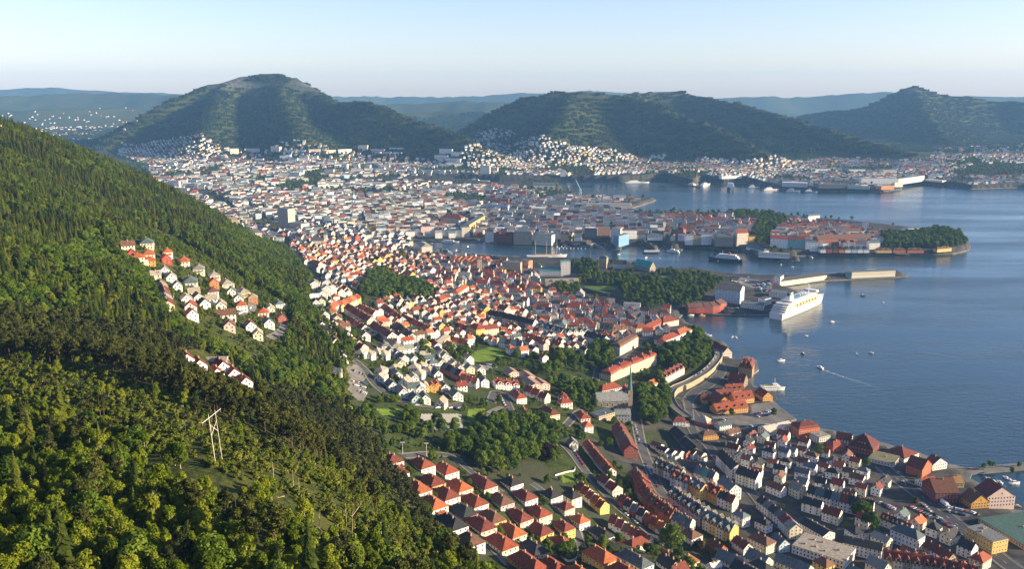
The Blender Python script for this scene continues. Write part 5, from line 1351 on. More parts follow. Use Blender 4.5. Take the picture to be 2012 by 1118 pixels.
# shipyard sheds across the fjord
for ax, bx, y, ty, dp, wc, rc in [(1205, 1275, 632, 604, 26, 'orange', 'tan'), (1095, 1290, 592, 560, 30, 'white', 'grey'), (1300, 1440, 590, 563, 20, 'pale grey', 'slate'), (1446, 1540, 590, 566, 24, 'cream', 'white'), (860, 1020, 626, 592, 30, 'dark grey', 'slate'),
                                  (1020, 1140, 626, 600, 30, 'pale grey', 'slate'), (1030, 1120, 530, 510, 20, 'white', 'slate'), (845, 925, 530, 508, 18, 'white', 'slate'), (1215, 1290, 540, 514, 18, 'cream', 'grey'), (660, 800, 605, 580, 26, 'pale grey', 'white'), (330, 440, 575, 548, 20, 'white', 'tan'),
                                  (1278, 1322, 622, 585, 14, 'cream', 'white')]:
    bld('C', ax, y, bx, y, ty, dp, 'flat', 0, wc, rc, 'shipyard_hall', f'{wc} shipyard hall with {rc} flat roof across the fjord', 'hall', 'shipyard halls across the fjord', 1, sx=6, fl=5)
# arch bridge
A = loc_z('B', 490, 565); Bq = loc_z('B', 660, 515)
br = thing('arch_bridge', 'pale concrete bridge with a slender arch crossing the inner fjord', 'bridge', (A[0], A[1], 0), math.atan2(Bq[1] - A[1], Bq[0] - A[0]))
L = math.hypot(Bq[0] - A[0], Bq[1] - A[1])
def arc(t): return 12 + 16 * math.sin(math.pi * t) ** .8
m = MB()
for k in range(20):
    t0, t1 = k / 20, (k + 1) / 20
    m.add([(t0 * L, -6, arc(t0)), (t0 * L, 6, arc(t0)), (t1 * L, 6, arc(t1)), (t1 * L, -6, arc(t1)), (t0 * L, -6, arc(t0) + 2), (t0 * L, 6, arc(t0) + 2), (t1 * L, 6, arc(t1) + 2), (t1 * L, -6, arc(t1) + 2)],
          [(0, 1, 2, 3), (4, 7, 6, 5), (0, 3, 7, 4), (1, 5, 6, 2)])
obj('deck', m.mesh('deck', M_WALL), br, (.6, .58, .54))
for s in (-4, 4):
    m = MB()
    for k in range(14):
        q0, q1 = k / 14, (k + 1) / 14
        m.tube((L * (.3 + .4 * q0), s, 2 + 20 * math.sin(math.pi * q0)), (L * (.3 + .4 * q1), s, 2 + 20 * math.sin(math.pi * q1)), 1.2, n=4)
    obj('arch', m.mesh('arch', M_WALL), br, (.6, .58, .54))
for k in range(1, 12):
    t = k / 12
    for s in (-4, 4):
        z0 = 2 + 20 * math.sin(math.pi * (t - .3) / .4) if .3 < t < .7 else -4
        if arc(t) - z0 > 1.5:
            m = MB(); m.tube((t * L, s, z0), (t * L, s, arc(t)), .8, n=6)
            obj('pillar', m.mesh('pillar', M_WALL), br, (.6, .58, .54))
# churches seen in the centre
for zn_, x, y, top, col, sp in [('B', 590, 640, 560, (.40, .16, .10), 22), ('A', 1745, 1060, 1000, (.70, .66, .58), 16), ('B', 240, 690, 640, (.7, .66, .6), 16), ('B', 1930, 845, 790, (.7, .68, .62), 14)]:
    X, Y, Z = loc_z(zn_, x, y)
    c = thing('church', {22: 'red brick church with pointed spire in the town centre', 16: 'small white church with pointed spire among town roofs', 14: 'white church with pointed spire on the peninsula'}[sp], 'church', (X, Y, Z), R(rnd.uniform(0, 60)), 'churches among the town roofs')
    W, Q = wall_roof(30, 14, 9, 'gable', 8); obj('nave_wall', W.mesh('nave_wall', M_WALL), c, col); obj('nave_roof', Q.mesh('nave_roof', M_ROOF), c, (.10, .09, .09))
    t = MB(); t.box((18, 0, -3), (7, 7, 25)); obj('tower', t.mesh('tower', M_WALL), c, col)
    t = MB(); t.add([(14, -4, 22.02), (22, -4, 22.02), (22, 4, 22.02), (14, 4, 22.02), (18, 0, 22 + sp)], [(0, 1, 4), (1, 2, 4), (2, 3, 4), (3, 0, 4), (3, 2, 1, 0)]); obj('spire', t.mesh('spire', M_ROOF), c, (.12, .14, .13))
    mark(X, Y, 0, 40, 40)

# ------------------------------------------------------------------ parks keep houses out
PARKS = [('E', [(380, 240), (440, 240), (500, 290), (620, 300), (710, 340), (690, 390), (560, 395), (440, 380), (300, 360), (330, 300)]),
         ('K', [(400, 220), (640, 210), (720, 330), (880, 330), (1140, 330), (1400, 350), (1640, 330), (1863, 400), (1863, 680), (1600, 740), (1240, 800), (1000, 680), (640, 680), (520, 600), (230, 620), (200, 520), (420, 460)]),
         ('6', [(1180, 330), (1330, 290), (1450, 130), (1560, 200), (1610, 330), (1590, 440), (1480, 500), (1380, 520), (1180, 460), (860, 590), (760, 610), (1060, 500)]),
         ('6', [(520, 290), (760, 320), (780, 380), (640, 520), (520, 480), (40, 420), (200, 340), (480, 420)]),
         ('6', [(940, 700), (1130, 600), (1240, 720), (1230, 850), (1200, 1020), (1000, 1020), (930, 900)]),
         ('H', [(360, 380), (600, 370), (720, 290), (860, 330), (1060, 320), (1130, 420), (1090, 540), (1000, 560), (930, 500), (890, 580), (830, 600), (720, 600), (560, 500)]),
         ('H', [(0, 260), (300, 230), (360, 300), (360, 380), (200, 420), (60, 400)]),
         ('C', [(1200, 870), (1340, 870), (1600, 850), (1680, 920), (1600, 960), (1240, 950)]),
         ('C', [(360, 750), (540, 745), (690, 780), (660, 830), (600, 850), (600, 900), (520, 930), (490, 880), (530, 800), (400, 790)]),
         ('6', [(120, 600), (560, 640), (560, 860), (480, 900), (330, 800), (130, 650)]),
         ('P', [(1320, 552), (1352, 537), (1408, 545), (1424, 556), (1398, 572), (1382, 590), (1350, 606), (1318, 600)])]
park_w = [poly_world(z_, p) for z_, p in PARKS]
for P in park_w: mark_poly(P, 3)

# ------------------------------------------------------------------ the remaining quarters, house by house
RED = [('orange', 4), ('red', 4), ('dark red', 3), ('black', 2), ('brown', 2), ('slate', 1)]
DARK = [('black', 4), ('dark red', 3), ('brown', 2), ('slate', 3), ('red', 2), ('grey', 1), ('orange', 1)]
MIX = [('black', 3), ('dark red', 3), ('red', 3), ('slate', 3), ('brown', 2), ('grey', 2), ('orange', 1)]
FARM = [('black', 4), ('slate', 5), ('brown', 2), ('dark red', 1.5), ('grey', 4), ('red', .35), ('white', .6)]
WF = [('white', 8), ('cream', 2), ('pale grey', 4), ('tan', 1), ('pink', .6), ('pale blue', .8), ('brick red', .4)]
FARR = [('black', 3), ('slate', 3), ('brown', 3), ('dark red', 2), ('grey', 3), ('red', 1)]
WW = [('white', 8), ('cream', 3), ('pink', 1), ('pale grey', 1), ('yellow', 1), ('pale blue', 1)]
WT = [('white', 5), ('cream', 4), ('pink', 2), ('pale grey', 3), ('tan', 2), ('yellow', 1), ('brick red', 1), ('lilac', 1)]
def pick(tab):
    return rnd.choices([a for a, b in tab], [b for a, b in tab])[0]
a1 = ang('M', 110, 200, 560, 400); a2 = ang('M', 690, 650, 1150, 940, 10); a3 = ang('J', 990, 720, 1300, 770); a4 = ang('4', 610, 405, 1150, 545, 8)
QUART = [ # name words, polygon(P pixels), angle, sx, sy, w range, d range, h range, roofs, walls, fill, hip share, buffer
    ('in the dense old quarter above the harbour', [(572, 478), (640, 470), (820, 492), (860, 505), (850, 540), (760, 560), (735, 585), (640, 545), (600, 520)], a1, 11, 10.5, (8.5, 13), (7.5, 9.5), (6, 10), RED, WW, .93, .15, 'house'),
    ('in the red roofed slope quarter', [(735, 600), (850, 560), (930, 575), (1010, 600), (1070, 640), (1180, 690), (1070, 715), (930, 680), (850, 690), (760, 680)], a2, 11, 11, (8.5, 13), (7.5, 9.5), (6, 10), RED, WW, .92, .15, 'house'),
    ('in the old town under the fortress', [(850, 500), (960, 510), (1060, 530), (1070, 570), (1040, 610), (940, 580), (850, 555)], a3, 14, 13, (10, 16), (9, 12), (7, 11), MIX, WT, .9, .2, 'house'),
    ('in the quarter by the fortress wood', [(1040, 590), (1110, 580), (1230, 605), (1330, 635), (1260, 690), (1180, 690), (1070, 640)], a3 + .1, 13, 12.5, (9, 15), (8, 11), (7, 10), MIX, WW, .9, .2, 'house'),
    ('on the white hillside quarter', [(735, 650), (830, 690), (930, 690), (960, 770), (850, 790), (760, 770)], R(112), 15, 14, (9, 12), (8, 9.5), (5.5, 7), [('slate', 3), ('tan', 4), ('black', 2), ('grey', 2)], [('white', 9), ('cream', 2)], .8, .3, 'house'),
    ('in the wooden quarter by the shore', [(1385, 862), (1470, 850), (1560, 862), (1680, 885), (1735, 925), (1760, 960), (1690, 985), (1640, 1000), (1560, 960), (1480, 950), (1440, 900)], a4, 10.6, 10.2, (8.5, 12.5), (7, 9), (5.5, 8), DARK, [('white', 10), ('cream', 2)], .97, .15, 'house'),
    ('in the lower quarter near the sandy roof', [(1490, 960), (1560, 965), (1640, 1005), (1760, 1020), (1880, 1060), (1990, 1125), (1450, 1130), (1400, 1060), (1430, 1010)], TERR, 13, 11, (10, 16), (8.5, 10.5), (6, 9), DARK, [('white', 8), ('cream', 3), ('yellow', 1)], .9, .3, 'house'),
    ('on the slope between the rows', [(1140, 900), (1230, 900), (1330, 1000), (1400, 1060), (1420, 1130), (1010, 1130), (1100, 1060)], TERR, 20, 17, (12, 16), (9, 10.5), (6, 7), RED, [('white', 6), ('yellow', 2), ('cream', 3)], .45, .8, 'house'),
    ('among the gardens under the pitch', [(1000, 760), (1110, 780), (1200, 800), (1210, 860), (1110, 870), (1020, 830)], R(112), 24, 22, (11, 15), (9, 11), (6, 7), RED, WW, .35, .6, 'house'),
    ('along the forest foot', [(615, 560), (660, 560), (700, 600), (730, 660), (700, 700), (660, 670), (630, 620)], R(112), 17, 15, (9, 12), (8, 10), (6, 7), [('black', 3), ('brown', 2), ('orange', 1), ('grey', 2)], [('white', 6), ('cream', 3)], .7, .2, 'house'),
    ('by the sunken road', [(1300, 840), (1350, 830), (1390, 870), (1420, 900), (1390, 910), (1330, 880)], TERR, 14, 13, (10, 13), (8, 10), (5.5, 7), DARK, WW, .7, .4, 'house'),
    ('in the red quarter at the bay head', [(1180, 640), (1250, 615), (1330, 612), (1340, 640), (1290, 660), (1220, 680)], a3, 15, 14, (11, 17), (9, 12), (8, 11), RED, WT, .9, .3, 'house'),
]
cand = []
def quarter(q):
    place, poly, a, sx, sy, wr, dr, hr, roofs, walls, fill, hip, buf = q
    P = np.array([locate(u, v)[:2] for u, v in poly])
    c = P.mean(0); Rr = np.hypot(*(P - c).T).max()
    ca, sa = math.cos(a), math.sin(a)
    nx, ny = int(Rr / sx) + 1, int(Rr / sy) + 1
    for j in range(-ny, ny + 1):
        off = rnd.uniform(0, sx)
        for i in range(-nx, nx + 1):
            if rnd.random() > fill: continue
            lx = i * sx + off + rnd.uniform(-1, 1); ly = j * sy + rnd.uniform(-.8, .8)
            x = c[0] + lx * ca - ly * sa; y = c[1] + lx * sa + ly * ca
            if not in_poly(np.array([x]), np.array([y]), P)[0]: continue
            if shore(x, y)[0] < 9: continue
            w = rnd.uniform(*wr); d = rnd.uniform(*dr); h = rnd.uniform(*hr)
            r = a + rnd.uniform(-.10, .10) + (math.pi / 2 if rnd.random() < .28 else 0)
            if rnd.random() < .10:
                W2, D2 = rnd.uniform(17, 26), rnd.uniform(11, 14)
                if is_free(x, y, r, W2, D2): w, d, h = W2, D2, h + rnd.uniform(2, 5)
            if not is_free(x, y, r, w + .6, d + .6): continue
            mark(x, y, r, w, d)
            roof = 'hip' if rnd.random() < hip else 'gable'
            cand.append((y, x, r, w, d, h, roof, d * rnd.uniform(.38, .5), pick(walls), pick(roofs), place, buf))
for q in QUART: quarter(q)
cand.sort()
budget = max(0, 330 - NH[0])
for k, (y, x, r, w, d, h, roof, rh, wc, rc, place, buf) in enumerate(cand):
    if k < budget:
        house(x, y, r, w, d, h, roof, rh, wc, rc, place=place, group='houses ' + place, detail=2 if y < 720 else 1, mk=False, chim=rnd.choice((1, 1, 2)), dorm=1 if (rh > 3.6 and roof == 'gable' and rnd.random() < .4) else 0)
    else:
        put_far(BUF['house'], x, y, gz(x, y) - .3, r, w, d, h, roof, rh, vary(WALLS[wc], .08), vary(ROOFS[rc], .2), True)

# far quarters: too many to single out
occf = {}
def far_quarter(poly, a, sx, sy, wr, dr, hr, roofs, walls, fill, flat, buf, gap=0.0, win=3.2, slope_max=9e9, rows=False, up=0.0, jt=.24):
    P = np.array([locate(u, v, up)[:2] for u, v in poly])
    c = P.mean(0); Rr = np.hypot(*(P - c).T).max()
    ca, sa = math.cos(a), math.sin(a)
    nx, ny = int(Rr / sx) + 1, int(Rr / sy) + 1
    I, J = np.meshgrid(np.arange(-nx, nx + 1), np.arange(-ny, ny + 1))
    lx = (I * sx).ravel() + rng.uniform(-sx * jt, sx * jt, I.size) * (0.3 if rows else 1); ly = (J * sy).ravel() + rng.uniform(-sy * jt, sy * jt, I.size) * (0.15 if rows else 1)
    X = c[0] + lx * ca - ly * sa; Y = c[1] + lx * sa + ly * ca
    wob = fbm(X, Y, 300, 2)
    ok = in_poly(X, Y, P) & (rng.random(I.size) < fill) & (shore(X, Y) > 11)
    if gap: ok &= fbm(X + 500, Y, 160, 3) > gap
    X, Y, wob = X[ok], Y[ok], wob[ok]
    Z = ground(X, Y)
    for x, y, z, wb in zip(X, Y, Z, wob):
        w = rnd.uniform(*wr); d = rnd.uniform(*dr); h = rnd.uniform(*hr)
        r = a + (0 if rows else (wb - .5) * 1.2 + rnd.uniform(-.1, .1)) + (math.pi / 2 if rnd.random() < .3 and not rows else 0)
        if x > GX0 and x < GX1 and y < GY1 - 5:
            if not is_free(x, y, r, w, d, .8): continue
            mark(x, y, r, w, d)
        fl = rnd.random() < flat
        if fl: w *= 1.25; d *= 1.2
        wc = vary(WALLS[pick(walls)], .1); rc = vary(ROOFS[pick(roofs)], .2)
        put_far(BUF[buf], x, y, z - .3, r, w, d, h, 'flat' if fl else ('hip' if rnd.random() < .2 else 'gable'), 0 if fl else d * rnd.uniform(.3, .45), wc, rc, win if y < 4600 else False, y < 2800)
TB = 'town_building'
far_quarter([(300, 330), (372, 372), (450, 412), (520, 452), (560, 476), (500, 470), (430, 430), (340, 380), (290, 340)], R(25), 22, 19, (12, 26), (10, 14), (8, 15), FARM, WT, .9, .3, TB)
far_quarter([(500, 448), (600, 440), (700, 452), (812, 470), (812, 488), (640, 478), (560, 472)], a1 + .3, 17, 15, (12, 18), (10, 13), (8, 14), FARM, WF, .95, .2, TB)
for poly_, a_ in (([(450, 410), (560, 388), (700, 376), (715, 454), (640, 440), (560, 430), (480, 430)], 26), ([(700, 376), (870, 372), (950, 374), (960, 466), (880, 468), (760, 462), (715, 454)], 12), ([(950, 374), (1000, 375), (1100, 388), (1230, 418), (1290, 430), (1290, 474), (1180, 474), (1080, 474), (960, 466)], -6)):
    far_quarter(poly_, R(a_), 17, 24, (15, 18.5), (11, 15), (9, 17), FARM, WF, .88, .3, TB, rows=True, gap=.35)
    far_quarter(poly_, R(a_ + 90), 19, 20, (10, 17), (9, 12), (6, 12), FARM, WF, .45, .35, TB, gap=.35)
far_quarter([(420, 372), (560, 352), (880, 362), (900, 366), (1090, 372), (1100, 386), (870, 378), (700, 380), (560, 392), (470, 405)], R(12), 22, 19, (13, 34), (11, 18), (8, 16), FARM, WF, .9, .4, TB, gap=.33)
far_quarter([(1290, 426), (1440, 428), (1560, 434), (1690, 446), (1740, 462), (1720, 494), (1620, 496), (1500, 478), (1480, 484), (1400, 482), (1300, 476)], R(-12), 20, 18, (13, 22), (10, 13), (9, 16), [('red', 2), ('dark red', 4), ('brown', 4), ('slate', 4), ('grey', 2)], WT, .70, .08, TB)
far_quarter([(290, 330), (420, 305), (600, 308), (900, 318), (910, 350), (560, 352), (420, 372), (370, 372)], R(8), 28, 24, (13, 46), (11, 19), (6, 15), FARM, WF, .8, .5, TB, gap=.39)
far_quarter([(230, 300), (240, 280), (330, 272), (420, 284), (470, 296), (420, 305), (300, 330)], R(62), 17, 24, (12, 16), (9, 11), (6, 8), FARR, WW, .85, .05, 'house', rows=True)
far_quarter([(470, 298), (700, 300), (900, 312), (900, 322), (600, 312), (470, 308)], R(5), 26, 22, (12, 18), (9, 12), (6, 10), FARR, WW, .7, .1, 'house', gap=.4)
far_quarter([(905, 300), (935, 258), (1000, 256), (1080, 276), (1180, 290), (1300, 303), (1420, 315), (1510, 318), (1560, 330), (1500, 360), (1300, 350), (1100, 352), (910, 350)], R(15), 21, 22, (10, 16), (8, 12), (6, 11), FARR, [('white', 9), ('cream', 2), ('pale grey', 1), ('yellow', 1)], .82, .06, 'house', gap=.34)
far_quarter([(1500, 316), (1600, 312), (1700, 312), (1820, 315), (1900, 330), (1830, 358), (1700, 352), (1560, 362), (1500, 362)], R(-5), 24, 24, (11, 20), (9, 13), (6, 11), FARR, WW, .72, .12, 'house', gap=.38)
far_quarter([(1820, 308), (2012, 302), (2060, 302), (2060, 366), (1900, 366), (1850, 350)], R(-5), 24, 24, (11, 18), (9, 12), (6, 9), FARR, WW, .72, .05, 'house', gap=.40)
far_quarter([(1830, 290), (2030, 284), (2030, 304), (1830, 310)], R(-5), 40, 40, (12, 18), (9, 12), (6, 9), FARR, WW, .4, .0, 'house', gap=.5)
far_quarter([(-20, 226), (120, 214), (260, 208), (345, 206), (300, 232), (240, 262), (190, 282), (90, 276), (-20, 262)], R(20), 52, 52, (10, 18), (8, 12), (5, 8), FARR, [('white', 4), ('cream', 4), ('pale grey', 3), ('orange', 1)], .42, .1, 'house', jt=.6, gap=.5, win=False)
far_quarter([(1350, 352), (1500, 356), (1620, 362), (1760, 364), (1760, 374), (1610, 372), (1490, 362), (1370, 360)], R(0), 30, 24, (16, 34), (12, 18), (6, 10), FARR, WT, .6, .7, TB)
far_quarter([(1110, 382), (1230, 390), (1280, 394), (1240, 408), (1120, 396)], R(-8), 34, 26, (20, 36), (14, 20), (6, 10), FARR, WT, .5, .8, TB)
BUF['house'].build('house_quarter', 'crowded small houses with red and dark roofs covering the far slopes', 'houses')
BUF['town_building'].build('town_quarter', 'dense mass of town buildings around the inner harbour and beyond', 'town')
print('houses individually', NH[0], 'cand', len(cand), 'far', BUF['house'].n, BUF['town_building'].n)

# ------------------------------------------------------------------ trees
def foliage_mat(name, dark, mid, light, trans=.25, nscale=.5):
    m, nt, b = new_mat(name)
    oi = nt.nodes.new('ShaderNodeObjectInfo')
    tc = nt.nodes.new('ShaderNodeTexCoord')
    n = noise_node(nt, nscale, 4, .7, tc.outputs['Object'])
    ad = nt.nodes.new('ShaderNodeMath'); ad.operation = 'MULTIPLY_ADD'
    nt.links.new(oi.outputs['Random'], ad.inputs[0]); ad.inputs[1].default_value = .42
    sb = nt.nodes.new('ShaderNodeMath'); sb.operation = 'SUBTRACT'; nt.links.new(n.outputs['Fac'], sb.inputs[0]); sb.inputs[1].default_value = .21
    nt.links.new(sb.outputs[0], ad.inputs[2])
    c = ramp(nt, ad.outputs[0], [(.22, dark), (.5, mid), (.8, light)])
    nt.links.new(c, b.inputs['Base Color'])
    b.inputs['Roughness'].default_value = .7
    b.inputs['Specular IOR Level'].default_value = .12
    if trans:
        tr = nt.nodes.new('ShaderNodeBsdfTranslucent'); nt.links.new(c, tr.inputs['Color'])
        mx = nt.nodes.new('ShaderNodeMixShader'); mx.inputs[0].default_value = trans
        nt.links.new(b.outputs[0], mx.inputs[1]); nt.links.new(tr.outputs[0], mx.inputs[2])
        nt.links.new(mx.outputs[0], nt.nodes['Material Output'].inputs['Surface'])
    return m
M_BIRCH = foliage_mat('birch_leaves', (.050, .085, .006), (.145, .195, .011), (.29, .30, .028), .42)
M_BROAD = foliage_mat('broad_leaves', (.034, .068, .007), (.085, .140, .013), (.17, .22, .024), .35)
M_SPRUCE = foliage_mat('spruce_needles', (.018, .036, .007), (.062, .085, .012), (.17, .175, .020), .28)
M_PINE = foliage_mat('pine_needles', (.018, .026, .007), (.046, .055, .010), (.10, .104, .018), .2)
M_COPPER = foliage_mat('copper_leaves', (.020, .008, .007), (.040, .016, .012), (.070, .028, .018), .15)
M_WOODFAR = foliage_mat('far_wood', (.004, .013, .006), (.013, .027, .009), (.034, .050, .013), 0, .03)
M_SHRUB = foliage_mat('shrub_leaves', (.055, .080, .010), (.12, .15, .016), (.22, .22, .035), .35)

def quads(C, N, size, r):
    """leaf quads at C facing N"""
    n = len(C)
    a = r.normal(size=(n, 3)); a -= (a * N).sum(1)[:, None] * N; a /= np.linalg.norm(a, axis=1)[:, None] + 1e-9
    b = np.cross(N, a)
    s = (size * r.uniform(.6, 1.25, n))[:, None]
    a = a * s; b = b * s * r.uniform(.55, 1.0, n)[:, None]
    V = np.stack([C - a - b, C + a - b, C + a + b, C - a + b], 1).reshape(-1, 3)
    return V
def unit(v): return v / (np.linalg.norm(v, axis=-1, keepdims=True) + 1e-9)
def lobes_crown(r, H, Rc, z0, nl, nq, leaf, flat=1.0, droop=0.0):
    out = []
    for k in range(nl):
        t = r.uniform(0, 1)
        zz = z0 + (H - z0) * (.12 + .80 * t)
        rad = Rc * (.35 + .75 * math.sin(math.pi * min(1, .18 + .78 * t)) ) * r.uniform(.25, .80) if k else 0
        an = r.uniform(0, 2 * math.pi)
        c = np.array([rad * math.cos(an), rad * math.sin(an), zz])
        lr = Rc * r.uniform(.30, .50)
        d = unit(r.normal(size=(nq, 3))); d[:, 2] = np.where(d[:, 2] < -.3, -d[:, 2], d[:, 2])
        p = c + d * lr * r.uniform(.65, 1.08, nq)[:, None] * np.array([1, 1, flat])
        if droop: p[:, 2] -= droop * np.hypot(p[:, 0], p[:, 1]) * r.uniform(0, 1, nq)
        N = unit(d + r.normal(size=(nq, 3)) * .55)
        out.append(quads(p, N, leaf, r))
    return np.vstack(out)
def spruce_crown(r, H, Rc, z0, lv, nb):
    V = []
    for k in range(lv):
        t = k / (lv - 1)
        z = z0 + (H - z0) * t ** .92
        R0 = Rc * (1 - t) ** .85 * r.uniform(.8, 1.12) + .12
        for j in range(nb):
            a = 2 * math.pi * (j + r.uniform(-.35, .35)) / nb + k
            L = R0 * r.uniform(.75, 1.15)
            w = max(.25, L * .42)
            ca, sa = math.cos(a), math.sin(a)
            dz = -L * r.uniform(.25, .55)
            tip = np.array([ca * L, sa * L, z + dz]); mid = np.array([ca * L * .55, sa * L * .55, z + dz * .35 + .1])
            s = np.array([-sa, ca, 0]) * w
            V += [np.array([0, 0, z + .35]), mid - s, tip, mid + s]
    V += [np.array([-.12, 0, H - .9]), np.array([.12, 0, H - .9]), np.array([0.02, 0, H + .5]), np.array([-.02, 0, H + .5])]
    return np.array(V)
def trunk_mesh(name, h, r0, mat, r, lean=.02, branches=0, z0=2.0):
    b = MB()
    top = (h * lean * r.uniform(-1, 1), h * lean * r.uniform(-1, 1), h)
    b.tube((0, 0, -1.2), (top[0] * .5, top[1] * .5, h * .5), r0, r0 * .7, 6)
    b.tube((top[0] * .5, top[1] * .5, h * .5), top, r0 * .7, r0 * .22, 6)
    for k in range(branches):
        z = z0 + (h - z0) * r.uniform(.1, .75); a = r.uniform(0, 6.28); L = h * r.uniform(.12, .24)
        b.tube((0, 0, z), (L * math.cos(a), L * math.sin(a), z + L * .8), r0 * .35, r0 * .1, 4)
    return b.mesh(name, mat)
PROTO = {}
def proto(kind, V, trunk, mat, n):
    F = np.arange(len(V)).reshape(-1, 4)
    crown = np_mesh(kind + '_crown', V, F, [mat])
    tv = np.array([v.co[:] for v in trunk.vertices]); tf = [tuple(p.vertices) for p in trunk.polygons]
    allV = np.vstack([V, tv]); allF = [tuple(f) for f in F.tolist()] + [tuple(i + len(V) for i in f) for f in tf]
    whole = np_mesh(kind + '_tree', allV, allF, [mat, trunk.materials[0]], mi=[0] * len(F) + [1] * len(tf))
    PROTO.setdefault(kind, []).append((crown, trunk, whole))
tr = np.random.default_rng(5)
for k in range(5):
    H = tr.uniform(8.5, 10.5)
    proto('birch', lobes_crown(tr, H, H * .27, H * .16, 20, 120, .21, 1.2, .1), trunk_mesh('birch_trunk', H * .92, .13, M_BIRCHBARK, tr, .03, 5), M_BIRCH, k)
for k in range(5):
    H = tr.uniform(10, 12)
    proto('broad', lobes_crown(tr, H, H * .40, H * .17, 26, 105, .31, .85), trunk_mesh('broad_trunk', H * .75, .28, M_BARK, tr, .02, 6), M_BROAD, k)
for k in range(4):
    H = tr.uniform(14, 17)
    proto('spruce', spruce_crown(tr, H, H * .17, H * .10, 22, 9), trunk_mesh('spruce_trunk', H, .22, M_BARK, tr, .005), M_SPRUCE, k)
for k in range(5):
    H = tr.uniform(11, 14)
    proto('pine', lobes_crown(tr, H, H * .19, H * .38, 15, 100, .22, .75), trunk_mesh('pine_trunk', H * .95, .19, M_BARK, tr, .03, 6, H * .35), M_PINE, k)
for k in range(3):
    proto('shrub', lobes_crown(tr, 2.2, 1.5, .2, 7, 40, .24, .8), trunk_mesh('shrub_stem', 1.6, .07, M_BARK, tr, .1, 3, .3), M_SHRUB, k)
for k in range(3):
    H = 11.0
    proto('broadlow', lobes_crown(tr, H, H * .42, H * .15, 12, 22, .95, .85), trunk_mesh('low_trunk', H * .7, .3, M_BARK, tr), M_BROAD, k)
proto('copper', lobes_crown(tr, 12, 5.2, 2, 24, 90, .42, .85), trunk_mesh('copper_trunk', 9, .32, M_BARK, tr, .02, 6), M_COPPER, 0)

def scatter(name, label, cat, pts, scl, kind):
    """uncountable trees: one object, instances of a few shapes"""
    if len(pts) == 0: return
    me = bpy.data.meshes.new(name)
    me.vertices.add(len(pts)); me.vertices.foreach_set('co', np.asarray(pts, np.float32).ravel())
    for nm, val in (('scl', scl), ('rot', rng.uniform(0, 6.283, len(pts)))):
        a = me.attributes.new(nm, 'FLOAT', 'POINT'); a.data.foreach_set('value', np.asarray(val, np.float32))
    protos = kind if isinstance(kind, list) else [p[2] for p in PROTO[kind]]
    a = me.attributes.new('idx', 'INT', 'POINT'); a.data.foreach_set('value', rng.integers(0, len(protos), len(pts)).astype(np.int32))
    o = tag(obj(name, me), label, cat, kind='stuff')
    c = bpy.data.collections.new(name + '_shapes')
    for k, pm in enumerate(protos):
        c.objects.link(bpy.data.objects.new(f'{name}_shape_{k}', pm))
    g = bpy.data.node_groups.new(name, 'GeometryNodeTree')
    g.interface.new_socket('Geometry', in_out='INPUT', socket_type='NodeSocketGeometry')
    g.interface.new_socket('Geometry', in_out='OUTPUT', socket_type='NodeSocketGeometry')
    gi = g.nodes.new('NodeGroupInput'); go = g.nodes.new('NodeGroupOutput')
    ci = g.nodes.new('GeometryNodeCollectionInfo'); ci.inputs['Collection'].default_value = c
    ci.inputs['Separate Children'].default_value = True; ci.inputs['Reset Children'].default_value = True
    iop = g.nodes.new('GeometryNodeInstanceOnPoints')
    iop.inputs['Pick Instance'].default_value = True
    def attr(nm, t):
        n = g.nodes.new('GeometryNodeInputNamedAttribute'); n.data_type = t; n.inputs['Name'].default_value = nm
        return n.outputs['Attribute']
    cx = g.nodes.new('ShaderNodeCombineXYZ'); g.links.new(attr('rot', 'FLOAT'), cx.inputs['Z'])
    g.links.new(gi.outputs[0], iop.inputs['Points']); g.links.new(ci.outputs[0], iop.inputs['Instance'])
    g.links.new(attr('idx', 'INT'), iop.inputs['Instance Index'])
    g.links.new(cx.outputs[0], iop.inputs['Rotation']); g.links.new(attr('scl', 'FLOAT'), iop.inputs['Scale'])
    g.links.new(iop.outputs[0], go.inputs[0])
    md = o.modifiers.new('scatter', 'NODES'); md.node_group = g
    return o
def tree(kind, x, y, z, s, label, group, name, k=None):
    c, t, w = PROTO[kind][rnd.randrange(len(PROTO[kind])) if k is None else k]
    r = thing(name, label, 'tree', (x, y, z - .15), rnd.uniform(0, 6.28), group)
    r.scale = (s, s, s)
    obj('trunk', t, r); obj('crown', c, r)
    return r

# the wooded hillside
def P_(*p): return np.array(p, float)
BAND = P_((-80, 610), (150, 640), (330, 665), (430, 715), (520, 775), (640, 800), (770, 885), (870, 975), (930, 1070), (880, 1090), (780, 985), (660, 925), (520, 868), (400, 805), (200, 735), (-80, 705))
CLEAR = P_((-80, 700), (200, 730), (400, 805), (520, 865), (660, 925), (780, 990), (860, 1090), (880, 1150), (800, 1150), (700, 1055), (560, 975), (420, 925), (300, 890), (150, 840), (-80, 800))
SPRU = P_((-200, 150), (640, 150), (640, 540), (520, 520), (420, 470), (330, 425), (200, 425), (140, 500), (-200, 520))
OPEN = P_((228, 470), (262, 445), (330, 455), (400, 500), (470, 540), (575, 605), (560, 665), (505, 700), (420, 655), (350, 612), (312, 575), (285, 520))
LOW = P_((350, 685), (410, 680), (505, 740), (505, 768), (440, 735), (360, 705))
POLE = P_((402, 800), (446, 800), (446, 912), (402, 912))
TOWN = P_((765, 868), (800, 868), (865, 925), (930, 1040), (1010, 1118), (1200, 1118), (1200, 850))
EAST = P_((560, 690), (640, 640), (700, 720), (720, 790), (640, 780), (600, 800), (520, 770))
sp = 4.1
X, Y = np.meshgrid(np.arange(-1150, 330, sp), np.arange(110, 1750, sp))
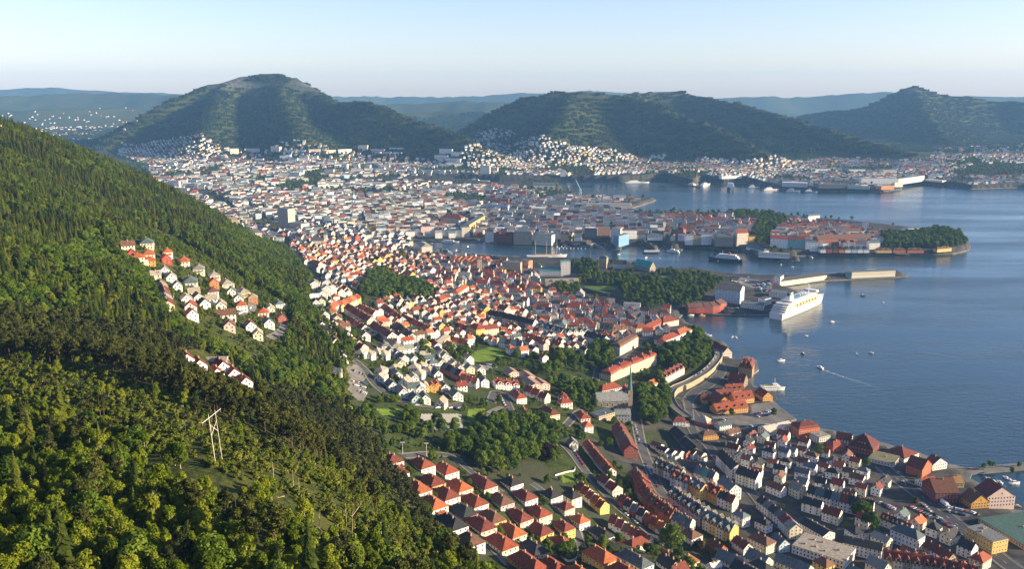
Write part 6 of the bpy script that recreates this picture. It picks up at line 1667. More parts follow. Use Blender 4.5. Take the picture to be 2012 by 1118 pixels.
X = X.ravel() + rng.uniform(-1.9, 1.9, X.size); Y = Y.ravel() + rng.uniform(-1.9, 1.9, Y.size)
Z = ground(X, Y); U, V, Fd = px_of(X, Y, Z)
m = forest_mask(X, Y) & (U > -140) & (U < 1120) & (V < 1330)
j = np.clip(((Y - GY0) / OS).astype(int), 0, occ.shape[0] - 1); i = np.clip(((X - GX0) / OS).astype(int), 0, occ.shape[1] - 1)
m &= occ[j, i] == 0
X, Y, Z, U, V, Fd = X[m], Y[m], Z[m], U[m], V[m], Fd[m]
rr = rng.random(len(X)); nz = fbm(X, Y, 45, 3); ht = rng.random(len(X))
kind = np.full(len(X), 'birch', dtype=object); scl = np.zeros(len(X))
inb, inc, ins_, ino = (in_poly(U, V, p) for p in (BAND, CLEAR, SPRU, OPEN))
mid = ~inb & ~inc & ~ins_ & (V < 760)
kind[mid] = np.where(rr[mid] + (nz[mid] - .5) * 1.6 < .34, 'broad', np.where(rr[mid] < .55, 'spruce', np.where(rr[mid] < .62, 'pine', 'birch')))
lowspur = ins_ & (U > 430) & (V > 455)
kind[ins_] = np.where(rr[ins_] + (nz[ins_] - .5) * 1.6 < .66, 'spruce', np.where(rr[ins_] < .86, 'broad', np.where(rr[ins_] < .94, 'birch', 'pine')))
kind[lowspur] = np.where(rr[lowspur] < .3, 'spruce', 'broad')
kind[inb] = np.where(rr[inb] < .86, 'pine', np.where(rr[inb] < .93, 'spruce', 'birch'))
kind[inc] = np.where(rr[inc] < .15, 'birch', np.where(rr[inc] < .20, 'pine', 'shrub'))
kind[ino] = np.where(rr[ino] < .5, 'shrub', 'broad')
bk = ~mid & ~inb & ~inc & ~ins_
kind[bk] = np.where(rr[bk] < .85, 'birch', np.where(rr[bk] < .89, 'broad', np.where(rr[bk] < .95, 'spruce', 'pine')))
base = {'birch': (.5, .95), 'broad': (.7, 1.1), 'spruce': (.4, 1.15), 'pine': (.75, 1.1), 'shrub': (.6, 1.3)}
scl = np.array([base[k][0] + (base[k][1] - base[k][0]) * h for k, h in zip(kind, ht)])
scl = scl * np.where(ino & (kind == 'broad'), .42, 1) * np.where(inc & (kind != 'shrub'), .8, 1)
nomH = {'birch': 10, 'broad': 11.5, 'spruce': 16, 'pine': 13, 'shrub': 2.2}
Ht = np.array([nomH[k] for k in kind]) * scl
U2, V2, _ = px_of(X, Y, Z + Ht)
Um, Vm, _ = px_of(X, Y, Z + Ht * .6)
drop = np.zeros(len(X), bool)
SEEN = P_((270, 800), (420, 850), (520, 885), (650, 950), (770, 1045), (720, 1065), (560, 990), (420, 945), (290, 900))
sn = (in_poly(U2, V2, SEEN) | in_poly(Um, Vm, SEEN)) & (kind != 'shrub') & (rng.random(len(X)) < .8)
for p in (OPEN, LOW, POLE, TOWN):
    hit_ = in_poly(U2, V2, p) | in_poly(Um, Vm, p)
    drop |= (hit_ & ~ino) if p is OPEN else hit_
drop &= ~(ino & (kind == 'shrub')) & ~(inc & (kind == 'shrub'))
drop |= sn
drop |= ino & (rng.random(len(X)) < .35)
drop |= inc & (rng.random(len(X)) < .35) & (kind != 'shrub')
drop |= (kind == 'broad') & (rng.random(len(X)) < .42) | (kind == 'birch') & (rng.random(len(X)) < .14) | np.isin(kind, ['pine', 'spruce']) & (rng.random(len(X)) < .2)
# keep only what can matter: seen from near the photograph's place
kp = ~drop
kpi = np.nonzero(kp)[0]
X, Y, Z, U, V, scl, kind, Fd = X[kp], Y[kp], Z[kp], U[kp], V[kp], scl[kp], kind[kp], Fd[kp]
vis = (U > -60) & (U < 1100) & (V > 200) & (V < 1175)
order = np.argsort(np.where(vis, Fd, 1e9))
single = np.zeros(len(X), bool)
cnt = {}
quota = {'birch': 150, 'pine': 90, 'broad': 60, 'spruce': 60, 'shrub': 40}
labels = {'birch': ('light green birch with airy crown on the foreground slope', 'birches on the foreground slope', 'birch_tree'),
          'pine': ('dark olive pine with bare trunk in the shaded belt across the slope', 'pines of the dark belt', 'pine_tree'),
          'broad': ('round crowned leafy tree mixed into the near hillside wood', 'leafy trees of the near hillside wood', 'leafy_tree'),
          'spruce': ('narrow dark spruce standing in the near hillside wood', 'spruces of the near hillside wood', 'spruce_tree'),
          'shrub': ('low yellowish green bush in the power line clearing', 'bushes in the power line clearing', 'bush')}
for q in order:
    k = kind[q]
    if not vis[q] or cnt.get(k, 0) >= quota[k]: continue
    cnt[k] = cnt.get(k, 0) + 1; single[q] = True
    lb, gr, nm = labels[k]
    lo_, hi_ = base[k]
    sz = ('small', 'medium sized', 'tall')[int(min(2, max(0, (scl[q] - lo_) / (hi_ - lo_) * 3)))]
    dp = math.hypot(float(U[q]) - 425, float(V[q]) - 900)
    wh = 'beside the power line pole' if dp < 110 else ('at the edge above the hipped terraces' if U[q] > 720 else ('in the open clearing' if inc[kpi[q]] else ('in the dark pine belt' if inb[kpi[q]] else ('in the dense birch slope below the clearing' if V[q] > 800 else 'in the mixed wood under the hillside houses'))))
    look = {'birch': 'light green airy birch', 'pine': 'dark olive bare stemmed pine', 'broad': 'round crowned leafy tree', 'spruce': 'narrow dark spruce', 'shrub': 'low yellowish bush'}[k]
    tree(k, float(X[q]), float(Y[q]), float(Z[q]), float(scl[q]), f'{sz} {look} {wh}', f'{sz} {look} kind {wh}', nm)
ex, ey = np.meshgrid(np.arange(-420, 60, 2.4), np.arange(150, 480, 2.4))
ex = ex.ravel() + rng.uniform(-1.1, 1.1, ex.size); ey = ey.ravel() + rng.uniform(-1.1, 1.1, ey.size)
ez = ground(ex, ey); eu, ev, _ = px_of(ex, ey, ez)
eo = in_poly(eu, ev, CLEAR) & (rng.random(ex.size) < .8 * sstep(.36, .56, fbm(ex, ey, 14, 3)))
scatter('undergrowth', 'knee high ferns and saplings covering the clearing', 'undergrowth', np.c_[ex[eo], ey[eo], ez[eo] - .1], rng.uniform(.3, .75, eo.sum()), 'shrub')
for k, nm, lb in (('birch', 'birch_wood', 'bright green birch wood on the hillside'), ('pine', 'pine_wood', 'dark pine belt across the hillside'), ('broad', 'leafy_wood', 'mixed leafy wood on the hillside'),
                  ('spruce', 'spruce_wood', 'dense spruce wood covering the mountain spur'), ('shrub', 'scrub', 'yellow green scrub in the clearing')):
    s = (kind == k) & ~single
    scatter(nm, lb, 'wood', np.c_[X[s], Y[s], Z[s] - .2], scl[s], k)
print('hill trees', len(X), {k: int((kind == k).sum()) for k in quota})

# dead and fallen trunks in the clearing
for n in range(46):
    u = rnd.uniform(150, 720); v = np.interp(u, [0, 300, 560, 720], [880, 960, 985, 1075]) + rnd.uniform(-45, 35)
    x, y, z = locate(u, v)
    if math.hypot(u - 425, v - 890) < 75: continue
    L = rnd.uniform(3.5, 8); up = rnd.random() < .22
    b = MB(); a = rnd.uniform(0, 6.28)
    tip = (rnd.uniform(-.6, .6), rnd.uniform(-.6, .6), L) if up else (L * math.cos(a), L * math.sin(a), rnd.uniform(.2, 2.6))
    b.tube((0, 0, -.4 if up else .25), tip, .09, .035, 5)
    for q in range(4):
        t = rnd.uniform(.4, .95); p = tuple(c * t for c in tip); e = rnd.uniform(.5, 1.3)
        b.tube(p, (p[0] + rnd.uniform(-e, e), p[1] + rnd.uniform(-e, e), p[2] + rnd.uniform(.1, e)), .04, .015, 4)
    o = obj('dead_trunk', b.mesh('dead_trunk', M_DEADWOOD), loc=(x, y, z))
    tag(o, 'bleached dead trunk still standing in the clearing' if up else 'bleached fallen trunk lying among bushes in the clearing', 'dead tree', 'standing dead trunks in the clearing' if up else 'fallen trunks in the clearing')

# town trees
pts = []
PK = ['in the old grove above the red roofs', 'in the fortress wood', 'on the wooded knoll', 'along the street above the curved yellow front', 'in the tall grove by the church', 'in the grove above the hipped terraces', 'beside the grassy slope', 'on the peninsula tip', 'between the peninsula houses', 'in the gardens before the church', 'on the headland behind the red boat sheds']
GUARD = [(zp('K', a, b), zp('K', c, d)) for a, b, c, d in ((1140, 180, 1395, 340), (715, 110, 860, 312), (890, 185, 1125, 300), (500, 480, 1000, 600), (1460, 360, 1670, 410), (380, 300, 470, 400))] + [(zp('O', 640, 660), zp('O', 980, 790)), (zp('O', 200, 600), zp('O', 480, 720)), (zp('O', 1140, 740), zp('O', 1640, 900)), (zp('E', 890, 640), zp('E', 1090, 740)), (zp('6', 690, 380), zp('6', 1130, 600)), (zp('6', 1180, 470), zp('6', 1380, 640)), (zp('6', 780, 560), zp('6', 830, 800))]
def park_fill(P, spc, smin, smax, kk='broad', prob=.76, pk=''):
    x0, y0 = P.min(0); x1, y1 = P.max(0)
    A, B = np.meshgrid(np.arange(x0, x1, spc), np.arange(y0, y1, spc))
    A = A.ravel() + rng.uniform(-spc * .38, spc * .38, A.size); B = B.ravel() + rng.uniform(-spc * .38, spc * .38, B.size)
    ok = in_poly(A, B, P) & (shore(A, B) > 5) & (rng.random(A.size) < prob)
    for a, b in zip(A[ok], B[ok]):
        jj, ii = cells(np.array([a]), np.array([b]))
        if len(jj) and occ[jj[0], ii[0]] in (1, 2, 4, 5): continue
        sc_ = rnd.uniform(smin, smax)
        bad = False
        for hh in (.95, .6):
            uu, vv, _ = px_of(float(a), float(b), gz(a, b) + 11.5 * sc_ * hh)
            bad |= any(p0[0] < uu < p1[0] and p0[1] < vv < p1[1] for p0, p1 in GUARD)
        if bad: continue
        pts.append((float(b), float(a), sc_, kk, pk))
HB = MB()
_r = np.random.default_rng(9)
_c = np.c_[_r.uniform(-6, 6, 420), _r.uniform(-.6, .6, 420), _r.uniform(.1, 1.5, 420)]
_n = unit(np.c_[_r.normal(size=420) * .4, np.sign(_c[:, 1]) * 1.0, _r.uniform(0, 1.2, 420)])
_V = quads(_c, _n, .26, _r)
ME_HEDGE = np_mesh('hedge_leaves', _V, np.arange(len(_V)).reshape(-1, 4), [M_BROAD])
_b = MB(); _b.box((0, 0, -1.0), (12, .7, 2.2)); ME_HSTEM = _b.mesh('hedge_stems', M_BARK)
def hedge(x, y, rz, L, place):
    t = thing('hedge', f'clipped green hedge {place}', 'hedge', (x, y, gz(x, y)), rz, 'hedges ' + place)
    t.scale = (L / 12, 1, rnd.uniform(.7, 1.3))
    obj('leaves', ME_HEDGE, t); obj('stems', ME_HSTEM, t)
for o in [q for q in COL.objects if q.name.startswith('house') and q.parent is None and q.type == 'EMPTY' and q.location.y < 760 and 'terrace' in q.get('label', '') or (q.name.startswith('house') and q.type == 'EMPTY' and 'rows' in q.get('label', ''))]:
    a = o.rotation_euler.z
    for sd_ in (-1, 1):
        if rnd.random() < .7:
            x = o.location.x - math.sin(a) * sd_ * rnd.uniform(8, 9.2); y = o.location.y + math.cos(a) * sd_ * rnd.uniform(8, 9.2)
            jj, ii = cells(np.array([x]), np.array([y]))
            if len(jj) and occ[jj[0], ii[0]] == 0:
                hedge(x, y, a, rnd.uniform(8, 14), 'between the hipped houses of the terraces')
def garden_wall(zone, pts, label):
    C = np.array([loc_z(zone, x, y)[:2] for x, y in pts])
    C = spline(C, 3.0)
    z = ground(C[:, 0], C[:, 1])
    T = np.gradient(C, axis=0); T /= np.linalg.norm(T, axis=1)[:, None]; N = np.c_[-T[:, 1], T[:, 0]] * .2
    b = MB()
    for k in range(len(C) - 1):
        p, q = C[k], C[k + 1]; n0, n1 = N[k], N[k + 1]
        v = [(*(p - n0), z[k] - 1), (*(p + n0), z[k] - 1), (*(q + n1), z[k + 1] - 1), (*(q - n1), z[k + 1] - 1), (*(p - n0), z[k] + 1.3), (*(p + n0), z[k] + 1.3), (*(q + n1), z[k + 1] + 1.3), (*(q - n1), z[k + 1] + 1.3)]
        b.add(v, [(4, 5, 6, 7), (0, 1, 5, 4), (2, 3, 7, 6), (1, 2, 6, 5), (3, 0, 4, 7)])
    tag(obj('garden_wall', b.mesh('garden_wall', M_WALL), None, (.62, .58, .52)), label, 'wall')
garden_wall('3', [(-40, 330), (60, 300), (120, 290), (130, 260)], 'pale garden wall around the copper beech lawn')
garden_wall('3', [(0, 1010), (60, 1060), (130, 1050), (150, 1010)], 'curved pale wall around a bushy corner garden')
garden_wall('O', [(470, 125), (560, 135), (710, 135)], 'white wall along the top of the white hillside quarter')
garden_wall('O', [(940, 560), (1010, 520), (1060, 500)], 'white wall beside the road over the sports pitch')
garden_wall('L', [(1115, 830), (1180, 800), (1230, 770)], 'pale wall along the bend in the hillside clearing')
garden_wall('4', [(680, 330), (860, 285), (930, 260)], 'white wall along the wooden shore quarter')
garden_wall('L', [(515, 590), (520, 660), (512, 720)], 'pale stepped wall beside the stepped row')
garden_wall('3', [(150, 390), (260, 560), (330, 640)], 'pale wall along the street by the yellow ended row')
prm = [(8.5, 1.0, 1.5), (9.5, .6, 1.2), (8, .9, 1.35), (9, .8, 1.3), (7.5, 1.1, 1.7), (8, .9, 1.5), (8.5, .6, 1.1), (9, 1.0, 1.5), (10, .9, 1.3), (8, .7, 1.2), (9, .6, 1.1)]
LAWNK = [poly_world('K', [(520, 500), (670, 510), (980, 505), (940, 560), (680, 560), (560, 530)])]
for P, (a, b, c), pk in zip(park_w, prm, PK): park_fill(P, a, b, c, pk=pk)
pts = [p for p in pts if not any(in_poly(np.array([p[1]]), np.array([p[0]]), L)[0] for L in LAWNK)]
def put_tree(zone, x, y, s, kk='broad'):
    X_, Y_, Z_ = loc_z(zone, x, y, 4 * s)
    pts.append((Y_, X_, s, kk, 'among the town houses'))
for zn_, x, y, s in [('3', 950, 900, 1.9), ('3', 900, 860, 1.3), ('3', 800, 615, .8), ('3', 60, 975, .9), ('3', 240, 880, .6), ('4', 1060, 650, 1.6), ('4', 1130, 740, 1.5), ('4', 1010, 640, 1.2), ('4', 690, 120, 1.1), ('4', 1090, 225, .8),
                     ('7', 455, 800, .85), ('7', 840, 805, .95), ('E', 1060, 740, 1.2), ('E', 800, 680, 1.6), ('E', 860, 690, 1.6), ('E', 830, 730, 1.4), ('E', 650, 660, 1.5), ('E', 690, 700, 1.2), ('E', 1550, 490, .9), ('E', 1310, 780, 1.4), ('E', 1380, 770, 1.5),
                     ('E', 1160, 700, 1.2), ('E', 1260, 700, .9), ('O', 1330, 830, 1.1), ('O', 1230, 930, 1.2), ('O', 1520, 890, 1.2), ('O', 1380, 900, 1.2), ('O', 100, 450, 1.5), ('O', 60, 520, 1.5), ('O', 180, 530, 1.4), ('O', 240, 480, 1.3), ('O', 40, 590, 1.3), ('O', 150, 620, 1.2),
                     ('O', 740, 570, .7), ('O', 800, 590, .7), ('O', 850, 600, .7), ('O', 900, 600, .7), ('O', 700, 600, .7), ('O', 560, 680, .9), ('O', 620, 720, .9), ('O', 1160, 630, .6), ('E', 970, 960, .8), ('E', 1060, 940, .8), ('E', 870, 990, .7), ('E', 1090, 1050, .9),
                     ('M', 1290, 120, 1.6), ('M', 1440, 210, 1.2), ('M', 650, 400, 1.0), ('J', 1240, 950, 1.0), ('5', 1010, 250, .5), ('5', 1060, 235, .6), ('5', 1090, 240, .5), ('5', 1250, 300, .6), ('5', 1310, 240, .5), ('5', 440, 340, .4), ('F', 620, 270, .6), ('F', 660, 280, .6), ('F', 530, 260, .9)]:
    put_tree(zn_, x, y, s)
for zn_, x, y, s in [('3', 1180, 940, .8), ('H', 1055, 495, 1.25)]: put_tree(zn_, x, y, s, 'copper')
# garden trees where no house stands
gx_, gy_ = np.meshgrid(np.arange(-350, 900, 6.5), np.arange(480, 1250, 6.5))
gx_ = gx_.ravel() + rng.uniform(-3.5, 3.5, gx_.size); gy_ = gy_.ravel() + rng.uniform(-3.5, 3.5, gy_.size)
gz_ = ground(gx_, gy_)
grn = _bil(zone[..., 0], gx_, gy_, GX0, GY0, GS)
j = ((gy_ - GY0) / OS).astype(int); i = ((gx_ - GX0) / OS).astype(int)
ok = (occ[j, i] == 0) & (shore(gx_, gy_) > 14) & (gz_ < 112) & (rng.random(gx_.size) < .03 + .85 * grn * sstep(.44, .62, fbm(gx_, gy_, 34, 3)))
u_, v_, f_ = px_of(gx_, gy_, gz_)
ok &= (u_ > 560) & (u_ < 2050) & (v_ < 1160) & ((gz_ > 9) | (rng.random(gx_.size) < .25)) & ~in_poly(u_, v_, TOWN.copy() * 0)
garden = [(float(b), float(a), min(.95, .16 + rnd.expovariate(5.0)), 'broad') for a, b in zip(gx_[ok], gy_[ok])]
pts.sort()
tl = {'broad': 'round crowned green park tree among the town houses', 'copper': 'dark purple copper beech in a town garden'}
rest = []
for n, (y, x, s, kk, pk) in enumerate(pts):
    z = gz(x, y)
    if n < 260 or kk == 'copper':
        sz = 'small' if s < .9 else ('medium sized' if s < 1.25 else 'large')
        tree(kk, x, y, z, s, tl[kk] if kk == 'copper' else f'{sz} round green tree {pk}', f'{sz} trees {pk}' if kk == 'broad' else 'copper beeches in town gardens', 'park_tree' if kk == 'broad' else 'copper_beech')
    else:
        rest.append((x, y, z - .2, s))
rest = np.array(rest)
scatter('park_wood', 'leafy groves in the parks around the harbour', 'wood', rest[:, :3], rest[:, 3], 'broad')
g = np.array([(x, y, gz(x, y) - .2, s) for y, x, s, k in garden])
scatter('garden_greenery', 'small garden trees and bushes scattered between the houses', 'garden trees', g[:, :3], g[:, 3], 'broad')
print('park', len(pts), 'garden', len(garden))

# far greenery between the far houses and on the mountains
tx, ty = np.meshgrid(np.arange(-2100, 2300, 19.0), np.arange(1780, 4500, 19.0))
tx = tx.ravel() + rng.uniform(-8, 8, tx.size); ty = ty.ravel() + rng.uniform(-8, 8, ty.size)
tz = ground(tx, ty); tu, tv, tf = px_of(tx, ty, tz)
dens = fbm(tx + 500, ty, 160, 3)
ok = (tu > -20) & (tu < 2040) & (shore(tx, ty) > 12) & (tz < 95)
pr = np.where(ty > 2750, .10 + .75 * sstep(.46, .30, dens), .06 + .60 * sstep(.50, .34, dens))
ok &= rng.random(tx.size) < pr
nn = (tx > GX0) & (tx < GX1) & (ty < GY1 - 5)
j = np.clip(((ty - GY0) / OS).astype(int), 0, occ.shape[0] - 1); i = np.clip(((tx - GX0) / OS).astype(int), 0, occ.shape[1] - 1)
ok &= ~(nn & (occ[j, i] > 0))
scatter('town_greenery', 'dark green trees filling the gaps between far town houses', 'trees', np.c_[tx[ok], ty[ok], tz[ok] - .3], rng.uniform(.6, 1.25, ok.sum()), 'broadlow')
print('far town trees', int(ok.sum()))
def clump(seed):
    r = np.random.default_rng(seed)
    V = []; F = []
    for k in range(30):
        a = r.uniform(0, 6.28); d = 26 * math.sqrt(r.uniform(0, 1))
        c = np.array([d * math.cos(a), d * math.sin(a), 0]); R0 = r.uniform(2.2, 4.6); Hh = r.uniform(5, 12)
        n = 6; o = len(V)
        for lv, (q, zz) in enumerate(((1.0, .25), (.85, .62))):
            for s in range(n):
                t = 6.283 * s / n + lv * .5
                V.append((c[0] + R0 * q * math.cos(t) * r.uniform(.8, 1.2), c[1] + R0 * q * math.sin(t) * r.uniform(.8, 1.2), Hh * zz * r.uniform(.85, 1.15)))
        V.append((c[0] + r.uniform(-1, 1), c[1] + r.uniform(-1, 1), Hh))
        for s in range(n):
            F.append((o + s, o + (s + 1) % n, o + n + (s + 1) % n, o + n + s)); F.append((o + n + s, o + n + (s + 1) % n, o + 2 * n))
        for s in range(n):
            V.append((V[o + s][0], V[o + s][1], -6.0))
        for s in range(n):
            F.append((o + 2 * n + 1 + s, o + 2 * n + 1 + (s + 1) % n, o + (s + 1) % n, o + s))
    return np_mesh('wood_clump', np.array(V), F, [M_WOODFAR])
CL = [clump(40 + k) for k in range(5)]
cx_, cy_ = np.meshgrid(np.arange(-3400, 4800, 31.0), np.arange(2900, 7600, 31.0))
cx_ = cx_.ravel() + rng.uniform(-18, 18, cx_.size); cy_ = cy_.ravel() + rng.uniform(-18, 18, cy_.size)
cz_ = ground(cx_, cy_); cu, cv, cf = px_of(cx_, cy_, cz_)
wd = _bil(fz[..., 1], cx_, cy_, FX0, FY0, FS); rk = _bil(fz[..., 2], cx_, cy_, FX0, FY0, FS)
ok = (cu > -60) & (cu < 2080) & (wd > .45) & (rng.random(cx_.size) < .97 - 1.2 * rk) & (shore(cx_, cy_) > 40)
scatter('mountain_wood', 'dark wood clothing the mountains beyond the town', 'wood', np.c_[cx_[ok], cy_[ok], cz_[ok] - 1], rng.uniform(.55, 1.0, ok.sum()), CL)
print('clumps', int(ok.sum()))

# ------------------------------------------------------------------ vessels
def hull_mesh(name, L, B, D, draft=1.0, mat=None, bow=.32, sheer=.25, stern=.9, n=14, flare=.8):
    """closed hull, x forward, waterline at z=0"""
    st = []
    for k in range(n + 1):
        t = k / n
        fb = 1.0 if t < 1 - bow else max(.02, (1 - ((t - 1 + bow) / bow) ** 2.2))
        fs = stern + (1 - stern) * min(1, t / .15)
        hb = B / 2 * fb * fs
        zt = D * (1 + sheer * max(0, (t - .55) / .45) ** 2)
        lw = flare if t > .6 else .96
        x = -L / 2 + L * t
        xt = x + (L * .03 * t if t > .8 else 0)
        st.append([(x, -hb * .75 * lw, -draft), (x, -hb * lw, D * .25), (xt, -hb, zt), (xt, hb, zt), (x, hb * lw, D * .25), (x, hb * .75 * lw, -draft)])
    b = MB()
    vs = [p for s in st for p in s]
    fs = []
    for k in range(n):
        for q in range(5):
            fs.append((k * 6 + q, k * 6 + q + 1, (k + 1) * 6 + q + 1, (k + 1) * 6 + q))
    fs.append(tuple(range(5, -1, -1))); fs.append(tuple(n * 6 + q for q in range(6)))
    b.add(vs, fs)
    return b.mesh(name, mat or M_PAINT)
def bands(parent, x0, x1, yw, zs, step, ww, wh, color=None, stern=False):
    b = MB()
    for z in zs:
        for s in (-1, 1):
            x = x0
            while x + ww < x1:
                y = s * (yw + .06)
                b.poly([(x, y, z), (x + ww, y, z), (x + ww, y, z + wh), (x, y, z + wh)]); x += step
        if stern:
            y = -yw + .8
            while y + ww < yw:
                b.poly([(x0 - .56, y, z), (x0 - .56, y + ww, z), (x0 - .56, y + ww, z + wh), (x0 - .56, y, z + wh)]); y += step
    return tag(obj('glazing', b.mesh('glazing', M_GLASS), parent), kind='stuff')
def at_sea(u, v): return at_z(u, v, 0.0)
WHITE = (.82, .79, .74)
A = at_sea(1526, 627); B_ = at_sea(1613, 592)
L = math.hypot(B_[0] - A[0], B_[1] - A[1]) * 1.04; rz = math.atan2(B_[1] - A[1], B_[0] - A[0])
cs = thing('cruise_ship', 'large white cruise ship with dark funnel moored at the quay', 'cruise ship', ((A[0] + B_[0]) / 2, (A[1] + B_[1]) / 2, 0), rz)
Bm = L * .145
hl = obj('hull', hull_mesh('hull', L, Bm, 10.5, 2, bow=.30, sheer=.22), cs, WHITE)
bands(hl, -L * .42, L * .28, Bm / 2 * .985, (5.5, 8.0), 2.6, 1.2, 1.1)
tiers = [(-.46, .30, .96, 10.5, 3.2), (-.44, .27, .94, 13.7, 3.2), (-.42, .26, .92, 16.9, 3.0), (-.38, .24, .86, 19.9, 3.0), (-.30, .22, .74, 22.9, 2.8)]
for k, (x0, x1, wf, z, hh) in enumerate(tiers):
    b = MB(); b.box(((x0 + x1) / 2 * L, 0, z + .02), ((x1 - x0) * L, Bm * wf, hh - .04))
    dk = obj('deck_house', b.mesh('deck_house', M_PAINT), cs, WHITE)
    b = MB(); b.box(((x0 + x1) / 2 * L - 1.0, 0, z + hh - .02), ((x1 - x0) * L + 3.2, Bm * wf + .9, .22)); obj('deck_edge', b.mesh('deck_edge', M_PAINT), dk, (.75, .70, .62))
    bands(dk, x0 * L + .6, x1 * L - 2, Bm * wf / 2, (z + .8,), 2.3, 1.6, 1.5, stern=True)
b = MB(); b.box((.235 * L, 0, 25.7), (9, Bm * .9, 3.0), taper=.92); br_ = obj('bridge', b.mesh('bridge', M_PAINT), cs, WHITE)
b = MB(); b.box((.235 * L + .1, 0, 26.9), (9.0, Bm * .87, .9)); obj('bridge_window', b.mesh('bridge_window', M_GLASS), br_)
b = MB(); b.box((-.05 * L, 0, 25.7), (L * .26, Bm * .5, .3)); obj('sun_deck', b.mesh('sun_deck', M_PAINT), cs, (.16, .34, .36))
b = MB(); b.box((-.24 * L, 0, 25.7), (14, Bm * .34, 7), taper=.72); fn = obj('funnel', b.mesh('funnel', M_PAINT), cs, WHITE)
b = MB(); b.box((-.25 * L, 0, 32.5), (8.5, Bm * .22, 5), taper=.6); obj('funnel_cap', b.mesh('funnel_cap', M_PAINT), fn, (.02, .02, .025))
b = MB(); b.tube((.17 * L, 0, 25.5), (.165 * L, 0, 40), .8, .4, 6); b.box((.165 * L, 0, 34), (2, 9, .5)); b.box((.165 * L, 0, 37), (1.4, 5, .5)); obj('mast', b.mesh('mast', M_PAINT), cs, WHITE)
for k in range(3):
    b = MB()
    n = 7
    for r_ in range(1, 4):
        pass
    b.tube((.08 * L - k * 9, 0, 25.7), (.08 * L - k * 9, 0, 28), 1.5, 1.9, 8); obj('radar_dome', b.mesh('radar_dome', M_PAINT), cs, WHITE)
lb = hull_mesh('lifeboat', 9, 3.2, 1.6, .9, bow=.4, stern=.6, n=6)
for s in (-1, 1):
    for k in range(7):
        o = obj('lifeboat', lb, cs, (.70, .33, .06), (-.20 * L + k * 11.5, s * (Bm * .49), 15.6))
        b = MB(); b.box((0, 0, 1.6), (7, 2.6, 1.3), taper=.7); obj('canopy', b.mesh('canopy', M_PAINT), o, (.78, .5, .2))
b = MB(); b.box((.40 * L, 0, 12.0), (12, 5, 2.5), taper=.8); obj('foredeck_house', b.mesh('foredeck_house', M_PAINT), cs, WHITE)

def ship(name, label, ax, ay, bx, by, hullc, beam=.16, D=5, tiers=(), cat='ship', funnel=None, mastx=.1, group=None, L=None, scale=1.0):
    A = at_sea(ax, ay); B = at_sea(bx, by)
    LL = L or math.hypot(B[0] - A[0], B[1] - A[1]); r = math.atan2(B[1] - A[1], B[0] - A[0])
    t = thing(name, label, cat, ((A[0] + B[0]) / 2, (A[1] + B[1]) / 2, 0), r, group)
    bm = LL * beam
    obj('hull', hull_mesh('hull', LL, bm, D, 1.2), t, hullc)
    z = D + .02
    for x0, x1, wf, hh in tiers:
        b = MB(); b.box(((x0 + x1) / 2 * LL, 0, z), ((x1 - x0) * LL, bm * wf, hh)); d_ = obj('deck_house', b.mesh('deck_house', M_PAINT), t, WHITE)
        bands(d_, x0 * LL + .5, x1 * LL - .5, bm * wf / 2, (z + hh * .35,), 2.2, 1.4, hh * .4)
        z += hh + .02
    if funnel:
        b = MB(); b.box((funnel[0] * LL, 0, z - .5), (LL * .06, bm * .3, 5), taper=.8); obj('funnel', b.mesh('funnel', M_PAINT), t, funnel[1])
    b = MB(); b.tube((mastx * LL, 0, z - 1), (mastx * LL, 0, z + 8 * scale), .3, .15); b.box((mastx * LL, 0, z + 5 * scale), (.4, 3, .3)); obj('mast', b.mesh('mast', M_PAINT), t, WHITE)
    return t, LL, bm, z
ship('coastal_ship', 'navy hulled coastal passenger ship with white decks off the peninsula', 1459, 516, 1393, 511, (.02, .03, .07), .17, 7, ((-.40, .30, .92, 3), (-.36, .26, .88, 3), (-.30, .2, .8, 3)), 'ship', (-.1, (.5, .08, .04)))
t, LL, bm, z = ship('catamaran_ferry', 'white and yellow catamaran ferry berthed beside the dark warehouse', 1492, 768, 1541, 766, (.6, .62, .62), .26, 3.2, ((-.44, .3, .9, 2.6), (.02, .22, .6, 2.4)), 'ferry', None, .1)
for k in range(4):
    b = MB(); b.box((-.30 * LL + k * LL * .13, 0, 5.86), (LL * .09, bm * .6, .5)); obj('roof_box', b.mesh('roof_box', M_PAINT), bpy.data.objects[t.name], (.62, .55, .12))
ship('supply_ship', 'dark supply ship with white bridge lying across the fjord', 1436, 366, 1434, 381, (.03, .04, .06), .3, 12, ((-.1, .3, .9, 6), (.0, .3, .8, 6), (.1, .28, .7, 5)), 'ship', None, .15, None, 90)
for k, (a, b, c) in enumerate([((1352, 364), (1376, 368), (.3, .06, .04)), ((1378, 366), (1395, 362), (.75, .72, .68)), ((1470, 369), (1492, 369), (.7, .68, .64)), ((1500, 374), (1530, 373), (.75, .72, .7)), ((1545, 376), (1572, 377), (.72, .7, .66)), ((1228, 360), (1275, 359), (.7, .7, .68)), ((915, 356), (962, 357), (.62, .66, .68)), ((1580, 378), (1606, 378), (.1, .16, .25))]):
    ship('yard_ship', 'small working ship with white deck house along the far yard quay', *a, *b, c, .17, 4, ((-.4, .05, .8, 4), (-.3, 0, .6, 3)), 'ship', None, -.1, 'working ships along the far yard quay')
ship('barge', 'moored barge with low sheds on the peninsula side of the harbour', 1262, 497, 1298, 497, (.05, .06, .07), .3, 2.5, ((-.4, .4, .7, 3),), 'barge', None, .3)
ship('harbour_ferry', 'white harbour ferry at the peninsula pontoon', 1335, 497, 1310, 495, (.7, .68, .66), .25, 3, ((-.4, .25, .8, 3), (-.1, .2, .6, 2.5)), 'ferry', None, .1)
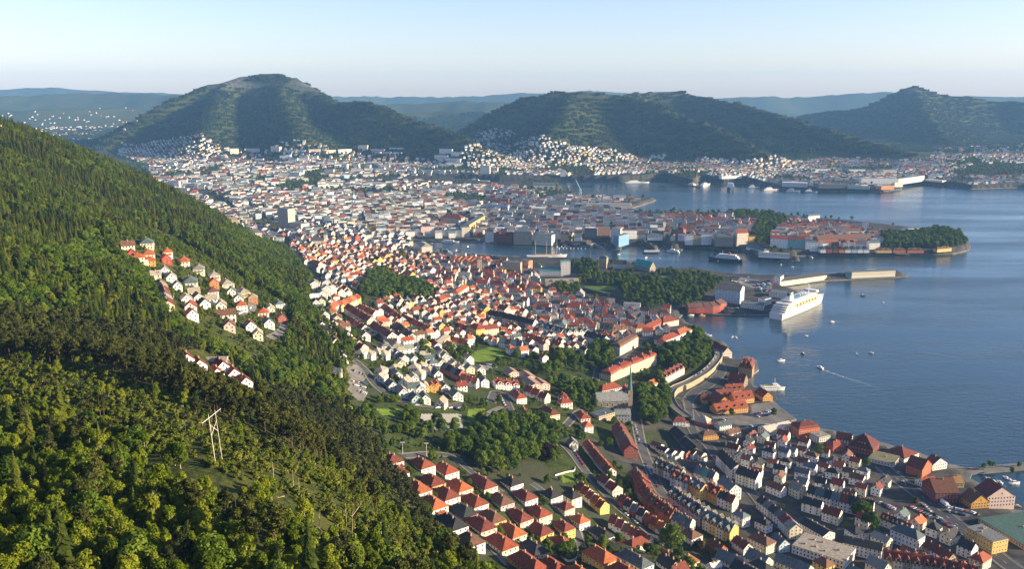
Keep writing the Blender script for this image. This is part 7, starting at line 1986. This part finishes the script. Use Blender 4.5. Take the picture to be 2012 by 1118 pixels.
ship('harbour_ferry', 'white sightseeing boat at the far inner quay', 868, 476, 902, 477, (.75, .73, .7), .16, 3, ((-.4, .2, .8, 3),), 'ferry', None, .0)
# three-masted sailing ship
A = at_sea(1035, 507); B_ = at_sea(1112, 506)
L = math.hypot(B_[0] - A[0], B_[1] - A[1]); rz = math.atan2(B_[1] - A[1], B_[0] - A[0])
ts = thing('tall_ship', 'white three masted sailing ship moored before the old fortress quay', 'sailing ship', ((A[0] + B_[0]) / 2, (A[1] + B_[1]) / 2, 0), rz)
obj('hull', hull_mesh('hull', L, 12, 6, 1.5, bow=.35, sheer=.3), ts, (.78, .74, .66))
b = MB(); b.box((0, 0, 6.02), (L * .6, 5, 1.8)); obj('deck_house', b.mesh('deck_house', M_WOOD), ts, (.5, .35, .2))
for x in (-.28, 0, .26):
    b = MB(); b.tube((x * L, 0, 5), (x * L, 0, 40), .6, .25, 6); mo = obj('mast', b.mesh('mast', M_WOOD), ts, (.62, .5, .34))
    for z in (16, 23, 30):
        b = MB(); b.tube((x * L, -9 + z * .12, z), (x * L, 9 - z * .12, z), .28, .28, 5); obj('yard', b.mesh('yard', M_WOOD), mo, (.62, .5, .34))
b = MB(); b.tube((.47 * L, 0, 7), (.62 * L, 0, 11), .4, .2, 6); obj('bowsprit', b.mesh('bowsprit', M_WOOD), ts, (.62, .5, .34))

bh = hull_mesh('hull', 8.5, 2.9, 1.3, .5, bow=.5, stern=.8, n=7)
def cab():
    b = MB(); b.box((-.2, 0, 1.2), (3.2, 2.0, 1.3), taper=.8); return b.mesh('cabin', M_PAINT)
def scr():
    b = MB(); b.box((-.2, 0, 1.72), (3.05, 1.94, .5), taper=.9); return b.mesh('windscreen', M_GLASS)
ME_CAB, ME_SCR = cab(), scr()
def boat(u, v, label, group, hc=WHITE, s=1.0, rz=None, mast=False, name='motor_boat', cat='boat'):
    x, y, _ = at_sea(u, v)
    t = thing(name, label, cat, (x, y, 0), rnd.uniform(0, 6.28) if rz is None else rz, group)
    s *= .78; t.scale = (s, s, s)
    obj('hull', bh, t, hc); c = obj('cabin', ME_CAB, t, WHITE); obj('windscreen', ME_SCR, c)
    if mast:
        b = MB(); b.tube((.5, 0, 1), (.5, 0, 12), .09, .05); obj('mast', b.mesh('mast', M_METAL), t, (.8, .8, .8))
        b = MB(); b.tube((.5, 0, 2.4), (-3.2, 0, 2.5), .16, .12); obj('boom', b.mesh('boom', M_METAL), t, (.75, .75, .75))
    return t
fj = 'small white motor boat lying on the open fjord'
for x, y in [(1497, 405), (668, 595), (688, 597), (1350, 687), (1428, 682), (1072, 588), (735, 475)]:
    boat(*zp('F', x, y), fj, 'motor boats on the open fjord', s=rnd.uniform(.9, 1.2))
boat(*zp('F', 935, 726), 'white cabin cruiser lying off the ferry berth', None, s=1.7, rz=.2)
boat(*zp('F', 1055, 686), 'dark hulled motor boat on the open fjord', None, (.03, .03, .04), 1.1)
boat(*zp('F', 1385, 367), 'dark blue motor boat off the cruise ship bow', None, (.03, .05, .09), 1.4, .0)
boat(*zp('F', 500, 478), 'orange wooden boat at the red boat sheds', None, (.5, .22, .05), 1.7, .1)
boat(*zp('F', 440, 475), 'white launch at the red boat sheds', None, WHITE, 1.6, .1)
for x, y in [(695, 82), (775, 118), (828, 118), (1065, 150), (890, 100), (1720, 140), (1870, 158), (1945, 165), (1050, 78), (1400, 140)]:
    boat(*zp('E', x, y), 'small white boat crossing the inner harbour', 'boats in the inner harbour', s=rnd.uniform(1.0, 1.7))
for x, y in [(655, 1035), (820, 995), (310, 1015)]:
    boat(*zp('C', x, y), 'small white boat off the peninsula quay', 'boats off the peninsula quay', s=1.3)
for k in range(16):
    boat(*zp('B', 1385 + k * 10 + rnd.uniform(-2, 2), 938 + (k % 2) * 8), 'moored white boat in the peninsula marina', 'boats in the peninsula marina', s=1.3, rz=1.4 + rnd.uniform(-.2, .2), mast=k % 4 == 0)
for k in range(8):
    boat(*zp('B', 1575 + k * 9, 912 + k * 5), 'moored white boat along the second marina pontoon', 'boats along the second pontoon', s=1.2, rz=.6, mast=False)
for x, y in [(1050, 358), (1095, 380), (1145, 385), (1200, 350), (1230, 365)]:
    boat(*zp('5', x, y), 'white boat moored inside the small breakwater', 'boats inside the breakwater', s=rnd.uniform(.8, 1.1), rz=1.9)
boat(*zp('5', 1270, 395), 'larger white fishing boat inside the small breakwater', None, WHITE, 1.6, .1)
boat(*zp('5', 1165, 572), 'old brown wooden boat beside the pink gabled warehouse', None, (.16, .07, .03), 1.9, -.05, mast=True)
boat(*zp('5', 1295, 588), 'orange boat near the green roofed hall', None, (.55, .25, .06), .9)
boat(*zp('K', 615, 205), 'white sailing yacht with tall mast by the fortress tower', None, WHITE, 2.2, .3, mast=True, name='sailing_yacht')
boat(1391, 661, 'white boat at the jetty under the wooded knoll', None, WHITE, 1.7, .1)

def wake_mat():
    m, nt, b = new_mat('foam')
    p = geo_pos(nt)
    n = noise_node(nt, .35, 5, .7, p)
    tc = nt.nodes.new('ShaderNodeUVMap')
    at = node(nt, 'ShaderNodeAttribute', attribute_name='fade')
    mu = nt.nodes.new('ShaderNodeMath'); mu.operation = 'MULTIPLY'
    f = ramp(nt, n.outputs['Fac'], [(.42, (0, 0, 0)), (.66, (1, 1, 1))])
    nt.links.new(f, mu.inputs[0]); nt.links.new(at.outputs['Fac'], mu.inputs[1])
    b.inputs['Base Color'].default_value = (.7, .74, .72, 1); b.inputs['Roughness'].default_value = .6
    tr = nt.nodes.new('ShaderNodeBsdfTransparent'); mx = nt.nodes.new('ShaderNodeMixShader')
    nt.links.new(mu.outputs[0], mx.inputs[0]); nt.links.new(tr.outputs[0], mx.inputs[1]); nt.links.new(b.outputs[0], mx.inputs[2])
    nt.links.new(mx.outputs[0], nt.nodes['Material Output'].inputs['Surface'])
    nt.nodes.remove(tc)
    return m
M_FOAM = wake_mat()
def wake(pts, w0, w1, label):
    C = spline([at_sea(u, v)[:2] for u, v in pts], 5.0)
    T = np.gradient(C, axis=0); T /= np.linalg.norm(T, axis=1)[:, None]
    N = np.c_[-T[:, 1], T[:, 0]]
    t = np.linspace(0, 1, len(C)); w = (w0 + (w1 - w0) * t)[:, None]
    rows = np.stack([np.c_[C + N * w * k, np.full(len(C), .06)] for k in np.linspace(-1, 1, 5)], 1)
    me = ribbon_mesh('wake', rows, M_FOAM)
    a = me.attributes.new('fade', 'FLOAT', 'POINT')
    a.data.foreach_set('value', (np.repeat((1 - t) ** 1.3, 5) * np.tile([.35, .9, 1, .9, .35], len(C))).astype(np.float32))
    tag(obj('wake', me), label, 'wake', kind='stuff')
p0 = zp('F', 1150, 764)
boat(*p0, 'speeding white motor boat trailing a long white wake', None, WHITE, 1.5, ang('F', 1300, 815, 1150, 764))
wake([zp('F', 1158, 768), zp('F', 1210, 790), zp('F', 1300, 820), zp('F', 1400, 850), zp('F', 1490, 885)], 1.4, 6.0, 'long white wake behind the speeding motor boat')
boat(*zp('F', 1212, 512), 'white motor boat with a short wake off the cruise ship', None, WHITE, 1.3, ang('F', 1270, 507, 1210, 512))
wake([zp('F', 1214, 512), zp('F', 1240, 509), zp('F', 1275, 507)], 1.5, 5.0, 'short white wake off the cruise ship')
boat(*zp('C', 716, 1048), 'white motor boat with a thin wake before the long pier', None, WHITE, 1.2, math.pi)
wake([zp('C', 718, 1048), zp('C', 780, 1049), zp('C', 900, 1052)], 1.2, 4.0, 'thin white wake before the long pier')

# ------------------------------------------------------------------ cars
def car_meshes():
    b = MB(); b.extr_x([(-.85, .25), (.85, .25), (.88, .75), (.80, .92), (-.80, .92), (-.88, .75)], -2.15, 2.15)
    body = b.mesh('body', M_METAL)
    c = MB(); c.add([(-1.6, -.78, .93), (.9, -.78, .93), (.9, .78, .93), (-1.6, .78, .93), (-1.15, -.62, 1.45), (.25, -.62, 1.45), (.25, .62, 1.45), (-1.15, .62, 1.45)],
                    [(0, 1, 5, 4), (1, 2, 6, 5), (2, 3, 7, 6), (3, 0, 4, 7), (3, 2, 1, 0)], 0)
    c.add([(-1.2, -.64, 1.46), (.3, -.64, 1.46), (.3, .64, 1.46), (-1.2, .64, 1.46)], [(0, 1, 2, 3)], 1)
    cabm = c.mesh('cabin', M_GLASS, M_METAL)
    w = MB(); w.tube((0, -.1, 0), (0, .1, 0), .31, .31, 8); wh = w.mesh('wheel', M_RUBBER)
    return body, cabm, wh
ME_BODY, ME_CABIN, ME_WHEEL = car_meshes()
CARC = [('white', (.75, .75, .74)), ('silver', (.45, .46, .48)), ('dark grey', (.07, .07, .08)), ('black', (.02, .02, .022)), ('red', (.45, .04, .03)), ('blue', (.05, .12, .32))]
def car(x, y, rz, place, zoff=.32, z=None):
    nm, col = rnd.choices(CARC, [6, 4, 4, 3, 2, 2])[0]
    t = thing('parked_car', f'small {nm} car {place}', 'car', (x, y, (gz(x, y) if z is None else z) + zoff), rz, 'cars ' + place)
    obj('body', ME_BODY, t, col); obj('cabin', ME_CABIN, t, col)
    for sx in (-1.35, 1.35):
        for sy in (-.82, .82): obj('wheel', ME_WHEEL, t, loc=(sx, sy, .31))
def cars(zone, x0, y0, x1, y1, n, place, side=True, jit=0.0, zoff=.32, fill=.9):
    A = loc_z(zone, x0, y0); B = loc_z(zone, x1, y1)
    a = math.atan2(B[1] - A[1], B[0] - A[0])
    for k in range(n):
        if rnd.random() > fill: continue
        t = (k + .5) / n
        car(A[0] + (B[0] - A[0]) * t + rnd.uniform(-jit, jit), A[1] + (B[1] - A[1]) * t + rnd.uniform(-jit, jit), a + (math.pi / 2 if side else 0) + rnd.uniform(-.06, .06), place, zoff)
for r_ in [('5', 730, 605, 880, 640, 9), ('5', 710, 635, 860, 670, 8), ('5', 900, 640, 970, 668, 4)]: cars(*r_, 'in the warehouse car park')
for r_ in [('5', 120, 560, 240, 605, 7), ('5', 180, 595, 260, 620, 4), ('5', 620, 690, 720, 760, 6), ('5', 380, 590, 560, 680, 7)]: cars(*r_, 'in the lot beside the highway')
cars('5', 420, 540, 800, 800, 7, 'driving on the highway', False, 2.0)
cars('5', 260, 300, 320, 320, 4, 'outside the orange gabled warehouse')
cars('5', 320, 380, 440, 420, 6, 'outside the orange gabled warehouse', False)
for r_ in [('I', 240, 305, 330, 300, 7), ('I', 480, 270, 600, 245, 10), ('I', 490, 285, 580, 268, 7), ('I', 400, 340, 560, 330, 12), ('I', 580, 405, 690, 395, 8)]: cars(*r_, 'in the quay car park')
for k in range(4, int(len(VC) * .62), 2):
    if rnd.random() < .8:
        t_ = VC[k + 1] - VC[k - 1]
        e = vr[k, 0] if vr[k, 0, 0] < vr[k, 4, 0] else vr[k, 4]
        p_ = vr[k, 2] * .35 + e * .65
        car(float(p_[0]), float(p_[1]), math.atan2(t_[1], t_[0]), 'parked along the curved upper road', .05, float(vz[k]))
for r_ in [('O', 395, 265, 520, 320, 8), ('O', 400, 390, 560, 420, 9), ('O', 420, 430, 590, 470, 9), ('O', 470, 500, 560, 540, 5)]: cars(*r_, 'in the hillside car park')
for r_ in [('O', 960, 628, 1140, 660, 4), ('O', 1320, 685, 1580, 690, 9)]: cars(*r_, 'along the road above the sports pitch', False)
for r_ in [('H', 1180, 450, 1250, 555, 7), ('H', 1440, 790, 1560, 890, 7), ('H', 780, 150, 850, 280, 10), ('H', 860, 260, 880, 290, 2)]: cars(*r_, 'parked along the sloping street', False)
for r_ in [('H', 1585, 540, 1660, 680, 8), ('H', 1530, 330, 1560, 440, 6)]: cars(*r_, 'parked in the wide street behind the brick row', False)
for r_ in [('F', 640, 445, 700, 435, 7), ('F', 735, 285, 800, 300, 8), ('F', 700, 270, 760, 265, 6), ('F', 640, 262, 720, 268, 9), ('F', 660, 285, 730, 300, 8), ('F', 790, 320, 860, 345, 7), ('F', 800, 300, 870, 320, 7)]: cars(*r_, 'on the cruise quay')
for k in range(14):
    x, y, z = loc_z('F', rnd.uniform(800, 900), rnd.uniform(300, 345))
    nm, cc = rnd.choice([('red', (.35, .06, .04)), ('blue', (.06, .14, .3)), ('white', (.7, .7, .68)), ('green', (.07, .2, .12))])
    t = thing('shipping_container', f'{nm} shipping container on the cruise quay', 'container', (x, y, z + .3), rnd.choice((.2, 1.75)), f'{nm} containers on the cruise quay')
    b = MB(); b.box((0, 0, 0), (12, 2.5, 2.6)); obj('shell', b.mesh('shell', M_METAL), t, cc)
    b = MB(); b.box((6.03, 0, .15), (.08, 2.3, 2.3)); obj('door', b.mesh('door', M_METAL), t, tuple(c * .8 for c in cc))
for r_ in [('4', 200, 560, 380, 760, 9), ('4', 740, 700, 800, 740, 4), ('4', 380, 770, 500, 840, 6)]: cars(*r_, 'parked along the lower street', False)
# articulated truck
x, y, z = loc_z('5', 672, 580); a = ang('5', 640, 552, 712, 605)
tk = thing('truck', 'white articulated truck parked in the warehouse yard', 'truck', (x, y, z + .3), a)
b = MB(); b.box((-1.5, 0, 1.0), (11.5, 2.5, 2.8)); obj('trailer', b.mesh('trailer', M_METAL), tk, (.8, .8, .8))
b = MB(); b.box((6.0, 0, .5), (2.3, 2.4, 2.6), taper=.94); c = obj('cab', b.mesh('cab', M_METAL), tk, (.78, .78, .8))
b = MB(); b.box((7.06, 0, 1.9), (.2, 2.0, .8)); obj('windscreen', b.mesh('windscreen', M_GLASS), c)
for sx in (-5.8, -4.6, -3.4, 4.2, 6.2):
    for sy in (-1.1, 1.1): obj('wheel', ME_WHEEL, tk, loc=(sx, sy, .45), scale=(1.5, 1.6, 1.5))

# ------------------------------------------------------------------ power line pole in the foreground clearing
def z_at(x, y, v):
    q = (559 - v) / FOC
    return CAM_H + (q * y * CP - y * SP) / (CP + q * SP)
uL, vL = zp('G', 1187, 556); uR, vR = zp('G', 1222, 528)
PL = locate(uL, vL); PR = locate(uR, vR)
zL = z_at(PL[0], PL[1], zp('G', 0, 262)[1]); zR = z_at(PR[0], PR[1], zp('G', 0, 240)[1])
pl = thing('power_pole', 'pale wooden H frame power line pole with cross brace in the clearing', 'power pole', PL)
def rel(p): return (p[0] - PL[0], p[1] - PL[1], p[2] - PL[2])
lean = (-(PR[0] - PL[0]) * .18, -(PR[1] - PL[1]) * .18)
tops = []
for P, zt in ((PL, zL), (PR, zR)):
    top = (P[0] + lean[0] - .8, P[1] + lean[1], zt)
    tops.append(top)
    b = MB(); b.tube(rel((P[0], P[1], P[2] - 1)), rel(top), .13, .09, 8); obj('leg', b.mesh('leg', M_WOOD), pl, (.60, .55, .52))
def mixp(P, T, t): return tuple(P[k] + (T[k] - P[k]) * t for k in range(3))
for t0, t1 in ((.60, .80), (.80, .60)):
    b = MB(); b.tube(rel(mixp(PL, tops[0], t0)), rel(mixp(PR, tops[1], t1)), .07, .07, 6); obj('brace', b.mesh('brace', M_WOOD), pl, (.66, .58, .5))
a0 = Vector(mixp(PL, tops[0], .93)); a1_ = Vector(mixp(PR, tops[1], .95)); dv = a1_ - a0
b = MB(); b.tube(rel(a0 - dv * .95), rel(a1_ + dv * .85), .10, .10, 6); xa = obj('crossarm', b.mesh('crossarm', M_WOOD), pl, (.62, .57, .54))
for t in (-.9, .5, 1.8):
    p = a0 + dv * t
    b = MB(); b.tube(rel(p), rel(p - Vector((.1, 0, 1.0))), .07, .09, 6); obj('insulator', b.mesh('insulator', M_METAL), xa, (.3, .2, .15))
wd = Vector((-(dv.y), dv.x, 0)).normalized()
if wd.y > 0: wd = -wd
for k, t in enumerate((-.9, .5, 1.8)):
    p = a0 + dv * t - Vector((.1, 0, 1.0))
    for sgn in (-1, 1):
        b = MB(); prev = rel(p)
        for q in range(1, 13):
            s = q / 12
            e = p + wd * sgn * 160 * s
            zz = p.z - 18 * s * (1 - s) + (gz(p.x + wd.x * sgn * 160, p.y + wd.y * sgn * 160) + 13 - p.z) * s
            cur = rel((e.x, e.y, zz)); b.tube(prev, cur, .018, .018, 3, cap=False); prev = cur
        obj('wire', b.mesh('wire', M_RUBBER), pl)
# floodlight masts above the terraces
for x, y, ty in [(255, 490, 428), (386, 500, 432)]:
    X, Y, Z = loc_z('H', x, y); zt = z_at(X, Y, zp('H', x, ty)[1])
    m_ = thing('floodlight_mast', 'tall pale floodlight mast above the hipped terraces', 'light mast', (X, Y, Z), 0, 'floodlight masts above the terraces')
    b = MB(); b.tube((0, 0, -.5), (0, 0, zt - Z), .22, .14, 8); obj('mast', b.mesh('mast', M_METAL), m_, (.6, .58, .55))
    b = MB(); b.box((0, 0, zt - Z), (3.2, .5, .9)); obj('lamp_head', b.mesh('lamp_head', M_METAL), m_, (.65, .63, .6))
# cranes across the water
def crane(x, y, zone, h, col, jib, label):
    X, Y, Z = loc_z(zone, x, y)
    c = thing('harbour_crane', label, 'crane', (X, Y, Z), 0)
    for s in (-4, 4):
        for q in (-4, 4):
            b = MB(); b.tube((s, q, -1), (s * .4, q * .4, h * .35), .7, .6, 5); obj('leg', b.mesh('leg', M_METAL), c, col)
    b = MB(); b.box((0, 0, h * .35), (7, 6, 5)); obj('cab', b.mesh('cab', M_METAL), c, col)
    b = MB(); b.tube((0, 0, h * .4), (jib, 0, h), .9, .5, 5); b.tube((0, 0, h * .4 + 4), (jib, 0, h), .3, .3, 4); obj('jib', b.mesh('jib', M_METAL), c, col)
crane(1510, 662, 'B', 62, (.5, .62, .68), -18, 'pale blue slewing crane on the dock across the harbour')
crane(1450, 690, 'A', 60, (.55, .14, .10), 6, 'red tower crane rising over the far town')
crane(190, 604, 'C', 60, (.5, .16, .12), 8, 'rust red crane at the far yard')
crane(528, 560, 'C', 55, (.5, .5, .52), 5, 'grey crane at the far yard')
# antenna on the mountain top
X, Y, Z = at_t(530, 142, 5400)
X, Y = float(X), float(Y)
mt = thing('antenna_mast', 'thin mast on the rocky mountain summit', 'mast', (X, Y, gz(X, Y)))
b = MB(); b.tube((0, 0, -3), (0, 0, 34), 1.2, .5, 6); obj('shaft', b.mesh('shaft', M_METAL), mt, (.5, .5, .5))
b = MB(); b.box((0, 0, -2), (9, 7, 6)); obj('hut', b.mesh('hut', M_WALL), mt, (.5, .5, .5))

# ------------------------------------------------------------------ the air
hz = MB(); hz.box((0, 7650, -9), (17600, 16100, 690))
hm = bpy.data.materials.new('haze_air'); hm.use_nodes = True
hn = hm.node_tree
for n in list(hn.nodes):
    if n.type == 'BSDF_PRINCIPLED': hn.nodes.remove(n)
pv = hn.nodes.new('ShaderNodeVolumePrincipled')
pv.inputs['Color'].default_value = (0.26, 0.55, 1.0, 1)
pv.inputs['Density'].default_value = 4.1e-5
pv.inputs['Anisotropy'].default_value = 0.0
hn.links.new(pv.outputs[0], hn.nodes['Material Output'].inputs['Volume'])
tag(obj('haze', hz.mesh('haze', hm)), 'thin blue evening haze filling the valley air', 'haze', kind='stuff')
